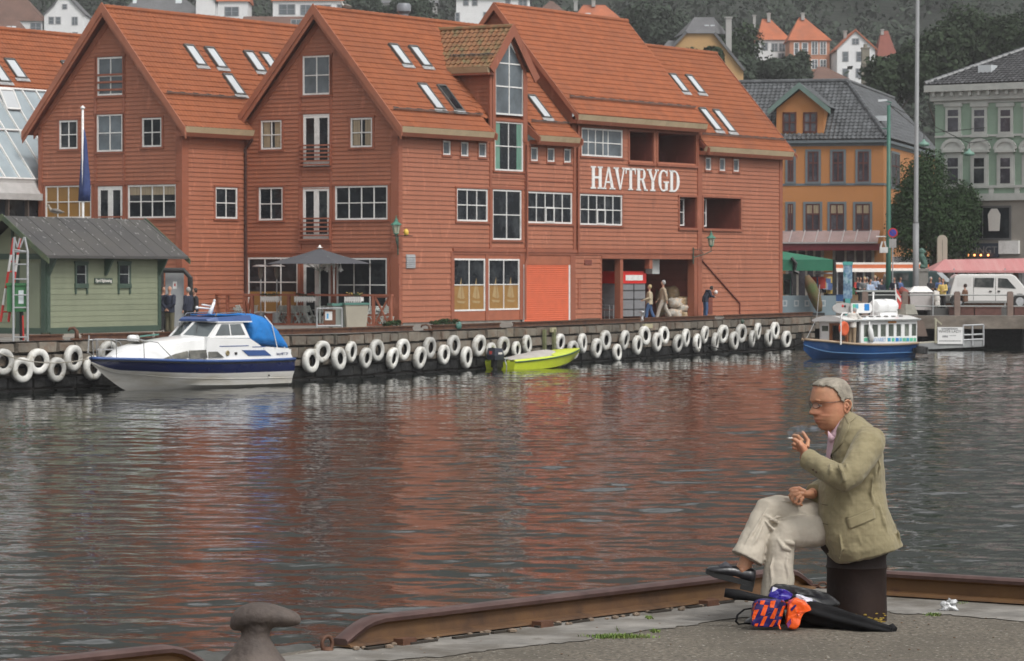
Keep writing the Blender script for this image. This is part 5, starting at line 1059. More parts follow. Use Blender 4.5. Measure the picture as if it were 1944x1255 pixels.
# ================================================================ cafe deck
XF=-2.2
def G2(px,py,x=XF): y,z=B2.gab(px,py,x); return B2.wd((x,y,z))
def L2p(px,py,x=XF): y,z=B2.gab(px,py,x); return y,z
t=thing('deck_fence','red painted timber fence with cross braced panels around the cafe deck','fence',(B2.x,B2.y,0),A57)
PF=Pg(XF); yy=lambda px:L2p(px,600)[0]; zt_=L2p(600,562)[1]; 
def post(par,px,w=.12,z1=None): m=MB(); s=yy(px); m.pbox(PF,s-w/2,s+w/2,-.06,.06,1.75,z1 or zt_+.02); m.build('post',RTR,par)
for px in (432,465,479,548.5,709,742): post(t,px)
m=MB(); m.pbox(PF,yy(745),yy(370),-.09,.07,zt_,zt_+.09); m.build('handrail',RTR,t)
m=MB(); m.pbox(PF,yy(707),yy(436),-.04,.075,L2p(600,622)[1]-.05,L2p(600,614)[1]); m.build('base_board',RTR,t)
for a,b in ((711,740),(466,478)):
    m=MB(); a,b=yy(a)-.06,yy(b)+.06; z0,z1=1.95,zt_-.04; m.bar(PF(a,0,z0),PF(b,0,z1),.08,.05,up=(1,0,0)); m.bar(PF(a,.03,z1),PF(b,.03,z0),.08,.05,up=(1,0,0)); m.pbox(PF,b,a,-.04,.04,z0-.08,z0); m.pbox(PF,b,a,-.04,.04,z1-.02,z1+.04); m.build('cross_brace',RTR,t)
m=MB(); m.box(-2.3,-.05,yy(742),8.5,1.6,1.80); tag(m.build('deck_floor',RDK,loc=(B2.x,B2.y,0),rot=(0,0,A57)),'timber cafe deck in front of the middle gable','deck')
for i,(a,b) in enumerate(((500,535),(564,600),(661,691))):
    tt=thing('flower_box',('flower box','second flower box','flower box with yellow blooms')[i]+' hooked over the deck rail '+('left of the parasol pole','under the parasol pole','above the beige bin')[i],'flower box',B2.wd((XF-.12,(yy(a)+yy(b))/2,zt_-.22)),A57,'flower boxes on the deck rail'); w_=abs(yy(a)-yy(b))/2
    m=MB(); m.box(-.1,.1,-w_,w_,0,.18)
    y=-w_
    while y<w_: m.box(-.12,-.1,y,y+.06,-.06,.2); y+=.12
    m.build('trough',WHT,tt); m=MB(); crown(m,(0,0,.24),(.13,w_*1.1,.12),260,.06,6,i); m.build('foliage',LEAF2,tt); m=MB()
    for q in range(14): m.ball((random.uniform(-.1,.05),random.uniform(-w_,w_),.3+random.uniform(0,.08)),.022,6,rn=.5)
    m.build('blossom',[YEL,REDC,YEL][i],tt)
# folding chairs and tables
CHM=mat('pale_green_grey_chair',(.46,.49,.46),.55,.1,3)
def fchair(label):
    t=thing('folding_chair',label,'chair',(0,0,0),0,'folding cafe chairs on the deck'); V=Vector
    m=MB()
    for i in range(5): m.box(-.2+i*.085,-.13+i*.085,-.2,.2,.44,.46)
    m.build('seat',CHM,t); m=MB()
    for i in range(4): m.box(-.24,-.22,-.2,.2,.62+i*.075,.68+i*.075)
    m.build('backrest',CHM,t)
    for s in (-1,1): m=MB(); m.bar((-.25,.2*s,.92),(.22,.2*s,0),.03); m.build('leg',CHM,t); m=MB(); m.bar((.2,.17*s,.45),(-.22,.17*s,0),.03); m.build('leg',CHM,t)
    return t
def ftable(label):
    t=thing('cafe_table',label,'table',(0,0,0),0,'small cafe tables on the deck'); m=MB(); m.lathe([(.01,.70),(.36,.70),(.36,.735),(.01,.735)],20); m.build('tabletop',mat('pale_tabletop',(.45,.46,.44),.5,.06,2),t)
    m=MB(); m.bar((-.25,0,0),(.2,0,.7),.035); m.bar((.25,0,0),(-.2,0,.7),.035); m.bar((-.25,-.2,0),(-.25,.2,0),.03); m.bar((.25,-.2,0),(.25,.2,0),.03); m.build('base',CHM,t); return t
places=[(505,'first','behind the left flower box'),(520,'second','behind the left flower box'),(538,'third','left of the fence post'),(557,'first','right of the fence post'),(572,'second','under the middle flower box'),(590,'third','under the middle flower box'),(605,'fourth','left of the brown notice board'),(695,'only','right of the beige bin'),(722,'single','behind the crossed gate panel'),(447,'single','left of the crossed fence panel'),(418,'lone','behind the cruiser cabin'),(403,'stacked','nearest the dark coated pair'),(512,'back','behind the left flower box'),(530,'back','between left flower box and fence post'),(552,'back','behind the fence post'),(566,'back','under the middle flower box'),(583,'rear','left of the parasol pole'),(598,'rear','right of the parasol pole'),(617,'rear','behind the brown notice board'),(686,'rear','behind the right flower box'),(700,'rear','just right of the beige bin')]
cb=None; rr=random.Random(12)
for i,(px,o_,w_) in enumerate(places):
    lab='pale folding chair, %s one %s'%(o_,w_)
    p_=B2.wd((XF+.55+rr.uniform(0,.9),yy(px),1.81)); rz=A57+rr.choice([0,pi,pi/2,-pi/2])+rr.uniform(-.3,.3)
    if cb is None: cb=fchair(lab); c=cb; c.location=p_; c.rotation_euler=(0,0,rz)
    else: c=copy_tree(cb,None,p_,rz,lab)
cb=None
for i,(px,lab) in enumerate(((512,'round cafe table behind the left flower box'),(580,'round cafe table under the parasol'),(425,'round cafe table behind the cruiser cabin'),(700,'round cafe table right of the beige bin'))):
    p_=B2.wd((XF+1.1,yy(px),1.81))
    if cb is None: cb=ftable(lab); c=cb; c.location=p_
    else: c=copy_tree(cb,None,p_,rr.uniform(0,3),lab)
for i,px in enumerate((393,402)):
    tt=thing('chair_stack',('tall stack of pale plastic chairs nearest the pipe frame','tall stack of pale plastic chairs right beside the first stack')[i],'chair stack',B2.wd((XF+.3,yy(px)+.2,1.81)),A57+i,'stacks of chairs')
    for j in range(5): m=MB(); z=j*.09; m.box(-.22,.22,-.22,.22,.42+z,.45+z); m.prism([(-.22,.45+z),(-.3,.85+z),(-.27,.86+z),(-.19,.45+z)],lambda a,o,b:(a,o,b),-.2,.2); m.build('chair_shell',CHM,tt)
    for a in (-.2,.2):
        for b in (-.2,.2): m=MB(); m.bar((a,b,.42),(a*1.15,b*1.1,0),.03); m.build('leg',CHM,tt)
# parasol
pu=G2(607,468,-1.9); tp=pu; zb_=L2p(607,503,-1.9)[1]
t=thing('parasol','large dark grey square cafe parasol with white finial over the deck','parasol',(pu.x,pu.y,1.8),A57+radians(8)); z1=pu.z-1.8; z0=zb_-1.8+.05; R0=2.45
m=MB(); cor=[(R0*cos(a),R0*sin(a)) for a in [2*pi*k/8 for k in range(8)]]
rings=[]; 
for f in (0.02,.35,.7,1): rings.append([(x*f,y*f,z1-.08-(z1-z0-.08)*(f**.9)-.0) for x,y in cor])
m.loft(rings[::-1],0,False); m.build('canopy',mat('charcoal_canvas',(.075,.078,.088),.85,.08,2,b=.1),t)
m=MB(); m.tube([(0,0,0),(0,0,z1-.05)],.035,10); m.build('pole',CHM,t); m=MB(); m.lathe([(.02,0),(.16,.02),(.06,.06),(.05,.12),(.01,.16)],12,(0,0,z1-.08)); m.build('finial',WHT,t,True)
for k in range(8): m=MB(); x,y=cor[k]; m.bar((0,0,z0-.35),(x*.5,y*.5,z0+(z1-z0)*.42),.025); m.build('strut',CHM,t)
# patio heaters
hb=None
for px,lab in ((495,'patio heater with flat steel cap, left of its twin'),(525.5,'patio heater with flat steel cap, nearer the parasol')):
    p_=G2(px,504,-1.4); z1=p_.z-1.8
    if hb is None:
        hb=thing('patio_heater',lab,'heater',(p_.x,p_.y,1.8),0,'patio heaters'); m=MB(); m.lathe([(.01,.0),(.2,.05),(.2,.6),(.01,.62)],14); m.build('base',GALV,hb,True,auto=30); m=MB(); m.tube([(0,0,.6),(0,0,z1-.45)],.03,8); m.build('pole',GALV,hb); m=MB(); m.lathe([(.04,z1-.62),(.10,z1-.45),(.12,z1-.22),(.12,z1-.08),(.02,z1-.07)],12); m.build('burner',mat('burner_mesh',(.14,.12,.10),.5,.3,10,m=.4),hb,True,auto=30); m=MB(); m.lathe([(.01,z1+.04),(.2,z1+.03),(.38,z1-.03),(.38,z1-.05),(.2,z1-.0),(.01,z1+.01)],20); m.build('cap',mat('heater_cap',(.40,.38,.37),.3,.1,2,m=.5),hb,True)
    else: copy_tree(hb,None,(p_.x,p_.y,1.8),0,lab)
# white double lamp
p_=G2(633.8,560,XF); t=thing('double_lamp','white ornate lamp post with two bell shades on curved arms','lamp',(p_.x,p_.y,zt_+.05),A57+pi/2); z=lambda py:L2p(634,py)[1]-zt_-.05; ww=.38
m=MB(); m.tube([(0,0,0),(0,0,z(496))],.035,8); m.ball((0,0,z(513)),.06,8); m.ball((0,0,z(496)),.045,8); m.build('pole',WHT,t,True)
for s in (-1,1):
    m=MB(); c0=s*ww*.55; pts=[(s*.0,0,z(512)),(s*.06,0,z(506))]+[(c0-s*ww*.42*cos(a),0,z(504)+.19*sin(a)*1.0) for a in [pi*k/8 for k in range(9)]]; m.tube(pts,.02,8); m.build('arm',WHT,t,True); x=c0+s*ww*.42
    m=MB(); m.lathe([(.02,z(503)),(.04,z(506)),(.055,z(509)),(.13,z(513)),(.13,z(513)-.02)],14,(x,0,0)); m.build('lamp_shade',WHT,t,True); m=MB(); m.ball((x,0,z(514.5)),.06,8); m.build('bulb',SKYL,t,True)
# bins and frame in front of deck
p_=W(672.5,625); t=thing('beige_bin','large beige wheeled bin with teal lid in front of the deck','bin',p_,radians(20)); 
m=MB(); m.loft([[(-.42,-.34,0),(.42,-.34,0),(.42,.34,0),(-.42,.34,0)],[(-.5,-.4,1.02),(.5,-.4,1.02),(.5,.4,1.02),(-.5,.4,1.02)]]); m.build('body',mat('beige_plastic',(.34,.31,.25),.5,.08,2),t); m=MB(); m.box(-.54,.54,-.44,.44,1.02,1.10); m.build('lid',mat('teal_plastic',(.07,.18,.15),.5,.1,2),t)
for s in (-.35,.35): m=MB(); m.tube([(s,-.3,.05),(s+.05,-.3,.05)],.07,10); m.build('wheel',BLK,t)
p_=W(646,625.5); t=thing('grey_bin','greenish grey wheeled bin half hidden behind the beige bin','bin',p_+Vector((0,.7,0)),radians(20)); m=MB(); m.box(-.45,.35,-.3,.3,.05,.98); m.build('body',mat('grey_plastic',(.22,.24,.22),.5,.08,2),t); m=MB(); m.box(-.5,.4,-.35,.35,.98,1.08); m.build('lid',MATS['teal_plastic'],t)
p_=W(625,628.5); t=thing('pipe_barrier','galvanised pipe frame holding a brown notice board at the quay edge','barrier',p_,radians(0)); YB=p_.y; q=lambda x,y:aty(x,y,YB)-p_
m=MB(); m.tube([q(601.5,628),q(601.5,585.5),q(649,585),q(649,627)],.035,8); m.tube([q(601.5,619),q(649,618.5)],.035,8); m.build('frame',GALV,t)
m=MB(); a=q(614,617); b=q(637,588); m.box(a.x,b.x,.1,.14,a.z,b.z); m.build('notice_board',mat('brown_board',(.14,.06,.035),.7,.2,3),t); m=MB(); a=q(617,608); b=q(630.5,591.5); m.box(a.x,b.x,.085,.1,a.z,b.z); m.box(a.x+.06,a.x+.14,.08,.086,a.z+.06,b.z-.08,1); m.build('poster',[WHT,mat('poster_blue',(.1,.35,.6),.5,.1,2)],t)
# wall lanterns
def lantern(label,c,ez,sc,wallp):
    t=thing('wall_lantern',label,'lantern',c,ez,'green wall lanterns'); m=MB(); V=Vector
    m.lathe([(.11,0),(.19,.36),(.19,.37),(.02,.37)],6); g=m.build('lamp_glass',mat('cream_lamp_glass',(.42,.42,.32),.3,.1,3),t)
    m=MB()
    for k in range(6): a=2*pi*k/6; m.bar((.112*cos(a),.112*sin(a),0),(.195*cos(a),.195*sin(a),.37),.018)
    m.lathe([(.02,-.12),(.06,-.06),(.12,-.02),(.12,.01),(.02,.01)],12); m.lathe([(.26,.37),(.25,.40),(.1,.52),(.07,.58),(.09,.60),(.03,.66),(.02,.75),(.005,.8)],6)
    m.build('lantern_head',mat('verdigris_paint',(.06,.18,.13),.5,.15,4),t)
    m=MB(); w_=V(wallp)-V(c); w_=Matrix.Rotation(-ez,3,'Z')@w_; m.tube([(0,0,-.1),(0,0,-.3),w_*.35+V((0,0,-.45)),w_*.75+V((0,0,-.55)),w_+V((0,0,-.62))],[.02,.03,.025,.025,.03],8); m.tube([w_*.4+V((0,0,-.42)),w_*.7+V((0,0,-.2)),w_+V((0,0,-.2))],.015,6); m.tube([w_+V((0,0,-.1)),w_+V((0,0,-.95))],.035,8); m.build('bracket',DGR,t); return t
c=B2.pl(752,443,(1,0,0),(-.55,0,0)); c=B2.wd(c); lantern('green wall lantern on the corner of the lettered house, left of the yellow lamp',c,A57,1,B2.wd((-.05,-.05,c.z)))
q=B2.pl(1350,466,(0,1,0),(0,-.75,0)); c=B2.wd(q); lantern('green wall lantern below the right dark balcony',c,A57,1,B2.wd((q.x-.75,-.12,c.z)))
q=B2.pl(771,447,(0,1,0),(0,-.5,0)); t=thing('bracket_lamp','small yellow lamp on a thin iron arm beside the corner lantern','lamp',B2.wd(q),A57); m=MB(); m.ball((0,0,.14),(.12,.12,.16),10); m.build('lamp_glass',mat('yellow_glass',(.75,.50,.08),.4,.1,3),t,True); m=MB(); m.tube([(-.3,.5,-.02),(0,0,-.02),(.35,-.1,-.02)],.02,6); m.lathe([(.13,-.03),(.15,0),(.05,.01)],10); m.build('arm',BLK,t)
# birds
def bird(label,p,rz,mt,wing,sc=1,cat='gull',name='seagull'):
    o=thing(name,label,cat,p,rz); m=MB(); m.M=Matrix.Scale(sc,4); m.tube([(-.26,0,.12),(-.12,0,.14),(0,0,.17),(.12,0,.2),(.17,0,.27),(.2,0,.33)],[.02,.055,.075,.065,.04,.035],10); m.ball((.2,0,.34),.045,8); m.tube([(.23,0,.34),(.3,0,.325)],[.015,.005],6)
    for s in (-1,1): m.tube([(0,.03*s,.12),(.0,.03*s,0)],.008,5)
    remesh(m.build('body',mt,o,True),.012*sc,1); 
    for s in (-1,1): m=MB(); m.M=Matrix.Scale(sc,4); m.tube([(.08,.06*s,.2),(-.08,.07*s,.19),(-.3,.035*s,.13)],[(.05,.02),(.055,.02),(.01,.01)],8,up=(0,0,1)); m.build('wing',wing,o,True)
GUL=mat('speckled_gull',(.28,.25,.21),.8,.3,25); GWN=mat('grey_wing',(.20,.18,.16),.8,.3,25)
p_=SF.wd(SF.pl(104,411,(0,1,0),(0,YS,0))); bird('brown speckled gull sitting on the shed roof',(p_.x,p_.y,zrd+.12),radians(170),GUL,GWN,1.2)
p_=B1.wd((-.35,YR1,ZR+.5)); bird('black crow perched on the left gable peak',p_,radians(20),BLK,BLK,.9,'crow','crow')
p_=B2.wd((2.0,YR,ZR+.12)); bird('pale gull on the ridge of the lettered house',p_,radians(190),mat('pale_gull',(.5,.48,.45),.8,.1,9),GWN,1)
p_=B1.wd((.0,YR1+1.1,ZR-1.2)); bird('small dark bird on the left slope of the left gable',(p_.x,p_.y,ZR-.95),radians(200),BLK,BLK,.6,'bird','bird')
# flagpole
a=PY(158,640,Yl+6); 
YP=124.5; a=aty(158,628,YP); t=thing('flagpole','white flagpole with a furled dark blue flag in front of the left gable','flagpole',(a.x,YP,1.85)); b=aty(157,208,YP)
m=MB(); m.tube([(0,0,0),(b.x-a.x,0,b.z-1.85)],[.06,.045],10); m.build('pole',WHT,t,True); m=MB(); m.lathe([(.02,0),(.09,.04),(.09,.08),(.01,.16)],10,(b.x-a.x,0,b.z-1.85)); m.build('finial',WHT,t,True)
m=MB(); rings=[]; P_=[(159,246),(160,270),(160.5,300),(161,330),(161,360),(160,382)]; Wd=[(.03,.03),(.09,.05),(.11,.07),(.15,.08),(.18,.09),(.2,.07)]
for i,(x,y) in enumerate(P_):
    c=aty(x,y,YP)-t.location; r=[]
    for k in range(16): an=2*pi*k/16; f=1+.28*sin(an*4+i*.5); r.append((c.x+Wd[i][0]*cos(an)*f,c.y+Wd[i][1]*sin(an)*f,c.z))
    rings.append(r)
m.loft(rings); m.build('flag',mat('dark_blue_flag',(.035,.055,.16),.75,.15,3),t,True)
# ---- arcade things
def AR(px,py,y): p=B2.pl(px,py,(0,1,0),(0,y,0)); return p
kp=AR(1224.7,605,.5); a=AR(1181,605,.5); t=thing('bottle_return_kiosk','grey vending container with red top and white label in the arcade','kiosk',B2.wd((kp.x,.5,1.86)),A57); w_=kp.x-a.x; hz_=AR(1210,515,.5).z-1.86; hr_=AR(1210,538,.5).z-1.86
m=MB(); m.box(-w_,0,0,2.2,.15,hr_); m.build('body',mat('grey_steel_panel',(.20,.20,.21),.45,.08,2),t); m=MB(); m.box(-w_-.03,.03,-.05,2.25,hr_,hz_-.1); m.box(-w_+.05,-.05,.05,2.15,hz_-.1,hz_); m.build('top',mat('signal_red',(.62,.02,.015),.4,.06,2),t)
m=MB(); m.box(-w_+.25,-.35,-.07,-.05,hr_+.15,hr_+.42); m.build('label_plate',WHT,t); m=MB()
for z in (.5,1.0,1.45): m.box(-w_,-.0,-.03,.0,z,z+.03)
m.box(-w_/2-.02,-w_/2+.02,-.03,0,.15,hr_); m.build('panel_joint',BLK,t)
# waste bales
SAC=mat('paper_sack',(.42,.30,.17),.85,.3,4,c2=(.55,.50,.42),k=.62,b=.5,bs=8); SAC2=mat('mixed_wrapping',(.50,.47,.42),.8,.3,6,c2=(.45,.22,.05),k=.58,c3=(.08,.14,.06),k3=.62,b=.5,bs=9)
def lump(mb,c,r,seed,n=14,amp=.25):
    rings=[]
    for i in range(n//2+1):
        a=pi*(i+.05)/(n//2+.1); rg=[]
        for k in range(n):
            t_=2*pi*k/n; d=Vector((sin(a)*cos(t_),sin(a)*sin(t_),cos(a))); f=1+amp*noise.noise(d*2.2+Vector((seed,0,0)))*1.6
            q=1/max(abs(d.x)**1.0,abs(d.y),abs(d.z))**.5; rg.append((c[0]+d.x*r[0]*f*q,c[1]+d.y*r[1]*f*q,c[2]+d.z*r[2]*f*q))
        rings.append(rg)
    mb.loft(rings)
nm_=['large brown paper bale on top of the heap behind the walking man','crumpled bale of cartons at the right of the heap, topmost there','flattened carton bale below the big brown bale','white and orange wrapping bale in the middle right of the heap','low bale with orange scraps beside the walking man','bottom right bale of mixed paper in the heap','tan sack behind the walking couple']
for i,(px,py,w_,h_,y,mt) in enumerate([(1278,558,.42,.42,1.6,SAC),(1297,573,.42,.26,.8,SAC),(1281,575,.38,.25,1.0,SAC2),(1297,586,.45,.24,.7,SAC2),(1279,596,.42,.24,.8,SAC2),(1297,599,.45,.24,.7,SAC),(1262,575,.4,.8,2.2,SAC)]):
    p_=AR(px,py,y); m=MB(); lump(m,(0,0,0),(w_,.4,h_),i*3.1); o=m.build('waste_bale',mt,None,True,B2.wd(p_),(0,0,A57)); tag(o,nm_[i],'bale','bales of waste paper in the arcade')
# chairs in the arcade
p_=AR(1153,607,.9); t=thing('armchair','black padded metal armchair by the red door in the arcade','chair',B2.wd((p_.x,.9,1.88)),A57-pi/2+.2)
m=MB(); m.box(-.24,.24,-.24,.24,.44,.5); m.build('seat',mat('dusky_seat',(.16,.09,.08),.7,.1,3),t); m=MB(); m.loft([[(-.26,-.2,.55),(-.26,.2,.55),(-.2,.2,.55),(-.2,-.2,.55)],[(-.34,-.26,.95),(-.34,.26,.95),(-.29,.26,.95),(-.29,-.26,.95)],[(-.35,-.18,1.02),(-.35,.18,1.02),(-.3,.18,1.02),(-.3,-.18,1.02)]]); m.build('backrest',BLKC,t)
for s in (-1,1): m=MB(); m.tube([(.22,.3*s,0),(.22,.3*s,.7),(-.26,.3*s,.72),(-.26,.3*s,0)],.022,6); m.build('leg',GALV,t)
# walking couple, bending man
def gp(px,py): return atz(px,py,1.9)
person('woman in a cream jacket and jeans walking along the quay',gp(1233,608),radians(178),1.66,mat('cream_jacket',(.44,.37,.26),.85,.1,5),JEAN,HBLD,walk=.35,arms='one',inner=BRC,shoe=WHC)
person('tall man in beige jacket walking behind the woman',gp(1259,607),radians(185),1.86,BEI,STC,HGREY,walk=.6,inner=GREYC,shoe=BRC)
person('man in navy top and jeans bending towards the wall',gp(1339,603),radians(20),1.72,NAVY,JEAN,HDRK,lean=.35,headlean=1.0,arms='front',inner=LBL)
m=MB(); q=AR(1359,554.6,-.15); m.ball((0,0,0),.11,8); m.tube([(0,0,0),(0,.15,.03)],.04,6); tag(m.build('camera_dome',WHT,None,True,B2.wd(q),(0,0,A57)),'small white camera dome on the wall right of the bending man','camera')
m=MB(); p_=gp(1219.5,608); m.lathe([(.12,0),(.14,.05),(.08,.1),(.07,.32),(.13,.36),(.14,.42),(.02,.46)],12); tag(m.build('quay_bollard',GALV,None,True,p_),'small grey iron mooring bollard in front of the walking woman','bollard')
# small things along quay edge
def edgeobj(px,back=.2): e=edge_pt(px); return e[0]-e[2]*back
p_=edgeobj(148); t=thing('mooring_hook','rusty iron mooring hook between the edge rails below the shed','hook',p_); m=MB(); m.tube([(.1,0,0),(.1,0,.3),(0,0,.42),(-.14,0,.40),(-.2,0,.3)],[.09,.07,.06,.05,.03],8); m.build('hook',RUST,t,True); m=MB(); m.box(-.1,.3,-.2,.2,0,.06); m.build('base_plate',RUST,t)
p_=edgeobj(817); t=thing('mooring_hook','rusty iron mooring loop in the rail gap left of the sail print windows','hook',p_); m=MB(); m.tube([(.15,0,0),(.13,0,.18),(0,0,.24),(-.16,0,.2),(-.2,0,.12)],[.07,.05,.04,.04,.03],8); m.build('hook',RUST,t,True); m=MB(); m.box(-.1,.3,-.2,.2,0,.06); m.build('base_plate',RUST,t)
for px,lab in ((838,'green weeds growing at the foot of the wall left of the shop windows'),(745,'small green weeds by the deck gate'),(851,'yellow green weeds right of the larger weed clump')):
    p_=atz(px,617 if px>800 else 621,1.87); m=MB(); crown(m,(0,0,.1),(.5,.25,.22),500,.09,6,px); tag(m.build('weeds',LEAF2,loc=p_),lab,'weeds',kind='stuff')
p_=edgeobj(876,.15); m=MB(); lump(m,(0,0,.12),(.14,.12,.12),3); lump(m,(.05,0,.22),(.08,.1,.08),5); tag(m.build('rope_bundle',MATS['teal_plastic'],None,True,p_),'small green rope bundle on the rail below the sail windows','rope')
p_=edgeobj(1406,-.08)+Vector((0,0,-.15)); m=MB(); lump(m,(0,0,0),(.1,.1,.12),9); tag(m.build('rope_bundle',MATS['dark_green_trim'],None,True,p_),'dark green rope knot on the wall above the right tyres','rope')
for a,b,lab in ((1041,1051,'small cream timber block on the wall above the speedboat bow'),(1216,1236,'cream timber plank on the wall below the walking woman')):
    e=edge_pt((a+b)/2); p_=e[0]+e[2]*.1; m=MB(); L_=(b-a)*p_.y/F; m.box(-L_,L_,-.06,.06,-.28,-.08); tag(m.build('timber_block',mat('cream_timber',(.42,.38,.24),.8,.15,3),None,False,p_,(0,0,atan2(e[1].y,e[1].x))),lab,'timber')
# ================================================================ boats
def hullmesh(par,st,mats,mi,name='hull',cap=True):
    # st: list of (x,[(y,z),...]) keel..gunwale ; mirrored ; mi: material per strip
    m=MB(); n=len(st[0][1])
    for i in range(len(st)-1):
        for s in (1,-1):
            A_=[(st[i][0]+(q[2] if len(q)>2 else 0),s*q[0],q[1]) for q in st[i][1]]; B_=[(st[i+1][0]+(q[2] if len(q)>2 else 0),s*q[0],q[1]) for q in st[i+1][1]]
            for k in range(n-1): m.add([A_[k],A_[k+1],B_[k+1],B_[k]],[(0,1,2,3) if s<0 else (3,2,1,0)],mi[k])
    for e in ((0,) if cap else ()):
        x,P_=st[e]; 
        for k in range(n-1): m.add([(x,-P_[k][0],P_[k][1]),(x,P_[k][0],P_[k][1]),(x,P_[k+1][0],P_[k+1][1]),(x,-P_[k+1][0],P_[k+1][1])],[(0,1,2,3)],mi[k])
    g=[(q[0]+(q[1][-1][2] if len(q[1][-1])>2 else 0),q[1][-1][0],q[1][-1][1]) for q in st]
    m.add([(x,y,z) for x,y,z in g]+[(x,-y,z) for x,y,z in g][::-1],[tuple(range(2*len(g)))],mi[-1]) if False else None
    o=m.build(name,mats,par,True); 
    bm=bmesh.new(); bm.from_mesh(o.data); bmesh.ops.remove_doubles(bm,verts=bm.verts,dist=.002); bmesh.ops.recalc_face_normals(bm,faces=bm.faces); bm.to_mesh(o.data); bm.free(); o.data.set_sharp_from_angle(angle=radians(35)); return o
def strip(par,st,idx,r,mt,name,dz=0,sides=(1,-1)):
    for s in sides:
        m=MB(); m.tube([(q[0]+(q[1][idx][2] if len(q[1][idx])>2 else 0),s*(q[1][idx][0]+.01),q[1][idx][1]+dz) for q in st],r,8); m.build(name,mt,par,True)
GEL=mat('white_gelcoat',(.78,.78,.77),.22,.03,1,coat=.3,c2=(.60,.60,.58),k=.7); GELD=mat('stained_white_hull',(.62,.60,.56),.3,.06,1.4,c2=(.42,.38,.30),k=.62,st=(.6,.6,3),coat=.2); NAV=mat('navy_gelcoat',(.005,.011,.065),.2,.1,1,coat=.4); MBL=mat('blue_rub_rail',(.035,.08,.23),.45,.1,2); CANV=mat('bright_blue_canvas',(.005,.16,.48),.75,.12,2.5,b=.4,bs=3,bdist=.05)
CHR=mat('chrome',(.6,.6,.6),.2,.05,2,m=.9)
BF=Fr(-8.74,118.9,atan2(-.766,-.643)); T=thing('cabin_cruiser','white and blue cabin cruiser with bright blue canvas over its stern','boat',(-8.74,118.9,.12),BF.a); T.scale=(.965,.965,.965)
def smooth_st(st,n=3):
    out=[]
    for i in range(len(st)-1):
        for k in range(n):
            t=k/n; P0=st[max(i-1,0)];P1=st[i];P2_=st[i+1];P3=st[min(i+2,len(st)-1)]
            def cr(a,b,c,d): return .5*((2*b)+(-a+c)*t+(2*a-5*b+4*c-d)*t*t+(-a+3*b-3*c+d)*t**3)
            out.append((cr(P0[0],P1[0],P2_[0],P3[0]),[tuple(cr(*[q[1][j][m_] for q in (P0,P1,P2_,P3)]) for m_ in (0,1)) for j in range(len(P1[1]))]))
    out.append(st[-1]); return out
st=[(0,[(.0,-.35),(1.02,.10),(1.06,.30),(1.17,.55),(1.2,1.0)]),(2,[(0,-.4),(1.08,.1),(1.14,.32),(1.26,.55),(1.3,.99)]),(4,[(0,-.4),(1.02,.12),(1.1,.36),(1.24,.56),(1.3,1.0)]),(6,[(0,-.3),(.72,.2),(.85,.44),(1.05,.62),(1.17,1.06)]),(7.4,[(0,-.05),(.34,.38),(.48,.58),(.68,.70),(.86,1.12)]),(8.4,[(0,.45),(.1,.62),(.2,.7),(.33,.78),(.5,1.16)]),(9.2,[(0,1.0),(.01,1.02),(.015,1.04),(.02,1.06),(.04,1.19)])]
st=smooth_st(st)
hullmesh(T,st,[GELD,NAV],[0,0,0,1]); strip(T,st,4,.055,MBL,'rubbing_strake',.0); strip(T,st,4,.02,BLK,'strake_insert',-.07); strip(T,st,2,.012,GELD,'spray_rail')
# deck and trunk cabin
def shell(par,S_,mt,name,n=9,smooth=True,auto=50):
    m=MB(); rings=[]
    for x,w_,zb,zt,cam_ in S_:
        r=[(x,-w_,zb)]
        for k in range(n): a=-1+2*k/(n-1); r.append((x,a*w_*(.93 if abs(a)>.99 else .98),zt-(.06 if abs(a)>.99 else 0)+cam_*(1-a*a)))
        r.append((x,w_,zb)); rings.append(r)
    m.loft(rings,0,True); return m.build(name,mt,par,smooth,auto=auto)
shell(T,[(9.1,.05,1.1,1.2,.0),(8.4,.46,1.1,1.19,.03),(7.4,.82,1.08,1.17,.05),(6,1.12,1.03,1.12,.06),(3,1.24,.98,1.08,.05),(0,1.15,.96,1.06,.04)],GEL,'deck')
shell(T,[(8.35,.22,1.1,1.24,.02),(7.65,.55,1.1,1.50,.08),(6.6,.84,1.08,1.66,.1),(5.2,.99,1.05,1.80,.1),(4.45,1.04,1.03,1.87,.06)],GEL,'trunk_cabin')
m=MB()   # side coamings aft with sloping top
for s in (1,-1):
    m.prism([(4.6,1.0),(4.5,1.86),(2.3,1.80),(1.7,1.50),(.25,1.40),(.02,1.0)],lambda a,o,b:(a,s*(1.12-o),b),0,.16)
    m.build('coaming',GEL,T); m=MB()
m.prism([(-1.0,1.0),(1.0,1.0),(1.02,1.36),(-1.02,1.36)],lambda a,o,b:(o,a,b),.02,.14); m.build('transom',GEL,T)
# stripe lines
for s in (1,): m=MB(); m.box(2.4,3.9,1.122,1.13,1.52,1.55); m.build('pin_stripe',MBL,T); m=MB(); m.box(1.5,2.2,1.122,1.13,1.47,1.50); m.build('pin_stripe',MBL,T)
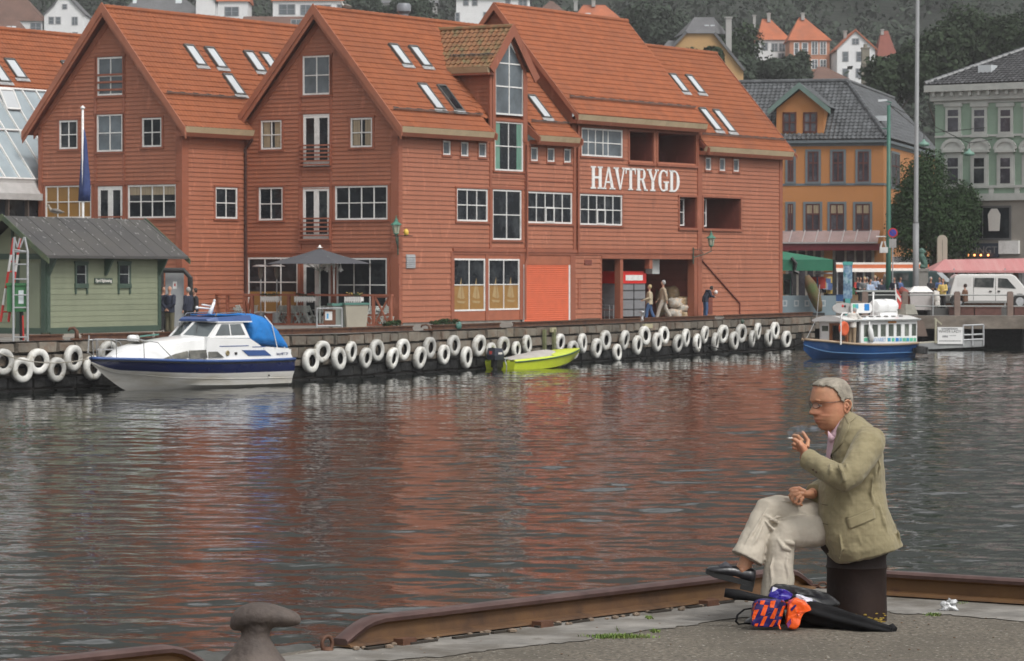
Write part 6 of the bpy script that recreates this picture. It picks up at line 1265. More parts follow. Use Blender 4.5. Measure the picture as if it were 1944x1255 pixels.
# windscreen
wsb=[(4.35,1.02,1.86),(4.75,.0,1.93),(4.35,-1.02,1.86)]; wst=[(3.72,.93,2.42),(4.02,0,2.46),(3.72,-.93,2.42)]
g=MB(); g.add([wsb[0],wsb[1],wst[1],wst[0]],[(0,1,2,3)]); g.add([wsb[1],wsb[2],wst[2],wst[1]],[(0,1,2,3)]); g.build('windscreen',mat('tinted_screen',(.09,.105,.11),.06,.3,1,spec=.8),T)
m=MB()
for a,b in list(zip(wsb,wst)): m.bar(a,b,.075,.07)
m.bar(wsb[0],wsb[1],.06); m.bar(wsb[1],wsb[2],.06); m.bar(wst[0],wst[1],.06); m.bar(wst[1],wst[2],.06); m.build('windscreen_frame',GEL,T)
for y in (.35,-.6): m=MB(); m.bar((4.25,y,2.38),(4.5,y+.18,2.05),.02); m.build('wiper',BLK,T)
for s in (1,-1):   # side window
    m=MB(); yo=1.0; pts=[(4.3,1.86),(3.72,2.42),(2.55,2.42),(2.28,1.82)]; f=lambda a,o,b:(a,s*(1.07-(b-1.85)*.19+o),b)
    m.prism(pts,f,-.03,0); sw_=m.build('cabin_side',GEL,T)
    for q in ([(4.05,1.93),(3.66,2.34),(3.28,2.34),(3.28,1.93)],[(3.22,1.93),(3.22,2.34),(2.68,2.34),(2.5,1.93)]): m=MB(); m.prism(q,f,.0,.01); m.build('pane',MATS['tinted_screen'],sw_)
# roof
m=MB(); m.loft([[(4.15,-.75,2.46),(4.15,.75,2.46),(4.15,.7,2.53),(4.15,-.7,2.53)],[(3.8,-.98,2.44),(3.8,.98,2.44),(3.8,.92,2.60),(3.8,-.92,2.60)],[(2.1,-1.0,2.44),(2.1,1.0,2.44),(2.1,.92,2.66),(2.1,-.92,2.66)]]); m.build('roof',MBL,T); m=MB(); m.box(2.1,3.9,-1.02,1.02,2.40,2.445); m.build('roof_edge',GEL,T)
m=MB(); m.box(2.3,3.6,-.7,.7,2.66,2.70); m.build('roof_canvas',CANV,T)
for s in (.8,-.8): m=MB(); m.tube([(3.8,s,2.64),(3.7,s,2.74),(2.3,s,2.78),(2.2,s,2.68)],.015,6); m.build('roof_rail',CHR,T)
# canvas tent
rings=[]
for x,w_,zt,zb in ((2.12,1.0,2.66,1.55),(1.9,1.05,2.74,1.5),(1.2,1.06,2.70,1.42),(.75,1.05,2.45,1.40),(.25,1.04,1.75,1.36),(.06,1.02,1.42,1.34)):
    r=[]
    for k in range(17):
        a=pi*k/16; c=cos(a); s_=sin(a); yy_=w_*(abs(c)**.55)*(1 if c>0 else -1); zz=zb+(zt-zb)*(s_**.55) + .02*sin(k*2.3+x*5)
        r.append((x,yy_,zz))
    rings.append(r)
m=MB(); m.loft(rings,0,True); o=modsub(m.build('canvas_cover',CANV,T,True),3); x=bpy.data.textures.new('cv','CLOUDS'); x.noise_scale=.35; x.noise_depth=2; md=o.modifiers.new('d','DISPLACE'); md.texture=x; md.strength=.09; md.texture_coords='LOCAL'
for s in (1,-1): m=MB(); m.tube([(1.22,s*.8,2.62),(1.1,s*1.07,2.3),(.82,s*1.08,1.4)],.018,6); m.build('canvas_zip',WHT,T)
# details: cabin windows in trunk, porthole, vents, text, rails, mast, fenders
f=lambda a,o,b:(a,1.25-.06*(a-3)-.0+o if False else .02+o+1.13-max(0,a-4.5)*.095-(b-1.1)*.2,b)
for q in ([(6.6,1.13),(6.0,1.30),(5.42,1.40),(5.42,1.13)],[(5.35,1.13),(5.35,1.41),(4.55,1.42),(4.55,1.13)],[(4.48,1.13),(4.48,1.42),(4.05,1.38),(3.7,1.13)]):
    for s in (1,-1): m=MB(); m.prism(q,lambda a,o,b:(a,s*f(a,o,b)[1],b),.0,.02); m.build('cabin_window',mat('smoked_window',(.05,.05,.045),.1,.4,2,c2=(.25,.24,.2),k=.6),T)
m=MB(); m.lathe([(.01,1.135),(.10,1.135),(.10,1.15),(.07,1.16),(.01,1.15)],16,(3.5,0,1.28),axis='y'); m.build('porthole',mat('brass',(.35,.28,.15),.35,.1,3,m=.7),T)
m=MB(); m.box(3.0,3.12,1.12,1.15,1.22,1.31); m.build('hull_vent',BLK,T)
m=MB(); m.prism([(2.75,1.38),(1.55,1.36),(1.2,1.15),(2.4,1.16)],lambda a,o,b:(a,1.125+o,b),0,.02); m.build('blue_panel',MBL,T)
text('SALMET 27',T,.13,(.62,1.135,1.2),(-1,0,0),(0,0,1),mat('blue_letters',(.03,.05,.15),.5,.1,2),.003)
m=MB(); m.ball((1.4,1.215,.42),.035,8); m.build('outlet',BLK,T)
gz=lambda x:1.0+.02*x
for s in (1,-1):
    m=MB(); top=[(9.15,.05*s,1.85),(8.6,.45*s,1.86),(7.6,.8*s,1.84),(6.9,1.0*s,1.72),(6.2,1.12*s,1.10)]; m.tube(top,.02,6)
    for x,y in ((9.0,.08),(8.4,.46),(7.4,.83)): m.tube([(x,y*s,1.15),(x+.05,(y+.02)*s,1.85)],.018,6)
    m.tube([(9.0,.1*s,1.5),(8.5,.46*s,1.5)],.022,6); m.build('bow_rail',CHR,T)
m=MB(); m.tube([(9.15,-.05,1.85),(9.3,0,1.84),(9.15,.05,1.85)],.02,6); m.tube([(9.1,0,1.2),(9.35,0,1.4),(9.3,0,2.0)],.03,6); m.build('pulpit',CHR,T)
m=MB(); m.tube([(3.3,0,2.7),(3.05,0,3.15)],[.09,.05],8); m.tube([(3.2,0,2.9),(3.9,.0,2.95)],.03,6); m.tube([(3.2,0,3.0),(3.7,0,3.06)],.025,6); m.ball((3.95,0,2.95),.06,8); m.ball((3.05,0,3.2),.055,8); m.build('mast',GEL,T,True)
m=MB(); m.tube([(5.6,-.3,1.98),(6.4,-.45,1.92)],.03,6); m.build('boat_hook',MATS['teal_plastic'],T); m=MB(); m.tube([(6.5,-.5,1.86),(6.95,-.4,1.86)],[.12,.12],12); m.build('deck_fender',GEL,T,True)
m=MB(); m.box(6.55,7.2,-.3,.3,1.72,1.76); m.build('deck_hatch',MATS['smoked_window'],T)
for x,y in ((.5,1.12),(1.0,1.12),(1.6,1.12)): m=MB(); m.ball((x,y+.01,1.43),.03,6); m.build('canvas_stud',WHT,T)
m=MB(); m.box(-.55,.0,-.5,.5,.32,.36); m.bar((-.5,.3,.34),(0,.3,.1),.03); m.build('bathing_platform',CHR,T)
# mooring line from cruiser bow to the left frame edge
def line(a,b,sag,label,mt=None,r=.02,n=14):
    m=MB(); a,b=Vector(a),Vector(b); m.tube([a.lerp(b,i/n)-Vector((0,0,sag*4*(i/n)*(1-i/n))) for i in range(n+1)],r,6); tag(m.build('mooring_line',mt or mat('grey_rope',(.28,.26,.22),.9,.2,10)),label,'rope')
e=edge_pt(-40); line(BF.wd((9.0,0,1.25)),e[0]-e[2]*.1+Vector((0,0,-.05)),.35,'mooring rope from the cruiser bow across the left tyres')
# ---------------------------------------------------------------- yellow speedboat
hd_=Vector((.6,.8,0)); tc_=Vector((-.505,137.5,.12)); T=thing('speedboat','small fluorescent yellow speedboat with grey cover and black outboard motor','boat',tc_,atan2(.8,.6))
FY=mat('fluorescent_yellow',(.56,.66,.035),.3,.06,2,coat=.3); BG=mat('green_black_trim',(.03,.09,.05),.5,.1,3)
st=[(0,[(.0,-.12),(.72,-.02),(.80,.34)]),(1.5,[(0,-.14),(.76,.0),(.86,.40)]),(3,[(0,-.1),(.7,.06),(.84,.50)]),(4.3,[(0,.02),(.45,.22),(.62,.62)]),(5.2,[(0,.28),(.16,.42),(.28,.72)]),(5.75,[(0,.66),(.01,.7),(.03,.78)])]; st=smooth_st(st)
hullmesh(T,st,[FY],[0,0]); strip(T,st,2,.03,BG,'gunwale_trim',-.01)
m=MB(); rings=[]
for x,w_,z_,h_ in ((5.7,.04,.78,.02),(5.1,.32,.72,.08),(4.2,.64,.62,.16),(3.2,.82,.51,.2),(2.9,.85,.48,.2)): rings.append([(x,a*w_,z_+h_*(1-a*a)+.01) for a in [-1+.25*k for k in range(9)]])
m.loft(rings,0,False,closed=False)
for s in (1,-1): m.loft([[(x,s*w_,z_+.01),(x,s*(w_-.06),z_+.07),(x,s*(w_-.3),z_+.07),(x,s*(w_-.32),z_-.15)] for x,w_,z_ in ((2.9,.85,.48),(1.5,.86,.41),(.6,.83,.37),(0,.80,.35))],0,False,closed=False)
m.loft([[(0,y,.35),(.0,y,.36),(.22,y*.96,.40),(.25,y*.96,.1)] for y in (-.8,-.32)],0,False,closed=False); m.loft([[(0,y,.35),(.0,y,.36),(.22,y*.96,.40),(.25,y*.96,.1)] for y in (.32,.8)],0,False,closed=False)
m.build('foredeck',FY,T,True,auto=40)
m=MB(); rings=[]
for x,w_,z_,h_ in ((3.7,.3,.66,.02),(3.5,.58,.6,.2),(2.9,.66,.52,.28),(1.9,.66,.46,.2),(.9,.6,.42,.12),(.35,.45,.40,.04)): rings.append([(x+.03*sin(k*2),a*w_,z_+h_*(1-a*a)**.8+.02*sin(k*1.7+x*3)) for k,a in [(k,-1+.25*k) for k in range(9)]])
m.loft(rings,0,False,closed=False); modsub(m.build('boat_cover',mat('grey_tarpaulin',(.40,.37,.34),.8,.12,3,b=.3,bs=6),T,True))
m=MB(); m.box(-.42,.0,-.16,.16,.1,.45); m.box(-.25,.05,-.08,.08,-.3,.3); m.tube([(-.32,0,.4),(-.36,0,-.35)],[.13,.09],10); m.build('outboard_leg',BLK,T)
m=MB(); m.loft([[(-.62,-.2,.42),(-.05,-.24,.42),(-.05,.24,.42),(-.62,.2,.42)],[(-.66,-.22,.62),(-.05,-.26,.62),(-.05,.26,.62),(-.66,.22,.62)],[(-.58,-.18,.93),(-.12,-.2,.90),(-.12,.2,.90),(-.58,.18,.93)]]); o=m.build('outboard_cowl',mat('dark_navy_cowl',(.025,.03,.045),.35,.1,3),T)
m=MB(); m.box(-.45,-.18,-.262,-.24,.66,.74); m.build('cowl_lettering',WHC,o); m=MB(); m.box(-.65,-.63,-.06,.08,.66,.8); m.build('cowl_badge',REDC,o)
m=MB(); m.tube([(-.05,-.3,.42),(-.1,-.42,.2),(-.08,-.4,-.05)],.02,6); m.tube([(0,-.25,.45),(.15,-.3,.5)],.04,6); m.build('steering_cable',GALV,T)
# ---------------------------------------------------------------- harbour ferry
FB=Fr(18.86,160.1,atan2(-.731,-.682)); T=thing('harbour_ferry','small white harbour ferry with a blue hull and coloured squares below its windows','boat',(18.86,160.1,0),FB.a)
BLH=mat('blue_hull_paint',(.012,.07,.22),.35,.12,1,coat=.2,c2=(.01,.04,.12),k=.6); TEAK=mat('varnished_wood',(.22,.075,.02),.35,.2,3,coat=.3); TANR=mat('tan_gunwale',(.33,.24,.16),.6,.1,2)
st=[(-.1,[(0,-.2),(1.0,.0),(1.14,.45),(1.22,.78)]),(1.7,[(0,-.3),(1.1,.0),(1.28,.45),(1.36,.74)]),(3.8,[(0,-.3),(1.05,.0),(1.28,.45),(1.36,.76)]),(5.4,[(0,-.25),(.72,.05),(1.05,.5),(1.18,.84)]),(6.5,[(0,.0),(.25,.3),(.55,.6),(.72,.96)]),(7.4,[(0,.55),(.01,.75),(.02,.9),(.05,1.05)])]; st=smooth_st(st)
hullmesh(T,st,[BLH],[0,0,0]); strip(T,st,3,.06,TANR,'gunwale'); strip(T,st,2,.025,mat('pale_stripe',(.06,.16,.32),.5,.1,2),'stripe',-.12,(1,))
shell(T,[(7.2,.1,.8,.98,.02),(6.5,.58,.7,.88,.03),(5.4,1.04,.6,.78,.04),(1.7,1.3,.5,.68,.03),(0,1.16,.5,.72,.02)],mat('grey_deck',(.3,.3,.3),.7,.1,2),'deck')
fy=1.10; P_=lambda s,o,z:(s,fy+o,z); FX=lambda px,py:FB.fac(px,py,fy)
xa,xb=FX(1741,630)[0],FX(1634,630)[0]; zA,zB=FX(1690,652)[1],FX(1690,607)[1]
xs_=[FX(px,627)[0] for px in (1640,1651,1656,1667,1672,1682,1687,1697,1702,1711,1717.5,1726,1731,1740)]
m=MB()
for s in (1,-1):
    Q=lambda a,o,z:(a,s*(fy+o),z)
    wz0,wz1=FX(1690,638.7)[1],FX(1690,615.6)[1]
    m.pbox(Q,xa,xb,-.08,0,zA,wz0); m.pbox(Q,xa,xb,-.08,0,wz1,zB)
    ed=[xb]+xs_+[xa]
    for i in range(0,len(ed),2): m.pbox(Q,ed[i+1],ed[i],-.08,0,wz0,wz1)
m.box(xa,xa+.08,-fy+.08,fy-.08,zA,zB); m.box(xb-.08,xb,-fy+.08,fy-.08,zA,zB)
cb_=m.build('cabin',GEL,T)
for s in (1,-1):
    for i in range(7): m=MB(); a,b=xs_[2*i+1],xs_[2*i]; m.box(a,b,s*fy-.05,s*fy-.03,wz0,wz1); m.build('window',mat('ferry_glass',(.07,.085,.07),.08,.4,2,c2=(.22,.24,.2),k=.6,spec=.8),T)
# roof runs forward over the open side deck to the front wall
xw=FB.fac(1608,625,.85)[0]; xf=xw+.35; rings=[]
for x,w_ in ((xa-.12,1.18),(xa+.3,1.24),(2.5,1.26),(xb,1.22),(xw,1.08),(xf,.98)): rings.append([(x,a*w_,zB+.02+.20*(1-a*a)) for a in [-1+.2*k for k in range(11)]]+[(x,a*w_,zB-.06) for a in (1,-1)])
m=MB(); m.loft(rings); m.build('roof',GEL,T,True,auto=40); m=MB(); m.tube([(xa-.1,1.25,zB),(2.5,1.29,zB),(xb,1.25,zB),(xf,1.0,zB)],.035,6); m.build('roof_edge',mat('grey_edge',(.35,.36,.35),.6,.1,2),T)
m=MB()
for i in range(6): m.box(.6+i*.6,.85+i*.6,.72,.82,zB+.1,zB+.19)
m.build('roof_bolts',LEAD,T)
GY=lambda px,py:FB.gab(px,py,xw); y0_,y1_,y2_=GY(1556,625)[0],GY(1575,625)[0],GY(1609,625)[0]; zd=.78
Wf=lambda y,o,z:(xw+o,y,z)
m=MB(); m.pbox(Wf,y0_,y1_,-.05,0,zd,zd+.62); m.pbox(Wf,y0_,y1_,-.05,0,zB-.22,zB); m.pbox(Wf,y0_,y0_+.12,-.05,0,zd+.62,zB-.22); m.pbox(Wf,y1_-.08,y1_,-.05,0,zd+.62,zB-.22); m.pbox(Wf,y0_+.12,y1_-.08,-.05,.01,zd+.88,zd+.94); m.pbox(Wf,y1_,y2_,-.05,0,zB-.14,zB); m.box(xw-1.2,xw,y0_,y0_+.05,zd,zB); m.build('front_wall',GEL,T)
m=MB(); m.pbox(Wf,y0_+.12,y1_-.08,-.04,-.02,zd+.62,zB-.22); m.build('front_window',MATS['ferry_glass'],T)
m=MB(); m.pbox(Wf,y1_,y1_+.14,-.06,.04,zd,zB-.14); m.pbox(Wf,y2_-.12,y2_,-.06,.04,zd,zB-.14); m.pbox(Wf,y1_+.14,y2_-.12,-.06,.04,zB-.26,zB-.14); m.pbox(Wf,y1_+.14,y2_-.12,-.06,.03,zd-.05,zd+.2); m.build('door_frame',TEAK,T)
m=MB(); m.box(xb-.03,xb,-fy+.08,fy-.1,zd-.1,zB-.02); m.build('inner_bulkhead',mat('dim_interior',(.12,.10,.09),.7,.2,2),T)
m=MB(); a_=FX(1593,625)[0]; m.tube([(a_,1.2,zA),(a_,1.2,zA+1.35),(a_-.15,1.2,zA+1.5),(a_-.5,1.2,zA+1.5)],.04,8); m.build('grab_rail',GEL,T)
m=MB(); c=FX(1600,624); m.lathe([(.20,-.06),(.26,-.08),(.34,-.06),(.36,0),(.34,.06),(.26,.08),(.20,.06)],18,(c[0],1.16,c[1]),axis='y'); tt=m.build('lifebuoy',mat('lifebuoy_orange',(.60,.10,.03),.5,.1,3),T,True)
# squares and name
sq=[(1640,1647,'g'),(1648,1652,'b'),(1685,1690.5,'b'),(1693,1698,'t'),(1700,1706,'B'),(1707.5,1712,'c'),(1713.5,1719.5,'g'),(1720.5,1725.5,'b'),(1727,1733,'t'),(1734.5,1739,'g')]
cols={'g':(.10,.42,.26),'b':(.03,.30,.45),'t':(.10,.48,.30),'B':(.01,.20,.55),'c':(.10,.38,.50)}
for a,b,k in sq: m=MB(); p0=FX(a,649); p1=FX(b,641); m.box(p1[0],p0[0],fy+.002,fy+.014,p0[1]+.02,p1[1]-.01); m.build('coloured_square',mat('square_'+k,cols[k],.5,.05,3),T)
c=FX(1668,645.5); text('AKVARIET',T,.26,(c[0],fy+.004,c[1]),(-1,0,0),(0,0,1),mat('blue_name',(.08,.25,.50),.5,.1,2),.004)
m=MB(); a=FX(1686,613.5); b=FX(1701,609); m.box(b[0],a[0],fy+.002,fy+.03,a[1],b[1]); m.build('name_plate',mat('orange_plate',(.50,.20,.03),.5,.1,3),T)
# roof gear
RB=lambda px,py,y=0:(lambda p:(p.x,p.z))(FB.pl(px,py,(0,1,0),(0,y,0)))
zr_=zB+.22
a=RB(1660,594); b=RB(1695,594); c=((a[0]+b[0])/2,0,zr_); m=MB(); L_=abs(a[0]-b[0])/2+.1; m.loft([[(c[0]+s*L_*f,r*cos(t),zr_+.42+r*.9*sin(t)) for t in [2*pi*k/16 for k in range(16)]] for s,f,r in ((-1,1,.12),(-1,.93,.32),(-1,.8,.38),(-1,.15,.40),(-1,.1,.37),(1,.1,.37),(1,.15,.40),(1,.8,.38),(1,.93,.32),(1,1,.12))]); m.box(c[0]-L_*.8,c[0]+L_*.8,-.3,.3,zr_-.03,zr_+.12); tt=m.build('life_raft_canister',GEL,T,True,auto=40)
a=RB(1719,592); m=MB(); m.loft([[(a[0]+dx,y,z) for dx,y,z in ((-.5,-.4,zr_),(.5,-.4,zr_),(.5,.4,zr_),(-.5,.4,zr_))],[(a[0]+dx,y,z) for dx,y,z in ((-.3,-.3,zr_+.5),(.4,-.3,zr_+.5),(.4,.3,zr_+.5),(-.3,.3,zr_+.5))]]); m.build('grey_cover',mat('grey_green_canvas',(.26,.25,.21),.85,.15,3),T)
a=RB(1657.8,594); m=MB(); m.tube([(a[0],0,zr_),(a[0],0,zr_+1.05)],.045,8); m.ball((a[0],0,zr_+1.05),.07,8); m.build('mast',GEL,T,True)
a=RB(1703,594); m=MB(); m.tube([(a[0],0,zr_),(a[0]+.15,0,zr_+1.5)],.03,6); m.build('flag_staff',GEL,T); m=MB(); m.prism([(a[0]+.1,zr_+1.3),(a[0]-.05,zr_+.3),(a[0]-.42,zr_+.25),(a[0]-.3,zr_+.9)],lambda x,o,z:(x,o,z),-.02,.02); m.prism([(a[0]+.1,zr_+1.1),(a[0]+.04,zr_+.85),(a[0]-.3,zr_+.6),(a[0]-.28,zr_+.75)],lambda x,o,z:(x,o,z),-.03,.03,mi=1); m.build('flag',[REDC,WHC],T)
m=MB(); e=RB(1600,585,.3); m.prism([(e[0]+.85*cos(t),e[1]+.26*sin(t)) for t in [2*pi*k/24 for k in range(24)]],lambda x,o,z:(x,.3+o,z),0,.06); sg=m.build('oval_sign',mat('grey_sign_board',(.36,.35,.34),.6,.05,2),T); m=MB(); m.ball((e[0]+.1,.37,e[1]+.1),(.09,.02,.07),10); m.build('red_mark',RW,sg); m=MB(); m.ball((e[0]-.08,.37,e[1]+.09),(.09,.02,.07),10); m.build('black_mark',BLK,sg)
text('BYENS  HAVNEBAAT',sg,.12,(e[0]-.1,.365,e[1]-.08),(-1,0,0),(0,0,1),BLK,.003) if False else None
m=MB(); e=RB(1634,585,.5); m.prism([(e[0]+.8,e[1]-.24),(e[0]-.6,e[1]-.24)]+[(e[0]-.6-.25*sin(t),e[1]-.24*cos(t)) for t in [pi*k/8 for k in range(1,8)]]+[(e[0]-.6,e[1]+.24),(e[0]+.8,e[1]+.24)],lambda x,o,z:(x,.5+o,z),0,.06); sg=m.build('rounded_sign',GEL,T)
for dx,k in ((.6,'t'),(.4,'c'),(-.4,'B')): m=MB(); m.box(e[0]+dx-.12*(1.6 if k=='B' else 1),e[0]+dx+.12*(1.6 if k=='B' else 1),.56,.575,e[1]-.02 if k!='B' else e[1]-.12,e[1]+.2); m.build('sign_square',MATS['square_'+k],sg)
m=MB(); a=FX(1646,620); b=FX(1651,650); m.tube([(a[0],1.24,a[1]+.35),(a[0],1.24,a[1]+.05),(a[0]-.05,1.26,a[1]-.15),(b[0]+.05,1.26,b[1]+.15),(b[0],1.24,b[1])],[.015,.03,.13,.14,.03],10); m.build('fender',GEL,T,True)
m=MB(); m.tube([(.2,1.5,.55),(.2,1.5,.3)],.3,14); m.tube([(-.2,1.4,.6),(-.2,1.35,.28)],.3,14); m.build('stern_fender',TB,T,True,auto=40)
m=MB(); m.tube([(7.2,.0,1.05),(xf,-.7,zB+.1),(xf-.3,-.75,zB+1.7)],.014,5); m.build('stay',GALV,T)
p_=FB.wd((xb+.42,.9,.74)); person('man in white top and khaki trousers standing on the ferry',p_,radians(60),1.84,WHC,mat('khaki_trousers',(.30,.22,.14),.85,.1,4),HGREY,lean=.25,headlean=.9,arms='reach')
# ---------------------------------------------------------------- gangway pontoon behind the ferry stern
ZG=171.; g0=aty(1752,664,ZG); T=thing('gangway','grey floating gangway with a white sign board and a pipe rail at its right end','gangway',(g0.x,ZG,0)); q=lambda x,y:aty(x,y,ZG)-T.location
a=q(1744,664); b=q(1868,656); m=MB(); m.prism([(a.x,a.z),(b.x,b.z-.05),(b.x,b.z+.3),(a.x,a.z+.32)],lambda x,o,z:(x,o,z),0,1.6); m.build('deck',mat('weathered_steel',(.27,.28,.28),.7,.2,1.5,b=.2),T); m=MB(); m.prism([(a.x,a.z+.32),(b.x,b.z+.3),(b.x,b.z+.34),(a.x,a.z+.36)],lambda x,o,z:(x,o,z),0,1.6); m.build('boards',mat('pale_boards',(.42,.40,.33),.8,.1,2),T)
m=MB(); m.box(q(1748,670).x,q(1830,670).x,.2,1.4,-.3,.24); m.build('float',WET,T)
a=q(1779.6,653); b=q(1827.5,621); m=MB(); m.box(a.x,b.x,-.06,-.02,a.z,b.z); sg=m.build('sign_board',GEL,T)
for s_,py,sz in (('WHITE LADY',629,.24),):
    if s_=='WHITE LADY': c=q(1803,629.5); text(s_,sg,.20,(c.x,-.065,c.z),(1,0,0),(0,0,1),BLK,.004)
for py,x0,x1,h_ in ((624,1787,1818,.10),(638.5,1789,1799,.12),(637,1802,1814,.05),(647,1783,1824,.06)):
    x=x0; m=MB(); rr=random.Random(int(py))
    while x<x1: w_=rr.uniform(.8,1.8); c=q(x,py); e=q(min(x+w_,x1),py); m.box(c.x,e.x,-.066,-.06,c.z-h_/2,c.z+h_/2*rr.uniform(.5,1)); x+=w_+.7
    m.build('worn_lettering',mat('faded_black',(.16,.16,.17),.7,.2,9),sg)
m=MB()
for x in (1828.5,1846,1867): m.tube([q(x,656),q(x,616.5)],.05,8)
for y in (617,635,644.5): m.tube([q(1828.5,y+1),q(1867,y-.5)],.045,8)
m.build('rail',GALV,T); m=MB(); m.tube([q(1776,652),q(1776,606)],.06,8); m.bar(q(1774,604),q(1788,616),.08); m.build('post',mat('pale_post',(.38,.36,.27),.8,.1,2),T)
m=MB(); m.add([q(1733,600)+Vector((0,2.5,0)),q(1764,613)+Vector((0,2.5,0)),q(1771,640)+Vector((0,2.5,0)),q(1733,640)+Vector((0,2.5,0))],[(0,1,2,3)]); m.M=None
m2=MB(); A_=[(q(x,y).x,q(x,y).z) for x,y in ((1733,640),(1771,640),(1764,612),(1733,600))]; m2.prism(A_,lambda x,o,z:(x,o,z),2.2,4); tag(m2.build('brown_shed',mat('brown_grey_panel',(.15,.11,.09),.8,.15,1),None,False,T.location),'brown grey sloping cover between the ferry stern and the gangway','cover')
# red buoy, lines by the wall
p_=atz(1341,672,0.05)+Vector((0,1.5,0)); m=MB(); m.ball((0,0,.05),.19,12); tag(m.build('buoy',mat('red_buoy',(.50,.07,.03),.4,.1,5),None,True,p_),'small round red buoy floating below the right row of tyres','buoy')
e1=edge_pt(1325); e2=edge_pt(1530); line(e1[0]+e1[2]*.2+Vector((0,0,-1.15)),FB.wd((7.2,-.1,.9)),.45,'dark mooring rope running from the wall to the ferry bow',WET,.025)
e1=edge_pt(1308); line(e1[0]+e1[2]*.2+Vector((0,0,-1.3)),edge_pt(1400)[0]+edge_pt(1400)[2]*.9+Vector((0,0,-1.8)),.15,'dark rope hanging near the red buoy',WET,.025)
for px,lab in ((1029,'green slimy timber rub post left of the speedboat bow'),(1047,'green slimy timber rub post above the speedboat bow')):
    e=edge_pt(px); p_=e[0]+e[2]*.12; m=MB(); m.box(-.09,.09,-.06,.06,-1.9,-.15); tag(m.build('rub_post',mat('slimy_timber',(.16,.17,.08),.7,.3,3),None,False,p_,(0,0,atan2(e[1].y,e[1].x))),lab,'post')
# ================================================================ street on the right
GZ=1.85
def atg(px,py): return atz(px,py,GZ)
def TH(name,label,cat,px,Y,group=None,rz=0): 
    a=aty(px,600,Y); return thing(name,label,cat,(a.x,Y,GZ),rz,group)
def rl(t,px,py): v=aty(px,py,t.location.y)-t.location; return v
m=MB(); x0=aty(1622,600,181.2).x; m.box(x0,60,181.3,199,1.0,2.23); struct(m.build('street',mat('street_asphalt',(.09,.088,.085),.9,.2,1)))
# green market tent
Y=181.; t=TH('green_tent','dark green market tent at the right corner of the lettered house','tent',1520,Y); a=rl(t,1480,514); b=rl(t,1583,514); pk=rl(t,1486,476); c=rl(t,1583,493)
TG=mat('tent_green',(.02,.15,.085),.7,.12,1,b=.2,bs=3); m=MB(); d=4.2
m.add([(a.x-3,0,a.z),(b.x,0,b.z),(b.x,0,c.z),(a.x-3,0,c.z),(b.x,d,b.z),(b.x,d,c.z),(a.x-3,d,a.z),(a.x-3,d,c.z),(pk.x,d/2,pk.z)],[(0,1,2,3),(1,4,5,2),(3,2,8),(2,5,8),(5,7,8),(7,3,8)]); m.build('canopy',TG,t)
for x in (1508,1584): m=MB(); e=rl(t,x,560); m.box(e.x-.09,e.x+.09,0,.18,0,c.z); m.build('post',BLK,t)
m=MB(); e=[rl(t,1502,489),rl(t,1511,500),rl(t,1508,514),rl(t,1516,519)]; m.tube([v+Vector((0,-.1,0)) for v in e],.09,8); m.build('strap',BLK,t)
t=TH('folded_parasol','folded green and brown parasol leaning at the tent front','parasol',1545,Y-1.4); m=MB(); m.tube([rl(t,1532,523),rl(t,1538,540),rl(t,1546,560),rl(t,1553,580),rl(t,1556,592)],[.12,.32,.34,.26,.14],10); m.build('canopy',mat('green_brown_cloth',(.07,.10,.03),.85,.3,1.5,c2=(.17,.06,.04),k=.5),t,True); m=MB(); e=rl(t,1553,592); m.box(e.x-.35,e.x+.35,-.2,.3,0,.16); m.build('base',BLK,t)
t=TH('banner_fence','blue grey windbreak banner fence with faded white emblems below the green tent','banner',1540,Y-.8); m=MB(); a=rl(t,1480,594); b=rl(t,1587,561); m.box(a.x,b.x,0,.05,0.02,b.z); m.build('fabric',mat('blue_grey_banner',(.19,.25,.28),.7,.08,1),t)
for x in (1490,1512,1532,1563): m=MB(); e=rl(t,x,575); m.add([(e.x-.13,-.006,e.z-.2),(e.x+.13,-.006,e.z-.2),(e.x+.13,-.006,e.z+.15),(e.x-.13,-.006,e.z+.15),(e.x-.07,-.006,e.z-.12),(e.x+.07,-.006,e.z-.12),(e.x+.07,-.006,e.z+.08),(e.x-.07,-.006,e.z+.08)],[(0,1,5,4),(1,2,6,5),(2,3,7,6),(3,0,4,7)]); m.build('emblem',mat('faded_white_print',(.40,.44,.46),.7,.1,3),t)
# stall behind tent with clothes, crates
t=TH('clothes_stall','market stall with striped counter and hanging clothes under the green tent','stall',1550,Y+3); 
for i,(x0,x1,y0,y1,mt) in enumerate(((1488,1503,520,560,'teal_plastic'),(1490,1500,531,558,'black_metal'))): m=MB(); a=rl(t,x0,y1); b=rl(t,x1,y0); m.box(a.x,b.x,.3-.2*i,.5-.2*i,a.z,b.z); m.build('panel',MATS[mt],t)
m=MB(); a=rl(t,1487,574); b=rl(t,1586,561); m.box(a.x,b.x,0,1.2,0,b.z-.2); m.build('counter',BRC,t)
rr=random.Random(4)
for i in range(16): m=MB(); x=rr.uniform(1540,1583); y=rr.uniform(523,552); a=rl(t,x,y); m.box(a.x-.13,a.x+.13,rr.uniform(.3,1),1.1,a.z-.35,a.z); m.build('garment',[BLUC,NAVY,YEL,LBL,REDC,BLUC][i%6],t)
m=MB(); a=rl(t,1545,519); b=rl(t,1584,519); m.tube([a,b],.04,6); m.build('rail',GALV,t)
m=MB(); a=rl(t,1554,548); b=rl(t,1567,525); m.prism([(a.x,a.z),(b.x,a.z),(b.x,b.z-.1),((a.x+b.x)/2,b.z),(a.x,b.z-.1)],lambda x,o,z:(x,o-.1,z),0,.2); m.build('red_shirt',REDC,t)
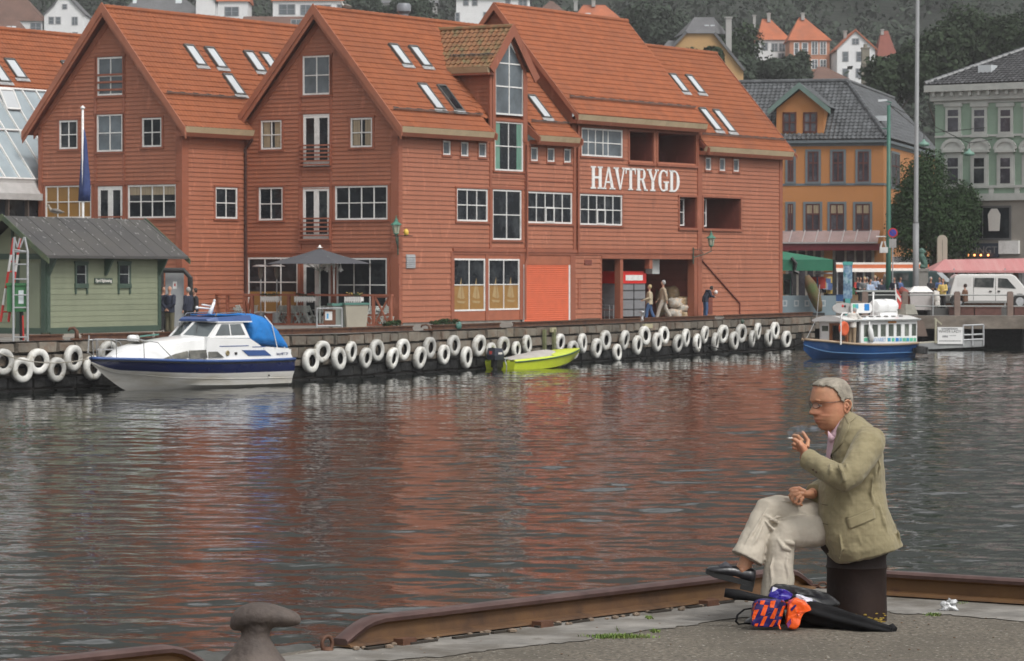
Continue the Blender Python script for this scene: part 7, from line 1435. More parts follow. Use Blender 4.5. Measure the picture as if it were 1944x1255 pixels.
# teal advertising column
t=TH('banner_sign','tall narrow teal and blue advertising sign right of the green tent','sign',1609,Y-1); m=MB(); a=rl(t,1601,567); b=rl(t,1618,497); m.box(a.x,b.x,0,.12,a.z,b.z-.18); m.build('poster',mat('blue_poster',(.10,.20,.34),.5,.5,.9,c2=(.30,.42,.48),k=.52,kw=.05,sc2=1.8,c3=(.05,.18,.2),k3=.6),t); m=MB(); m.box(a.x-.03,b.x+.03,-.03,.15,b.z-.18,b.z+.0); m.build('header',mat('turquoise',(.08,.36,.33),.5,.08,2),t); m=MB(); m.box(a.x+.1,b.x-.1,0,.1,0,a.z); m.build('base',MATS['turquoise'],t)
person('man in blue shirt and mustard trousers standing left of the tall teal sign',atg(1594,585)+Vector((0,2,0)),radians(-40),1.76,BLUC,YEL,HDRK,arms='front')
# orange awning
t=TH('orange_awning','long low stall awning with orange edge left of the pink awning','awning',1670,191.); a=rl(t,1587,512); b=rl(t,1764,506); m=MB(); m.box(a.x,b.x,0,.25,b.z-.1,b.z+.12); m.build('orange_edge',mat('orange_cloth',(.62,.16,.06),.7,.08,2),t); m=MB(); m.add([(a.x,-.4,b.z-.32),(b.x,-.4,b.z-.32),(b.x,0,b.z-.1),(a.x,0,b.z-.1)],[(0,1,2,3)]); m.add([(a.x,.25,b.z+.1),(b.x,.25,b.z+.1),(b.x,3,b.z+.25),(a.x,3,b.z+.25)],[(0,1,2,3)]); m.build('white_cloth',WHC,t)
for x in (1590,1640,1700,1762): m=MB(); e=rl(t,x,512); m.tube([(e.x,.1,0),(e.x,.1,e.z)],.04,6); m.build('post',GALV,t)
# dark vehicles
def van(label,Y,x0,x1,yt,mt,name,scale_h,wins,dark=False,rz=0,nose=.22):
    t=TH(name,label,'van',(x0+x1)/2,Y); t.location.z=GZ+.38; a=rl(t,x0,600); b=rl(t,x1,600); zt_=rl(t,x0,yt).z; L_=b.x-a.x; d=1.9; g=.28
    prof=[(a.x,g),(a.x+.0,g+.5),(a.x+.10,zt_*.62),(a.x+.28,zt_*.93),(a.x+.5,zt_),(b.x-L_*nose-.15,zt_),(b.x-L_*nose+.1,zt_*.95),(b.x-L_*.06,zt_*.56),(b.x,zt_*.46),(b.x+.03,g+.15),(b.x-.05,g)]
    m=MB(); m.prism(prof,lambda x,o,z:(x,o,z),0,d); o=m.build('body',mt,t); md=o.modifiers.new('b','BEVEL'); md.width=.07; md.segments=3; md.limit_method='ANGLE'; md.angle_limit=radians(25)
    return t,a,b,zt_,L_
WV=mat('white_van_paint',(.66,.65,.63),.28,.04,1,coat=.4,c2=(.52,.50,.46),k=.66)
t,a,b,zt_,L_=van('white van with roof bars parked behind the stone posts',181.9,1803,1958,520.5,WV,'white_van',1,[])
for q,nm in (([(1849,545),(1850,527.5),(1887.5,527.5),(1886,546)],'side_window'),([(1894.5,546),(1895,527.8),(1912,529),(1929,548)],'cab_window')):
    m=MB(); m.prism([(rl(t,*v).x,rl(t,*v).z) for v in q],lambda x,o,z:(x,o,z),-.02,.01); m.build(nm,mat('van_glass',(.03,.035,.035),.06,.3,2,spec=.9,c2=(.18,.18,.17),k=.62),t)
m=MB(); m.prism([(rl(t,*v).x,rl(t,*v).z) for v in ((1817,543.5),(1817,527),(1844,527),(1844,543.5))],lambda x,o,z:(x,o,z),-.012,.01); m.build('panel_recess',mat('van_recess',(.58,.57,.55),.3,.04,1),t)
for x in (1848,1890): m=MB(); e=rl(t,x,560); m.box(e.x-.012,e.x+.012,-.006,.01,.35,zt_*.9); m.build('door_gap',BLK,t)
for x in (1881,1897): m=MB(); e=rl(t,x,553); m.box(e.x-.09,e.x+.05,-.04,.0,e.z-.04,e.z+.04); m.build('handle',BLK,t)
for x in (1833,1855,1877): m=MB(); e=rl(t,x,519); m.box(e.x-.04,e.x+.04,.1,1.8,zt_+.02,zt_+.08); m.box(e.x-.04,e.x+.04,.1,.2,zt_-.05,zt_+.02); m.build('roof_bar',BLK,t)
for x in (1818,1936):
    m=MB(); e=rl(t,x,580); m.lathe([(.01,0),(.36,0),(.38,.04),(.38,.2),(.36,.24),(.01,.24)],22,(e.x,-.05,.36),axis='y'); w_=m.build('tyre',TB,t,True,auto=40); m=MB(); m.lathe([(.01,-.07),(.22,-.07),(.24,-.05),(.01,-.04)],18,(e.x,0,.36),axis='y'); m.build('rim',GALV,w_)
    m=MB(); m.prism([(e.x+.46*cos(k),.36+.46*sin(k)) for k in [pi*i/10 for i in range(11)]],lambda x_,o,z:(x_,o,z),-.01,.02); m.build('wheel_arch',BLK,t)
m=MB(); m.box(a.x+.1,b.x-.1,-.02,.1,.3,.42); m.build('sill',mat('grey_sill',(.25,.25,.24),.6,.1,2),t)
DVP=mat('dark_green_van_paint',(.03,.055,.055),.3,.1,1,coat=.4)
t,a,b,zt_,L_=van('dark green van behind the seated people, left of the white van',186.,1676,1808,514,DVP,'dark_van',1,[],nose=.2)
m=MB(); m.prism([(rl(t,*v).x,rl(t,*v).z) for v in ((1682,532),(1684,519),(1725,518.5),(1725,532))],lambda x,o,z:(x,o,z),-.02,.01); m.build('side_window',MATS['van_glass'],t); m=MB(); m.prism([(rl(t,*v).x,rl(t,*v).z) for v in ((1778,518),(1788,517),(1806,533),(1797,536))],lambda x,o,z:(x,o,z),-.02,.01); m.build('windscreen',SKYL,t)
for x in (1695,1785): m=MB(); e=rl(t,x,580); m.lathe([(.01,0),(.34,0),(.34,.22),(.01,.22)],18,(e.x,-.04,.34),axis='y'); m.build('wheel',TB,t,True,auto=40)
t=TH('box_lorry','pale roofed lorry seen above the orange awning left of the stone totem','lorry',1741,204.); a=rl(t,1704,499); b=rl(t,1780,487); m=MB(); m.box(a.x,b.x,0,2.3,a.z,b.z); m.build('roof_box',mat('pale_lorry',(.40,.40,.41),.5,.08,1),t); m=MB(); m.box(a.x,b.x,.02,2.28,.5,a.z); m.build('body',mat('dark_lorry',(.05,.05,.055),.5,.2,1),t)
for s in (.15,.85): m=MB(); m.lathe([(.01,0),(.45,0),(.45,.3),(.01,.3)],18,(a.x+(b.x-a.x)*s,-.05,.45),axis='y'); m.build('wheel',TB,t,True,auto=40)
# pink awning
t=TH('pink_awning','large pink striped stall awning behind the white van','awning',1850,188.); PK=mat('pink_canvas',(.48,.19,.19),.75,.08,1.5,c2=(.52,.26,.25),k=.5,st=(3,.2,.2)); a=rl(t,1764,513.5); b=rl(t,1960,514); c=rl(t,1797,492.5); d=rl(t,1962,490)
m=MB(); m.add([(a.x,-1.5,a.z),(b.x,-1.5,b.z),(d.x,1.0,d.z),(c.x,1.0,c.z),(a.x,3.5,a.z),(b.x,3.5,b.z)],[(0,1,2,3),(3,2,5,4),(0,3,4)]); m.add([(a.x,-1.5,a.z),(b.x,-1.5,b.z),(b.x,-1.5,b.z-.12),(a.x,-1.5,a.z-.12)],[(0,1,2,3)]); m.build('canvas',PK,t)
for x in (1805,1901): m=MB(); e=rl(t,x,513); m.tube([(e.x,-1.4,0),(e.x,-1.4,e.z+.1)],.04,6); m.build('post',GALV,t)
rr=random.Random(8)
t2=TH('bottle_display','row of assorted bottles and goods on the stall counter under the pink awning','display',1850,189.)
m=MB(); a=rl(t2,1770,545); b=rl(t2,1950,545); m.box(a.x,b.x,0,1,0,a.z-.6); m.build('counter',BRC,t2)
for i in range(26): x=rr.uniform(1810,1945); e=rl(t2,x,rr.uniform(515,519)); m=MB(); m.box(e.x-.1,e.x+.1,.3,.5,e.z-1.0,e.z); m.build('goods',[WHC,BRC,REDC,GREYC,BEI][i%5],t2)
# totem, statue, poles, container, posts
t=TH('stone_totem','pale round topped slab standing in front of the street tree','totem',1789,190.5); a=rl(t,1779.5,560); b=rl(t,1798.5,446); w_=(b.x-a.x)/2; m=MB(); m.prism([(-w_,0),(w_,0)]+[(w_*cos(k),b.z-w_+w_*sin(k)) for k in [pi*i/12 for i in range(13)]],lambda x,o,z:(x,o,z),0,.35); m.build('slab',mat('pale_slab',(.34,.31,.25),.7,.06,1),t); m=MB(); m.box(-.015,.015,-.01,0,.5,b.z-.3); m.build('groove',LEAD,t)
Y=184.; t=TH('statue','green bronze lion statue on a square stone pedestal beside the tall grey pole','statue',1751,Y); e=rl(t,1751,510); w_=.32; BZ=mat('verdigris_bronze',(.07,.14,.11),.55,.3,5,b=.3)
m=MB(); m.box(-.33,.33,0,.6,0,e.z-.15); m.box(-.4,.4,-.05,.65,e.z-.15,e.z); m.box(-.4,.4,-.05,.65,0,.5); m.build('pedestal',mat('pedestal_stone',(.22,.21,.19),.85,.15,2),t)
m=MB(); V=Vector; z=e.z
m.tube([(.2,.3,z+.12),(.12,.3,z+.4),(-.02,.3,z+.72),(-.02,.3,z+.9)],[.16,.2,.17,.14],10); m.ball((-.02,.3,z+.98),(.19,.17,.19),10); m.tube([(.05,.3,z+.98),(.24,.3,z+.92)],[.11,.07],8)
m.tube([(.1,.42,z+.7),(.26,.42,z+.35),(.28,.42,z+.03)],[.08,.06,.06],8); m.tube([(.1,.18,z+.7),(.26,.18,z+.35),(.28,.18,z+.03)],[.08,.06,.06],8); m.tube([(-.05,.3,z+.15),(.2,.42,z+.05)],[.16,.07],8); m.tube([(-.05,.3,z+.15),(.2,.18,z+.05)],[.16,.07],8); m.tube([(-.15,.3,z+.1),(-.26,.3,z+.2),(-.3,.3,z+.45)],.035,6)
remesh(m.build('lion',BZ,t,True),.03,2)
Yp=182.; p0=aty(1738.5,590,Yp); p1=aty(1742.5,-60,Yp); t=thing('tall_pole','very tall plain grey pole rising past the top of the picture','pole',(p0.x,Yp,GZ)); m=MB(); m.tube([(0,0,0),(0,0,5.1)],.17,12); m.tube([(0,0,5.1),(0,0,5.2),(p1.x-p0.x,0,p1.z-GZ)],[.17,.135,.10],12); m.build('mast',mat('grey_pole',(.22,.225,.23),.5,.08,2),t,True)
Yg=186.; t=TH('street_lamp','tall dark green lamp post with pale head at the ochre house corner','lamp',1686.5,Yg); h1=rl(t,1689,200).z; GP=mat('green_post_paint',(.03,.12,.085),.5,.12,3)
m=MB(); m.tube([(0,0,0),(0,0,3),(0,0,h1)],[.17,.15,.10],10); m.tube([(0,0,h1-.1),(.15,0,h1+.15),(-.35,0,h1+.3)],.04,8); m.build('pole',GP,t,True); m=MB(); m.loft([[(-.1,-.08,h1+.24),(-.1,.08,h1+.24),(-.1,.08,h1+.36),(-.1,-.08,h1+.36)],[(-.62,-.13,h1+.2),(-.62,.13,h1+.2),(-.62,.13,h1+.32),(-.62,-.13,h1+.32)]]); m.build('lamp_head',SKYL,t)
m=MB(); z_=rl(t,1688,245).z; m.box(-.35,.0,-.03,.03,z_,z_+.05); m.build('bracket',GP,t)
m=MB(); z_=rl(t,1680,470).z; m.box(-.5,-.05,-.15,.15,z_-.3,z_+.02); m.tube([(-.45,0,z_),(-.35,0,z_+.35)],.05,6); m.tube([(-.12,0,z_),(-.22,0,z_+.35)],.05,6); m.box(-.7,0,-.02,.02,z_+.6,z_+.66); m.build('floodlights',WHT,t)
t=TH('road_sign','no parking sign on a thin grey post beside the green lamp post','sign',1694.5,185.); e=rl(t,1695,442); m=MB(); m.tube([(0,0,0),(0,0,e.z-.3)],.035,8); m.build('post',GALV,t); m=MB(); m.lathe([(.01,-.02),(.28,-.02),(.28,.0),(.01,.0)],20,(0,-.03,e.z),axis='y'); m.build('sign_rim',RW,t); m=MB(); m.lathe([(.01,-.03),(.2,-.03),(.2,-.02),(.01,-.02)],20,(0,-.03,e.z),axis='y'); m.bar((-.16,-.062,e.z+.16),(.16,-.062,e.z-.16),.05,.01,mi=1); m.build('sign_face',[mat('sign_blue',(.03,.05,.35),.4,.05,2),RW],t); e=rl(t,1695,462); m=MB(); m.box(-.2,.2,-.03,.03,e.z-.25,e.z+.25); m.build('plate',mat('dull_plate',(.33,.31,.30),.5,.1,2),t)
for px,py,Yl_,lab in ((1754,271,195,'green bell street light hanging on a wire left of the street tree top'),(1840,289,196,'green bell street light hanging on a wire in front of the green house')):
    p_=aty(px,py,Yl_); t=thing('hanging_light',lab,'lamp',p_,0,'bell lights on wires'); m=MB(); m.lathe([(.02,.22),(.06,.2),(.1,.08),(.3,-.02),(.34,-.1),(.3,-.2),(.02,-.24)],14); m.build('shade',mat('pale_green_shade',(.15,.27,.22),.5,.1,3),t,True); m=MB(); m.tube([(0,0,.2),(0,0,.55)],.02,6); m.build('hanger',BLK,t)
    a=aty(1689,200,186); b=aty(1990,py-40,Yl_+6); 
    m=MB(); m.tube([a,p_+Vector((0,0,.55)),b],.022,5); tag(m.build('overhead_wire',BLK),'thin overhead wire carrying the '+('left' if px<1800 else 'right')+' bell light','wire')
t=TH('fish_container','white insulated fish container with a pyramid lid between the stone posts','container',1749,180.4); a=rl(t,1727,588); b=rl(t,1771,556); c=rl(t,1738,543.5); e=rl(t,1761,543.5); m=MB(); m.loft([[(a.x+.08,0,.3),(b.x-.08,0,.3),(b.x-.08,1.1,.3),(a.x+.08,1.1,.3)],[(a.x,0,b.z),(b.x,0,b.z),(b.x,1.2,b.z),(a.x,1.2,b.z)]]); m.build('tub',mat('dirty_white_plastic',(.46,.43,.42),.5,.08,2),t); m=MB(); m.loft([[(a.x-.05,-.05,b.z+.04),(b.x+.05,-.05,b.z+.04),(b.x+.05,1.25,b.z+.04),(a.x-.05,1.25,b.z+.04)],[(c.x,.4,c.z),(e.x,.4,c.z),(e.x,.8,c.z),(c.x,.8,c.z)]]); m.build('lid',WHT,t)
for x in (a.x+.2,b.x-.3): m=MB(); m.box(x,x+.15,.1,1,0,.3); m.build('foot',BLK,t)
p_=aty(1777,580,180.1); m=MB(); lump(m,(0,0,.75),(.2,.2,.34),2); lump(m,(.06,0,.4),(.16,.2,.2),6); tag(m.build('white_sack',WHC,None,True,(p_.x,180.1,GZ+.25)),'white bag hanging beside the fish container','bag')
PST=mat('brown_granite_post',(.20,.145,.12),.85,.15,3,b=.3); pxs=[(1642,'first'),(1718,'second'),(1817,'third'),(1917.5,'fourth')]
lbl_=['brown granite railing post behind the ferry mast','brown granite railing post behind the red ferry flag','brown granite railing post left of the seated person in brown','brown granite railing post nearest the right frame edge']
for (px,o_),lb in zip(pxs,lbl_):
    p_=aty(px,600,179.1); p_.z=GZ; t=thing('stone_post',lb,'post',p_,0,'granite posts of the quay railing'); m=MB(); m.box(-.16,.16,-.12,.12,0,1.28); m.box(-.12,.12,-.09,.09,1.28,1.33); o=m.build('shaft',PST,t)
a=aty(1642,600,179.1); b=aty(1980,600,179.1); a.z=b.z=GZ; t=thing('pipe_railing','two pipe grey railing threaded through the granite posts along the pier','railing',(a.x,a.y,GZ)); b=b-t.location
for z in (.52,1.13): m=MB(); m.tube([(0,0,z),(b.x,b.y,z)],.035,8); m.build('pipe',mat('grey_pipe',(.30,.31,.30),.5,.1,2),t)
for x in (1771,): m=MB(); e=aty(x,600,179.1); e.z=GZ; e=e-t.location; m.tube([(e.x,e.y,0),(e.x,e.y,1.15)],.035,8); m.build('stanchion',GALV,t)
for i,(a0,a1) in enumerate(((1802,1812),(1823,1848),(1850,1900),(1925,1960))):
    p_=aty((a0+a1)/2,590,181.0); w_=(a1-a0)/2*181/F; m=MB(); m.box(-w_,w_,0,.5,0,.42); m.box(-w_-.03,w_+.03,-.03,.53,.42,.47); tag(m.build('brick_planter',mat('dark_brick',(.12,.055,.045),.85,.25,4,b=.3),None,False,(p_.x,180.8,GZ)),['short brick kerb block left of the third granite post','dark brick kerb block under the seated person in brown','dark brick kerb block below the middle of the white van','dark brick kerb block right of the fourth granite post'][i],'kerb block','brick kerb blocks on the pier')
# tables and seated people
t=TH('market_table','long grey market counter with dark skirts in front of the seated people','counter',1666,181.); a=rl(t,1625,555); b=rl(t,1707,551); m=MB(); m.box(a.x,b.x,-.1,.8,b.z-.1,b.z); m.build('counter_top',mat('grey_top',(.33,.35,.33),.5,.1,2),t); m=MB(); m.box(a.x+.2,b.x-.05,0,.7,.1,b.z-.1); m.build('skirt',mat('black_skirt',(.025,.03,.03),.8,.1,2),t)
PEO=[(1633,184.2,NAVY,HDRK,'woman in navy at the left end of the counter group'),(1641,183.4,GREYC,HBLD,'fair haired person in grey at the counter'),(1652,182.6,LBL,HDRK,'dark haired person in light blue shirt at the counter'),(1661,185,LBL,HBLD,'taller person in pale blue behind the counter'),(1673,182.8,NAVY,HDRK,'long haired person in a dark jacket at the counter'),(1698,184,NAVY,HDRK,'dark haired person in navy at the right end of the counter'),(1767,182.5,BLKC,HGREY,'grey haired man in dark suit standing right of the statue'),(1790,181.8,YEL,mat('hair_auburn',(.20,.08,.03),.8,.2,20),'auburn haired woman in yellow jacket standing left of the white van'),(1628,186,REDC,HDRK,'person in red furthest left behind the counter group'),(1646,187,BRC,HGREY,'grey haired person in brown at the back of the counter group'),(1666,187,WHC,HDRK,'dark haired person in white at the back of the counter group'),(1682,186.5,OLV,HBLD,'fair haired person in olive right of the counter group'),(1709,186,BLUC,HDRK,'person in blue just left of the tall grey pole'),(1570,187.5,YEL,HDRK,'person in yellow behind the hanging clothes'),(1577,186.8,NAVY,HGREY,'grey haired person in navy right of the hanging clothes'),(1784,185,BLUC,HDRK,'person in blue behind the woman in yellow')]
for i,(px,Y_,tp_,hr_,lab) in enumerate(PEO):
    p_=aty(px,585,Y_); person(lab,(p_.x,Y_,GZ+.40+(.08 if px==1661 else 0)-(.1 if i in(2,4,7) else 0)),radians(-90+(-30 if i%2 else 35)),1.66,tp_,BLKC,hr_,arms='front',vx=.028,inner=WHC if i in (2,6,7) else None)
p_=aty(1832,590,180.2); person('dark haired person in brown and orange seated in front of the white van',(p_.x,180.2,GZ+.40),radians(150),1.72,BRC,BLKC,HDRK,seat=True,arms='front',inner=REDC,vx=.028)
t=TH('inflatable_ring','dark red rounded dinghy end standing behind the second granite post','dinghy',1712,181.); a=rl(t,1705,575); m=MB(); m.tube([rl(t,1706,560),rl(t,1712,553),rl(t,1722,560),rl(t,1727,578),rl(t,1727,590)],[.2,.28,.28,.26,.2],10); m.build('tube',mat('dark_red_rubber',(.22,.045,.03),.6,.1,2),t,True)
t=TH('green_hedge','low clipped hedge along the street behind the seated people','hedge',1690,187.5); a=rl(t,1620,560); b=rl(t,1725,540); m=MB(); crown(m,((a.x+b.x)/2,0,.6),((b.x-a.x)/2,.5,.62),1800,.14,10,4); m.build('foliage',LEAF2,t)
rr=random.Random(31); CR=[mat('blue_crate',(.04,.12,.30),.6,.1,3),mat('pale_foam_box',(.62,.62,.60),.7,.05,3),mat('wooden_crate',(.28,.18,.09),.8,.2,3),mat('green_crate',(.04,.18,.08),.6,.1,3)]
for i,(px,Y_,lv,nm,lab) in enumerate(((1598,183,0,1,'white foam box on the ground left of the tall teal sign'),(1598,183,1,0,'blue crate stacked on the white foam box by the teal sign'),(1622,182.5,0,2,'wooden crate right of the tall teal sign'),(1622,182.5,1,2,'upper wooden crate right of the tall teal sign'),(1613,184,2,3,'green crate on top behind the teal sign'),(1714,182.6,1,0,'blue crate beside the red dinghy end'),(1722,183.4,2,1,'white foam box behind the second granite post'),(1800,183,1,1,'white foam box left of the white van'),(1799,183,2,0,'blue crate on the foam box left of the white van'))):
    a_=aty(px,600,Y_); m=MB(); s_=.3; m.box(-s_,s_,-.22,.22,0,.03)
    for x0,x1,y0,y1 in ((-s_,s_,-.22,-.19),(-s_,s_,.19,.22),(-s_,-s_+.03,-.19,.19),(s_-.03,s_,-.19,.19)): m.box(x0,x1,y0,y1,.03,.36)
    m.box(-s_+.03,s_-.03,-.19,.19,.03,.3); m.box(-s_-.02,s_+.02,-.24,.24,.33,.37); tag(m.build('crate',CR[nm],None,False,(a_.x,Y_,GZ+.38+lv*.38),(0,0,rr.uniform(-.2,.2))),lab,'crate','crates on the market quay')
# ramp beam beside ferry
a=aty(1602,566,180.3); b=aty(1722,598,179.9); m=MB(); m.prism([(0,0),(b.x-a.x,-.9),(b.x-a.x,-.5),(0,.35)],lambda x,o,z:(x,o,z),0,.3); tag(m.build('ramp_parapet',mat('brown_parapet',(.18,.14,.115),.85,.15,2),None,False,(a.x,180.3,a.z-.3)),'sloping brown stone parapet behind the ferry roof','parapet')
# ================================================================ near quay
NZ=2.45
ASP=mat('coarse_asphalt',(.12,.103,.080),.92,.6,38,det=2,c2=(.085,.073,.056),k=.55,kw=.12,sc2=1.3,c3=(.30,.28,.235),k3=.64,b=1,bs=38,bdist=.012)
# c3 speckle uses finer noise
for nd in ASP.node_tree.nodes:
    if nd.type=='TEX_NOISE' and nd.noise_dimensions=='4D': nd.inputs['Scale'].default_value=44; nd.inputs['Detail'].default_value=1
KST=mat('pale_kerb_concrete',(.20,.188,.17),.85,.35,4,c2=(.105,.092,.075),k=.55,kw=.1,sc2=2.2,c3=(.10,.085,.065),k3=.66,b=.5,bs=30,bdist=.01)
OUT=[(-7,8.4),(-2.2,13.62),(-1.56,14.3),(-.74,15.42),(1.55,18.15),(1.92,18.3),(2.13,17.72),(2.75,17.28),(9,12.9)]
m=MB(); back=[(9,-12),(-9,-12)]
pl=OUT+back; m.add([(x,y,NZ) for x,y in pl],[tuple(range(len(pl)))]); 
for (a,b) in zip(OUT[:-1],OUT[1:]): m.add([(a[0],a[1],NZ),(b[0],b[1],NZ),(b[0],b[1],-1),(a[0],a[1],-1)],[(0,1,2,3)],1)
struct(m.build('near_quay',[ASP,WET]))
bd=[atz(x,y,NZ) for x,y in ((430,1290),(600,1266),(720,1256),(863,1246),(960,1231),(1060,1222),(1176,1207),(1290,1190),(1400,1174),(1480,1166),(1560,1156),(1640,1158),(1710,1166),(1800,1168),(1944,1181),(2100,1200))]
rr=random.Random(2); ins=[]
for a,b in zip(bd[:-1],bd[1:]):
    for k in range(8): p_=a.lerp(b,k/8); ins.append((p_.x+rr.uniform(-.02,.02),p_.y+rr.uniform(-.035,.035)))
m=MB(); o_=[(-1.5,14.2),(-.72,15.3),(1.56,18.05),(1.92,18.2),(2.13,17.62),(2.75,17.18),(4.2,16.15)]
pl=o_+ins[::-1]; m.add([(x,y,NZ+.004) for x,y in pl],[tuple(range(len(pl)))]); struct(m.build('kerb_strip',KST))
RU1=mat('rusty_rail_web',(.075,.036,.017),.75,.4,4,c2=(.125,.062,.02),k=.52,kw=.15,sc2=2,c3=(.07,.03,.02),k3=.62,b=.5,bs=40,bdist=.004,st=(1,1,1)); RU2=mat('worn_rail_head',(.07,.036,.032),.5,.3,9,c2=(.115,.068,.06),k=.5,b=.2,bs=40,bdist=.003,m=.25)
def nrail(label,pts,taper0=True,taper1=True,H=.138):
    pts=[Vector((*p,NZ)) for p in pts]; d=(pts[-1]-pts[0]).normalized(); n=Vector((-d.y,d.x,0)); t=thing('quay_rail',label,'rail',pts[0],0,'rusty rails along the near quay edge')
    L_=(pts[-1]-pts[0]).length; st=[]; 
    xs_=[0,.03,.07,.12,.18,.26]+[.26+(L_-.52)*i/14 for i in range(1,15)]+[L_-.2,L_-.14,L_-.08,L_-.03,L_]
    for x in xs_:
        h=1; 
        if taper0 and x<.26: h=.18+.82*sin(min(1,x/.26)*pi/2)
        if taper1 and L_-x<.22: h=min(h,.18+.82*sin(min(1,(L_-x)/.22)*pi/2))
        st.append((x,.03+(H-.03)*h))
    def sec(x,h,prof): return [d*x+n*a+Vector((0,0,b(h) if callable(b) else b)) for a,b in prof]
    m=MB(); m.loft([sec(x,h,[(-.045,lambda h:h-.03),(-.05,lambda h:h-.012),(-.035,lambda h:h),(.035,lambda h:h),(.05,lambda h:h-.012),(.045,lambda h:h-.03)]) for x,h in st]); m.build('rail_head',RU2,t,True,auto=40)
    m=MB(); m.loft([sec(x,h,[(-.07,.012),(-.065,.022),(-.018,.034),(-.012,lambda h:max(.035,h-.045)),(-.035,lambda h:h-.028),(.035,lambda h:h-.028),(.012,lambda h:max(.035,h-.045)),(.018,.034),(.065,.022),(.07,.012)]) for x,h in st]); m.build('rail_web',RU1,t,True,auto=40)
    return t,d,n,L_
tr,d_,n_,L_=nrail('long rusty rail along the near quay edge, ending in a curve left of centre',[(-.80,15.16),(1.62,17.98)])
for px in (738,998,1312):
    q=atz(px,1222-(px-735)*.128,NZ)-tr.location; k=q.dot(d_); m=MB()
    c=d_*k; m.bar(c-n_*.115-d_*.045+Vector((0,0,.016)),c-n_*.115+d_*.05+Vector((0,0,.016)),.06,.034); m.bar(c-n_*.15,c+n_*.02,.10,.018); m.build('rail_clamp',RUST,tr)
nrail('rusty rail at the bottom left corner with a rounded end',[(-4.2,11.35),(-1.36,14.28)],False,True)
nrail('rusty rail at the right frame edge behind the man',[(1.93,17.72),(4.4,15.98)],False,False)
# dark strips painting the gap shadow by the rail, rubble
rr=random.Random(11); m=MB()
for i in range(46):
    f=rr.random(); p_=Vector((-.80,15.16,NZ)).lerp(Vector((1.62,17.98,NZ)),f)-n_*rr.uniform(.085,.17); s=rr.uniform(.004,.016); m.ball((p_.x,p_.y,NZ+.005+s*.5),(s*rr.uniform(.8,1.8),s*rr.uniform(.8,1.8),s*.7),6)
tag(m.build('gravel_bits',mat('gravel_mix',(.20,.15,.11),.9,.4,30)),'small rust flakes and gravel along the foot of the long rail','gravel',kind='stuff')
m=MB()
for i in range(12):
    f0=i/12; a=Vector((-.72,15.1,NZ+.004)).lerp(Vector((1.62,17.86,NZ+.004)),f0+rr.uniform(0,.02)); b=Vector((-.72,15.1,NZ+.004)).lerp(Vector((1.62,17.86,NZ+.004)),f0+rr.uniform(.04,.08)); off=-n_*rr.uniform(.03,.05)
    m.bar(a+off+Vector((0,0,.004)),b+off+Vector((0,0,.004)),rr.uniform(.02,.035),.012)  # dark strips stand in for the shadow in the rail gap
tag(m.build('joint_debris',mat('dark_debris',(.03,.024,.018),.95,.3,20)),'dark debris packed in the joint beside the long rail','debris',kind='stuff')
# ring, mushroom bollard, old tyre-like stone at left
p_=atz(621,1236,NZ); t=thing('mooring_ring','small rusty iron mooring ring standing left of the curved rail end','ring',p_,radians(40)); m=MB(); m.tube([(.030*cos(a),0,.034+.034*sin(a)) for a in [2*pi*k/20 for k in range(21)]],.0095,8,cap=False); m.build('ring',RUST,t,True); m=MB(); m.lathe([(.03,0),(.03,.008),(.012,.02),(.01,.0)],10); m.build('eye_plate',RUST,t)
pB=Vector((-1.135,14.22,NZ)); t=thing('mushroom_bollard','rounded iron mushroom bollard at the bottom edge left of centre','bollard',pB)
BOL=mat('old_bollard_iron',(.068,.052,.045),.75,.3,6,c2=(.12,.095,.08),k=.55,kw=.12,sc2=5,c3=(.16,.075,.02),k3=.62,b=.8,bs=28,bdist=.012)
bq=lambda x,y:aty(x,y,14.22)-pB
rings=[]
for y,cx,w_ in ((1305,480,82),(1290,480,78),(1272,480,72),(1255,481,62),(1238,482,47),(1222,483,36),(1210,484,28),(1200,486,27),(1190,489,30)):
    c=bq(cx,y); r=w_*14.22/F; rings.append([(c.x+r*cos(a),r*.9*sin(a),c.z) for a in [2*pi*k/28 for k in range(28)]])
m=MB(); m.loft(rings)
rings=[]   # head: stations along x
for x,yc,hx,hz_ in ((436,1187,3,4),(440,1182,14,16),(448,1177,22,24),(462,1172,27,28),(480,1169,30,30),(500,1168,30,29),(520,1169,28,26),(540,1172,25,22),(555,1174,21,18),(566,1176,15,13),(572,1178,4,4)):
    c=bq(x,yc); rings.append([(c.x,hx*.0023*1.15*cos(a),c.z+hz_*.00195*sin(a)) for a in [2*pi*k/24 for k in range(24)]])
m.loft(rings); remesh(m.build('casting',BOL,t,True),.008,4)
for x_,y_,dz_,r_,sd,lb in ((400,1262,-.03,(.16,.12,.07),3,'dark worn edge stone left of the mushroom bollard'),(545,1236,-.05,(.2,.1,.06),8,'dark worn edge stone right of the mushroom bollard')): m=MB(); lump(m,tuple(atz(x_,y_,NZ)+Vector((0,.1,dz_))),r_,sd,18,.3); tag(m.build('edge_stone',mat('dark_edge_stone',(.07,.07,.065),.8,.3,6,b=.5,bs=20),None,True),lb,'stone')
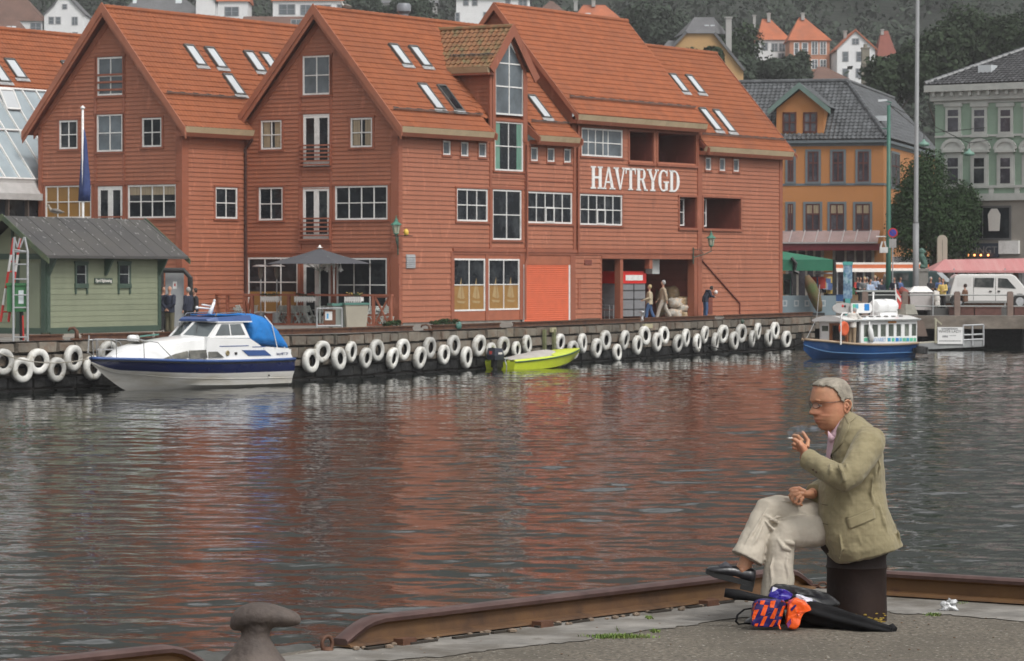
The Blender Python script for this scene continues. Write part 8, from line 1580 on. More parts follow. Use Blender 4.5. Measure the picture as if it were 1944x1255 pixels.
# big bollard the man sits on
pS=atz(1632,1184,NZ); pS.y+=.15; t=thing('bollard','dark brown iron drum bollard the seated man is sitting on','bollard',pS)
DBR=mat('dark_brown_iron',(.017,.0095,.008),.62,.25,5,spec=.25,c2=(.028,.016,.012),k=.58,sc2=4,b=.35,bs=30,bdist=.006)
m=MB(); m.lathe([(.152,-.01),(.153,.05),(.150,.16),(.150,.26),(.156,.272),(.150,.285),(.150,.33),(.178,.36),(.183,.375),(.178,.395),(.184,.42),(.182,.445),(.16,.452),(.01,.452)],40); m.build('drum',DBR,t,True,auto=35)
m=MB(); rr=random.Random(6)
for i in range(60): a=rr.uniform(-1.9,-.5); r=.154; h=rr.uniform(.0,.05)*rr.random(); m.ball((r*cos(a),r*sin(a),.003+h),(.009,.004,.004),8)
m.build('yellow_paint_flecks',mat('yellow_lichen',(.25,.17,.03),.9,.3,30),t)
# chain lying behind
p_=atz(1560,1118,NZ); t=thing('rusty_chain','rusty chain lying behind the bollard between the two rails','chain',p_)
for i in range(15):
    m=MB(); x=-.12+i*.042; c=Vector((x,.03*sin(i*1.3),.022+.01*sin(i*2.1))); q=Matrix.Rotation(pi/2*(i%2)*.8+.3,3,'X')@Matrix.Identity(3)
    m.tube([c+q@Vector((.026*cos(a),.016*sin(a),0)) for a in [2*pi*k/12 for k in range(13)]],.006,6,cap=False); m.build('link',RUST,t,True)
# ================================================================ the man
Ym=pS.y; G=pS.copy(); t=thing('person','grey haired man in olive tan jacket smoking, seated cross legged on the iron bollard','person',G)
PX=Ym/F
def q(px,py,dy=0): return aty(px,py,Ym)+Vector((0,dy,0))-G
SK=mat('skin',(.44,.225,.13),.5,.22,16,c2=(.42,.165,.10),k=.55,kw=.15,sc2=9,b=.25,bs=90,bdist=.002,spec=.4); SK.node_tree.nodes['Principled BSDF'].inputs['Subsurface Weight'].default_value=.12; SK.node_tree.nodes['Principled BSDF'].inputs['Subsurface Radius'].default_value=(.012,.005,.003); SK.node_tree.nodes['Principled BSDF'].inputs['Subsurface Scale'].default_value=1
# head built from level slices: py, nose/lip line, cheek plane, back, half width, bump half-angle
HD=[(720.2,1577,1577,1579,.012,.3),(721.3,1566,1566,1590,.036,.3),(724,1556,1556,1597,.052,.3),(728,1549.5,1549.5,1602,.062,.3),(734,1544.5,1544.5,1606,.069,.3),(742,1541.3,1541.8,1609.5,.074,.3),(750,1539.8,1540.5,1611.5,.077,.3),(756,1538.8,1539.5,1612.5,.078,.3),(760,1538.2,1540.2,1612.8,.078,.35),(763.5,1539.6,1544,1612.8,.077,.3),(767,1540.3,1547,1612.5,.077,.22),(771,1538.9,1549,1612,.077,.2),(775,1537,1549,1611.5,.077,.22),(779,1534.6,1549.5,1611,.076,.26),(782.5,1533.2,1550,1610.5,.075,.3),(785.5,1534.2,1550,1610,.074,.3),(787.5,1542.6,1548.2,1609.5,.073,.3),(790,1544.6,1548.8,1609,.072,.35),(793,1544.2,1549.6,1608.5,.070,.42),(795.5,1543.6,1550.6,1608,.069,.44),(797.5,1547.6,1552,1608,.068,.4),(799.5,1546.4,1552.6,1607.5,.066,.42),(802.5,1547.8,1554,1607,.064,.42),(805.5,1551.8,1556,1606.5,.061,.4),(809,1552.4,1558.5,1606,.057,.45),(812.5,1554.2,1562,1605.5,.052,.5),(815.5,1559,1568,1605,.046,.5),(817.2,1567,1575,1604.5,.040,.5)]
cxh=1586.
def headpt(lv,a,off=0):
    py,xf,xc,xb,w_,bw=lv; s,c=sin(a),cos(a)
    if c>0: x=cxh-(cxh-xc)*(abs(c)**.72)*1.0; x-= (xc-xf)*exp(-(a/bw)**2) if a<pi else (xc-xf)*exp(-((2*pi-a)/bw)**2)
    else: x=cxh+(xb-cxh)*(abs(c)**.85)
    y=-w_*(abs(s)**.8)*(1 if s>0 else -1)
    v=q(x,py)+Vector((0,y,0)); 
    if off: o=(q(cxh,768)); dd=(v-Vector((o.x,0 if False else o.y,o.z))); v=v+dd.normalized()*off
    return v
yaw=radians(22); HC_=q(cxh,775)
def hrot(v): d=v-HC_; d.x*=1.06; return HC_+Vector((d.x*cos(yaw)+ -d.y*sin(yaw)*1.0, d.x*sin(yaw)+d.y*cos(yaw), d.z))
NH=56
m=MB(); rings=[[hrot(headpt(lv,2*pi*k/NH)) for k in range(NH)] for lv in HD]; m.loft(rings)
# eyelid/brow ridges, ear, cheek folds (left side faces the camera: y negative)
def hp(px,py,y): return hrot(q(px,py)+Vector((0,y,0)))
for s in (-1,1):
    m.tube([hp(1542.5,759.5,s*.012),hp(1541.5,758.5,s*.03),hp(1545.5,760,s*.05)],[.004,.0055,.004],8)
    m.tube([hp(1546.5,765.5,s*.020),hp(1545,764.6,s*.032),hp(1549,766,s*.045)],[.002,.003,.002],6); m.tube([hp(1547,771.5,s*.020),hp(1546.3,772.3,s*.032),hp(1549.5,771,s*.044)],[.002,.0035,.002],6)
    m.tube([hp(1541,783.5,s*.010),hp(1541.8,785.3,s*.013)],[.006,.005],8)                     # nostril wing
    m.tube([hp(1545,787,s*.020),hp(1550,793,s*.030),hp(1554,800,s*.034)],[.0015,.003,.001],6)
    # ear
    ex=[(1590.5,781),(1588.8,775),(1588,767),(1590,760.5),(1595,758.2),(1600,761),(1601.3,767),(1599,774),(1595,780),(1591.5,783.5)]
    m.tube([hp(a,b,s*(.079+.004*(i>2)+.006*(i>4))) for i,(a,b) in enumerate(ex)],[.0028,.0028,.003,.004,.0045,.0048,.0045,.004,.0045,.0045],8)
    m.tube([hp(1593.5,764,s*.079),hp(1596.5,768,s*.083),hp(1594,775,s*.082)],[.005,.006,.004],8); m.tube([hp(1590,770,s*.078),hp(1591.5,773,s*.080)],[.004,.003],6)
    m.loft([[hp(a,b,s*y) for a,b in ex] for y in (.073,.079)])
# neck
m.tube([q(1592,788),q(1597,808),q(1604,832)],[(.058,.055),(.058,.058),(.068,.07)],20)
m.tube([q(1572,812),q(1584,822)],[.03,.04],12)
# torso, arms and legs under the clothes
m.tube([q(1606,815),q(1620,840),q(1625,900),q(1625,960),q(1622,1010)],[(.08,.08),(.10,.16),(.11,.155),(.12,.15),(.12,.15)],18,up=(1,0,0))
SHL,ELL,WRL=q(1642,838,-.17),q(1592,903,-.33),q(1522,866,-.20); SHR,ELR,WRR=q(1628,838,.18),q(1592,915,.26),q(1541,938,.0)
m.tube([SHL,SHL.lerp(ELL,.5),ELL,ELL.lerp(WRL,.5),WRL,WRL.lerp(q(1519,858,-.19),.6)],[.055,.05,.042,.038,.027,.027],12); m.tube([SHR,ELR,WRR],[.055,.042,.027],12)
HPL,KNL,ANL=q(1598,1008,-.03),q(1480,1008,-.10),q(1474,1140,-.13); HPR,KNR,ANR=q(1598,1000,.08),q(1462,966,-.04),q(1412,1068,-.13)
m.tube([HPL,KNL,KNL+Vector((0,0,-.12)),ANL],[.065,.05,.045,.036],14); m.tube([HPR,KNR,KNR.lerp(ANR,.45),q(1406,1076,-.13)],[.065,.05,.045,.034],14)
m.tube([q(1406,1070,-.13),q(1405,1084,-.13),q(1390,1090,-.13),q(1366,1086,-.13)],[.034,.034,.03,.022],12); m.ball(q(1404,1077,-.160),(.012,.008,.013),8)
m.tube([ANL,q(1466,1170,-.14),q(1440,1176,-.16)],[.038,.036,.028],12)
# hands
def fing(pts,r0,r1): m.tube(pts,[r0+(r1-r0)*i/(len(pts)-1) for i in range(len(pts))],10); m.ball(pts[-1],r1,8); [m.ball(p_,r0*1.06,8) for p_ in pts[1:2]]
m.tube([WRL,q(1520,852,-.20),q(1514,842,-.20),q(1510,836,-.195)],[(.026,.024),(.034,.022),(.038,.020),(.034,.017)],14,up=(0,1,0))
m.tube([q(1522,846,-.195),q(1512,847,-.19),q(1506,849,-.185)],[.018,.020,.012],10)
fing([q(1517,833,-.205),q(1508,824.5,-.208),q(1501.5,823,-.18),q(1500,827,-.155)],.0098,.008)
fing([q(1511,836.5,-.207),q(1502.5,831,-.208),q(1499.5,830.5,-.18),q(1502,832.5,-.15)],.0100,.0082)
fing([q(1508,842,-.205),q(1500.8,838.5,-.203),q(1499.8,840,-.172),q(1505,841.5,-.155)],.0097,.008)
fing([q(1507,848.5,-.200),q(1500.5,846.5,-.195),q(1501,848,-.17),q(1506,848.5,-.155)],.0086,.007)
fing([q(1526,845,-.19),q(1528,833,-.175),q(1522.5,824,-.165),q(1518.5,818,-.16)],.0115,.0088)
m.tube([WRR,q(1530,938,-.02),q(1519,936,-.03),q(1512,935,-.035)],[(.026,.022),(.036,.020),(.040,.020),(.034,.017)],14,up=(0,1,0))
fing([q(1513,931,-.06),q(1501.5,932,-.075),q(1496.5,939,-.08),q(1500,944.5,-.07)],.0100,.0085)
fing([q(1514,936,-.065),q(1504.5,938.5,-.085),q(1500.5,947,-.09),q(1505,951,-.08)],.0102,.0085)
fing([q(1517.5,940,-.062),q(1511,944.5,-.085),q(1507.5,952,-.09),q(1512,955,-.08)],.0098,.0082)
fing([q(1523,943,-.055),q(1518.5,949,-.078),q(1516,955.5,-.083),q(1519.5,957,-.075)],.0088,.0072)
fing([q(1527,932,-.05),q(1515,926,-.055),q(1505,926,-.06),q(1497.5,929.5,-.062)],.0115,.009)
bd_=m.build('body',SK,t,True); remesh(bd_,.0028,1,.4)
# eyes, brows, glasses, lips
for s in (-1,1):
    m=MB(); m.ball(hp(1552.3,768.3,s*.031),(.0125,.0125,.0105),14); m.build('eye',mat('eyeball',(.40,.33,.29),.2,.03,5),t,True)
    m=MB(); m.ball(hp(1547.2,768.5,s*.030),(.0035,.006,.006),10); m.build('iris',mat('iris_dark',(.03,.03,.035),.15,.1,5),t,True)
    m=MB(); m.tube([hp(1543,757.5,s*.014),hp(1542,756,s*.030),hp(1546.5,758,s*.048)],[.003,.0038,.002],6); m.build('eyebrow',mat('grey_brow',(.33,.2,.13),.9,.2,30),t,True)
LIP=mat('lip_skin',(.40,.13,.09),.45,.1,9)
m=MB(); m.tube([hp(1549.5,797.4,-.024),hp(1545.2,796.2,-.010),hp(1544.6,796,0),hp(1545.2,796.2,.010),hp(1549.5,797.4,.024)],[.001,.0028,.003,.0028,.001],8); m.tube([hp(1549.5,798.2,-.023),hp(1547.4,799.8,-.01),hp(1547,800,0),hp(1547.4,799.8,.01),hp(1549.5,798.2,.023)],[.001,.003,.0032,.003,.001],8); m.build('lips',LIP,t,True)
GF=mat('gunmetal_frame',(.09,.06,.05),.3,.1,5,m=.7); m=MB()
for s in (-1,1):
    c=[(1541.5+2.8*(1-cos(0)),0)]; ring=[]
    for k in range(17):
        a=2*pi*k/16; yv=s*(.033+.023*cos(a)); zz=768.8+5.6*sin(a); xx=1540.2+(abs(yv)-.033)*110+max(0,(abs(yv)-.045))*120
        ring.append(hp(xx,zz,yv))
    m.tube(ring,.0016,6,cap=False); m.tube([hp(1544.5,765,s*.056),hp(1549,763.5,s*.066),hp(1560,763,s*.0755),hp(1575,761,s*.080),hp(1590,759,s*.082)],.0015,6)
m.tube([hp(1539,766.5,-.011),hp(1537.6,765.8,0),hp(1539,766.5,.011)],.0012,6); m.build('glasses',GF,t,True)
for s in (-1,1):
    g=MB(); ring=[hp(1540.2+(abs(s*(.033+.022*cos(a)))-.033)*110+max(0,(abs(s*(.033+.022*cos(a)))-.045))*120,768.8+5.2*sin(a),s*(.033+.022*cos(a))) for a in [2*pi*k/16 for k in range(16)]]; g.add(ring,[tuple(range(16))])
    GLM=bpy.data.materials.get('lens') or bpy.data.materials.new('lens'); GLM.use_nodes=True; P=GLM.node_tree.nodes['Principled BSDF']; P.inputs['Base Color'].default_value=(.6,.5,.45,1); P.inputs['Roughness'].default_value=.05; P.inputs['Alpha'].default_value=.22; g.build('lens',GLM,t)
# hair: shell over the skull where hair grows
def is_hair(px,py):
    T_=[(717,1500),(730,1520),(732.5,1548),(734.5,1564),(739,1571),(746,1576),(754,1580.5),(763,1586),(764,1600),(771,1603),(780,1605),(787,1611)]
    for (a,p0),(b,p1) in zip(T_[:-1],T_[1:]):
        if a<=py<b:
            th=p0+(p1-p0)*(py-a)/(b-a); break
    else: return False
    if px<th: return False
    return not (py>756.5 and 1587.5<px<1600.5)
m=MB(); HL=[]
for i in range(len(HD)-1):
    for f in (0,.25,.5,.75): a,b=HD[i],HD[i+1]; HL.append(tuple(a[k]+(b[k]-a[k])*f for k in range(6)))
HL=[(720.6,1577,1577,1579,.01,.3)]+HL; n2=160; grid=[]
for lv in HL:
    row=[]
    for k in range(n2):
        a=2*pi*k/n2; v=headpt(lv,a,.0035+.0018*noise.noise(Vector((lv[0]*.12,a*3,0)))); c=cos(a); x=cxh-(cxh-lv[2])*(abs(c)**.72) if c>0 else cxh+(lv[3]-cxh)*(abs(c)**.85); row.append((hrot(v),x,lv[0]))
    grid.append(row)
vs=[p_[0] for r in grid for p_ in r]; fs=[]
for i in range(len(grid)-1):
    for k in range(n2):
        k2=(k+1)%n2; x=(grid[i][k][1]+grid[i+1][k2][1])/2; y=(grid[i][k][2]+grid[i+1][k2][2])/2
        jj=2.2*noise.noise(Vector((x*.5,y*.5,k*.0)))
        if is_hair(x+jj,y+jj): fs.append((i*n2+k,i*n2+k2,(i+1)*n2+k2,(i+1)*n2+k))
fs.append(tuple(range(n2))[::-1]); m.add(vs,fs)
HRM=mat('short_grey_hair',(.30,.265,.215),.8,.25,30,st=(1,1,1),c2=(.17,.15,.12),k=.58,kw=.12,sc2=22,b=1,bs=160,bdist=.004)
hr=m.build('hair',HRM,t,True); md=hr.modifiers.new('s','SOLIDIFY'); md.thickness=.006; md.offset=-1
# short strands for a hair edge
rr=random.Random(5); m=MB(); fc=[f for f in fs if len(f)==4]
for i in range(7000):
    f=fc[rr.randrange(len(fc))]; a,b,c,d=[Vector(vs[j]) for j in f]; u,v=rr.random(),rr.random(); p_=a.lerp(b,u).lerp(d.lerp(c,u),v); nn=(p_-HC_).normalized(); fl=(Vector((.5,rr.uniform(-.4,.4),-.8))+nn*.55).normalized(); s=nn.cross(fl).normalized()*.0005; e=p_+fl*rr.uniform(.006,.013); m.add([p_-s,p_+s,e],[(0,1,2)],rn=rr.random())
m.build('hair_strands',mat('grey_hair_strands',(.36,.32,.27),.7,.2,10,rn=.55),t)
# clothing -------------------------------------------------------
JK=mat('olive_tan_jacket',(.245,.208,.118),.88,.06,9,c2=(.21,.178,.10),k=.55,kw=.2,sc2=3,b=.35,bs=9,bdist=.012)
# fine woven check in the cloth
nt_=JK.node_tree; bs_=nt_.nodes['Principled BSDF']; lk=bs_.inputs['Base Color'].links[0].from_socket
tc=nt_.nodes.new('ShaderNodeTexCoord'); ww=[]
for dr,sc_ in (('X',7.5),('Z',6.0)):
    wv_=nt_.nodes.new('ShaderNodeTexWave'); wv_.bands_direction=dr; wv_.inputs['Scale'].default_value=sc_; wv_.inputs['Distortion'].default_value=.6; nt_.links.new(tc.outputs['Object'],wv_.inputs[0]); mr=nt_.nodes.new('ShaderNodeMapRange'); mr.inputs[1].default_value=.93; mr.inputs[3].default_value=1; mr.inputs[4].default_value=.95; nt_.links.new(wv_.outputs['Fac'],mr.inputs[0]); ww.append(mr.outputs[0])
mu=nt_.nodes.new('ShaderNodeMath'); mu.operation='MULTIPLY'; nt_.links.new(ww[0],mu.inputs[0]); nt_.links.new(ww[1],mu.inputs[1]); vm=nt_.nodes.new('ShaderNodeVectorMath'); vm.operation='SCALE'; nt_.links.new(lk,vm.inputs[0]); nt_.links.new(mu.outputs[0],vm.inputs['Scale']); nt_.links.new(vm.outputs[0],bs_.inputs['Base Color'])
bs_.inputs['Sheen Weight'].default_value=.15
def torso_rings(R_,n=36,e=.78,yo=0):
    out=[]
    for (fx_,fy_),(bx_,by_),w_ in R_:
        a,b=q(fx_,fy_),q(bx_,by_); c=(a+b)/2; h=(b-a)/2
        out.append([c+h*(-(abs(cos(k))**e)*(1 if cos(k)>0 else -1))+Vector((0,yo-w_*(abs(sin(k))**e)*(1 if sin(k)>0 else -1),0)) for k in [2*pi*j/n for j in range(n)]])
    return out
JR=[((1600,787),(1611,779),.060),((1591,799),(1634,791),.125),((1586,811),(1657,809),.180),((1581,832),(1670,834),.205),((1574,862),(1676,866),.205),((1563,895),(1678,895),.195),((1554,930),(1680,930),.188),((1552,965),(1686,962),.205),((1553,995),(1694,988),.215),((1559,1025),(1704,1010),.22),((1569,1050),(1709,1024),.222),((1582,1066),(1713,1034),.215),((1592,1069),(1708,1037),.18)]
m=MB(); m.loft(torso_rings(JR))
# left sleeve
m.tube([q(1646,830,-.14),q(1640,842,-.19),q(1622,868,-.26),q(1604,892,-.31),q(1590,902,-.33),q(1570,893,-.31),q(1548,880,-.265),q(1531,870,-.22),q(1524,867,-.205)],[.080,.082,.074,.068,.066,.060,.054,.052,.050],22)
m.tube([q(1530,869.5,-.218),q(1523.5,866,-.203)],[.054,.053],22)
# right sleeve
m.tube([q(1630,832,.14),q(1620,860,.2),q(1600,905,.24),q(1580,925,.17),q(1556,934,.06),q(1545,937,.015)],[.078,.075,.066,.058,.052,.050],20)
# folds round the elbow, armhole, back and hem
def fold(pts,r): m.tube(pts,[r*.3]+[r]*(len(pts)-2)+[r*.3],8)
fold([q(1577,873,-.375),q(1584,886,-.40),q(1586,902,-.40),q(1580,915,-.37)],.011); fold([q(1590,868,-.35),q(1596,886,-.375),q(1594,905,-.385)],.010); fold([q(1562,872,-.345),q(1564,886,-.37),q(1560,899,-.36)],.010)
fold([q(1548,866,-.30),q(1551,880,-.325),q(1548,893,-.30)],.008); fold([q(1600,862,-.32),q(1620,852,-.30),q(1640,848,-.26)],.010); fold([q(1604,880,-.36),q(1624,868,-.33),q(1645,862,-.27)],.011); fold([q(1608,900,-.35),q(1630,888,-.31),q(1650,880,-.24)],.009)
fold([q(1650,900,-.185),q(1646,930,-.19),q(1652,960,-.185)],.009); fold([q(1660,950,-.175),q(1672,990,-.185),q(1680,1025,-.18)],.012); fold([q(1600,925,-.19),q(1612,950,-.195),q(1606,985,-.195)],.007); fold([q(1580,930,-.18),q(1574,960,-.175)],.007)
fold([q(1541,862,-.262),q(1556,872,-.31),q(1574,884,-.365)],.006); fold([q(1530,880,-.235),q(1548,892,-.29),q(1566,903,-.34)],.006); fold([q(1638,842,-.262),q(1632,862,-.30),q(1618,882,-.335)],.007); fold([q(1655,850,-.20),q(1662,880,-.205),q(1656,905,-.20)],.007)
fold([q(1618,1000,-.215),q(1626,1025,-.218),q(1622,1050,-.20)],.007); fold([q(1586,1010,-.20),q(1590,1035,-.205),q(1586,1060,-.19)],.006); fold([q(1692,985,-.13),q(1700,1010,-.14),q(1704,1030,-.13)],.008)
jk=m.build('jacket',JK,t,True); remesh(jk,.005,3,.5)
tx=bpy.data.textures.new('folds','CLOUDS'); tx.noise_scale=.075; tx.noise_depth=3; md=jk.modifiers.new('d','DISPLACE'); md.texture=tx; md.strength=.018; md.mid_level=.5; md.texture_coords='LOCAL'
for q_,sc_ in ((JK,900),):
    n_=q_.node_tree; b_=n_.nodes['Principled BSDF']; old=b_.inputs['Normal'].links[0].from_socket; tc_=n_.nodes.new('ShaderNodeTexCoord'); nz_=n_.nodes.new('ShaderNodeTexNoise'); nz_.inputs['Scale'].default_value=sc_; n_.links.new(tc_.outputs['Object'],nz_.inputs[0]); bu_=n_.nodes.new('ShaderNodeBump'); bu_.inputs['Distance'].default_value=.0008; n_.links.new(nz_.outputs[0],bu_.inputs['Height']); n_.links.new(old,bu_.inputs['Normal']); n_.links.new(bu_.outputs[0],b_.inputs['Normal'])
def patch(name,pts,mt,tgt,off=.005,dy=-.6,n=8,th=.004,par=t):
    # quad patch from 4 photo-plane corners, wrapped on to the garment
    a,b,c,d=[q(x,y,dy) for x,y in pts]; m=MB(); vs=[]
    for j in range(n+1):
        for i in range(n+1): vs.append(a.lerp(b,i/n).lerp(d.lerp(c,i/n),j/n))
    m.add(vs,[(j*(n+1)+i,j*(n+1)+i+1,(j+1)*(n+1)+i+1,(j+1)*(n+1)+i) for j in range(n) for i in range(n)]); o=m.build(name,mt,par,True)
    md=o.modifiers.new('w','SHRINKWRAP'); md.wrap_method='PROJECT'; md.use_project_y=True; md.use_project_x=False; md.use_project_z=False; md.use_positive_direction=True; md.use_negative_direction=False; md.target=tgt; md.offset=off
    md=o.modifiers.new('s','SOLIDIFY'); md.thickness=th; md.offset=0; return o
patch('pocket_flap',[(1598,979.5),(1651,959.5),(1654,978),(1604,998)],JK,jk,.006)
patch('pocket_welt',[(1597,976),(1650.5,957),(1651.5,959.5),(1598,979)],JK,jk,.003)
patch('lapel',[(1601,788),(1612,792),(1592,838),(1572,868)],JK,jk,.006,n=10)
patch('jacket_collar',[(1600,788),(1612,779),(1622,789),(1604,803)],JK,jk,.008,n=10)
for y_ in (954,990): patch('buttonhole',[(1555,y_),(1566,y_+.4),(1566,y_+1.6),(1555,y_+1.2)],mat('dark_thread',(.08,.065,.04),.9,.1,5),jk,.004,n=3,th=.002)
for (x_,y_) in ((1533,885),(1538,889)): patch('sleeve_button',[(x_-1.5,y_-1.5),(x_+1.5,y_-1.5),(x_+1.5,y_+1.5),(x_-1.5,y_+1.5)],mat('brown_button',(.09,.055,.03),.4,.1,5),jk,.004,n=2)
# shirt
PKS=mat('pink_shirt',(.60,.42,.47),.8,.05,12,c2=(.52,.34,.40),k=.55,b=.3,bs=14,bdist=.008)
m=MB(); m.loft(torso_rings([((1573,818),(1606,790),.060),((1572,830),(1610,815),.080),((1570,850),(1640,850),.110),((1567,872),(1640,872),.120),((1570,890),(1640,890),.12)],30,.9)); sh=m.build('shirt',PKS,t,True); modsub(sh,1)
m=MB()
def oval(f_,b_,w_,n=28): 
    a,b=q(*f_),q(*b_); c=(a+b)/2; h=(b-a)/2; return [c-h*cos(k)+Vector((0,-w_*sin(k),0)) for k in [2*pi*j/n for j in range(n)]]
m.loft([oval((1573,840),(1613,793),.079),oval((1573,829),(1612,786),.074),oval((1574,820),(1609.5,776),.066),oval((1576,820.5),(1608,777.5),.060)],cap=False); m.build('shirt_collar',PKS,t,True)
m=MB(); m.prism([(1569.5,816),(1582,829.5),(1574,840),(1569,834)],lambda a,o,b:q(a,b,-.062-o+ (a-1569)*-.0015),0,.005); m.build('collar_point',PKS,t,True)
# trousers
TRM=mat('beige_trousers',(.45,.405,.335),.85,.06,7,c2=(.40,.355,.29),k=.55,b=.35,bs=8,bdist=.015)
m=MB(); m.tube([q(1604,1000,.06),q(1560,990,.06),q(1510,978,.03),q(1470,968,-.02),q(1458,968,-.045),q(1444,992,-.07),q(1428,1025,-.10),q(1417,1050,-.125),q(1414,1056,-.128)],[.100,.096,.088,.078,.074,.069,.072,.083,.085],24)
m.tube([q(1604,1008,-.02),q(1562,1006,-.035),q(1510,1008,-.085),q(1487,1012,-.10),q(1478,1026,-.11),q(1476,1060,-.12),q(1473,1100,-.13),q(1471,1150,-.135)],[.080,.078,.082,.078,.074,.073,.080,.086],24)
m.tube([q(1625,1000,0),q(1590,1010,0)],[(.11,.19),(.10,.17)],24,up=(0,0,1))
fold([q(1449,985,-.145),q(1462,1000,-.14),q(1480,1003,-.12)],.012); fold([q(1450,975,-.13),q(1468,986,-.13),q(1490,990,-.08)],.012); fold([q(1484,1022,-.185),q(1500,1026,-.18),q(1503,1034,-.15)],.010); fold([q(1470,1016,-.18),q(1482,1034,-.19),q(1498,1040,-.18)],.010)
fold([q(1445,990,-.145),q(1430,1020,-.175),q(1412,1048,-.2)],.009); fold([q(1490,1045,-.185),q(1487,1065,-.192),q(1491,1085,-.195),q(1488,1120,-.2)],.008); fold([q(1462,1050,-.18),q(1457,1070,-.19),q(1460,1100,-.2),q(1451,1125,-.205)],.008); fold([q(1500,962,-.055),q(1530,975,-.04),q(1550,980,-.03)],.010); fold([q(1485,955,-.04),q(1515,958,-.03)],.008)
fold([q(1452,962,-.118),q(1438,985,-.145),q(1418,1015,-.168),q(1402,1040,-.19)],.006); fold([q(1456,985,-.14),q(1470,978,-.13),q(1492,975,-.11)],.007); fold([q(1478,1006,-.17),q(1498,1012,-.165),q(1516,1018,-.14)],.008); fold([q(1472,948,-.075),q(1500,950,-.065),q(1530,955,-.05)],.006)
tr_=m.build('trousers',TRM,t,True); remesh(tr_,.005,2,.5); md=tr_.modifiers.new('d','DISPLACE'); md.texture=tx; md.strength=.014; md.texture_coords='LOCAL'
# shoes
SHM=mat('black_leather',(.016,.016,.019),.32,.2,8,coat=.15,b=.15,bs=40); SOL=mat('black_sole',(.010,.010,.010),.6,.2,6)
def shoe(hx,hy,tx_,ty,dy,name='shoe'):
    a=q(hx,hy,dy); b=q(tx_,ty,dy); d=(b-a); L_=d.length; d/=L_; up=Vector((0,-1,0)).cross(d); up=up if up.z>0 else -up; s=Vector((0,1,0))
    def rg(x,w_,z0,z1,tilt=0): return [a+d*(x*L_)+s*(w_*cos(k))+up*(z0+(z1-z0)*(.5+.5*sin(k))) for k in [2*pi*j/20 for j in range(20)]]
    m=MB(); m.loft([rg(0,.02,.012,.05),rg(.03,.034,.006,.074),rg(.15,.038,.004,.078),rg(.30,.036,.006,.070),rg(.45,.038,.006,.072),rg(.6,.043,.004,.066),rg(.75,.046,.003,.052),rg(.88,.042,.004,.042),rg(.96,.030,.008,.034),rg(1,.010,.014,.024)]); o=m.build(name,SHM,t,True)
    m=MB(); ol=[]; 
    for k in range(28):
        an=2*pi*k/28; x=.5+.515*cos(an); w_=(.032+.010*max(0,(x-.35))*1.6)*(abs(sin(an))**.6)*(1 if sin(an)>0 else -1)*(1.05); ol.append((x,w_))
    def lv(h): return [a+d*(x*L_)+s*w_+up*(h+.012*max(0,x-.8)*4) for x,w_ in ol]
    m.loft([lv(-.012),lv(.014)]); m.loft([[a+d*(x*L_)+s*w_+up*h for x,w_ in ((0,-.034),(.0,.034),(.24,.036),(.26,-.036))] for h in (-.036,-.010)]); m.build('sole',SOL,o)
    m=MB(); m.add([a+d*(x*L_)+s*w_+up*z for x,w_,z in ((.44,-.036,.062),(.44,.036,.062),(.60,.034,.070),(.60,-.034,.070))],[(0,1,2,3)]); 
    return o
shoe(1427,1105,1337,1083,-.13); shoe(1487,1176,1410,1183,-.16)
m=MB(); m.tube([q(1385,1073,-.13),q(1374,1068,-.13),q(1362,1073,-.132)],[(.012,.03),(.018,.036),(.010,.032)],12,up=(0,0,1)); m.build('shoe_tongue',mat('dark_grey_elastic',(.05,.05,.06),.7,.2,20),t,True)
# cigarette and smoke
m=MB(); m.tube([q(1503,828.5,-.175),q(1490.5,828,-.195)],.0038,10); tag(m.build('cigarette',mat('cigarette_paper',(.7,.69,.66),.7,.05,9),None,True,G),'lit white cigarette held in the raised hand of the seated man','cigarette'); o=bpy.data.objects['cigarette']
m=MB(); m.tube([q(1490.5,828,-.195),q(1488,827.9,-.198)],.0038,10); m.build('ash_tip',mat('ash',(.25,.23,.22),.9,.2,30),o,True)
m=MB(); c=q(1510,812,-.2); m.M=Matrix.Translation(c); 
for (dx,dz,rx,rz_) in ((0,0,.05,.022),(-.03,-.012,.035,.02),(.06,.004,.05,.016),(.03,.01,.045,.018),(.085,.003,.03,.010),(-.035,-.03,.02,.018)): m.ball((dx,0,dz),(rx,.02,rz_),14)
SMK=bpy.data.materials.new('smoke_volume'); SMK.use_nodes=True; N=SMK.node_tree.nodes; N.clear(); vp=N.new('ShaderNodeVolumePrincipled'); vp.inputs['Color'].default_value=(.72,.82,1,1); oo=N.new('ShaderNodeOutputMaterial'); SMK.node_tree.links.new(vp.outputs[0],oo.inputs['Volume'])
nz=N.new('ShaderNodeTexNoise'); nz.inputs['Scale'].default_value=26; nz.inputs['Detail'].default_value=3; tc=N.new('ShaderNodeTexCoord'); mr=N.new('ShaderNodeMapRange'); mr.inputs[1].default_value=.42; mr.inputs[2].default_value=.75; mr.inputs[4].default_value=16; SMK.node_tree.links.new(tc.outputs['Object'],nz.inputs[0]); SMK.node_tree.links.new(nz.outputs[0],mr.inputs[0]); SMK.node_tree.links.new(mr.outputs[0],vp.inputs['Density'])
o=m.build('smoke',SMK,None,True,G); remesh(o,.004,8); tag(o,'thin bluish cigarette smoke drifting before the seated man','smoke',kind='stuff')
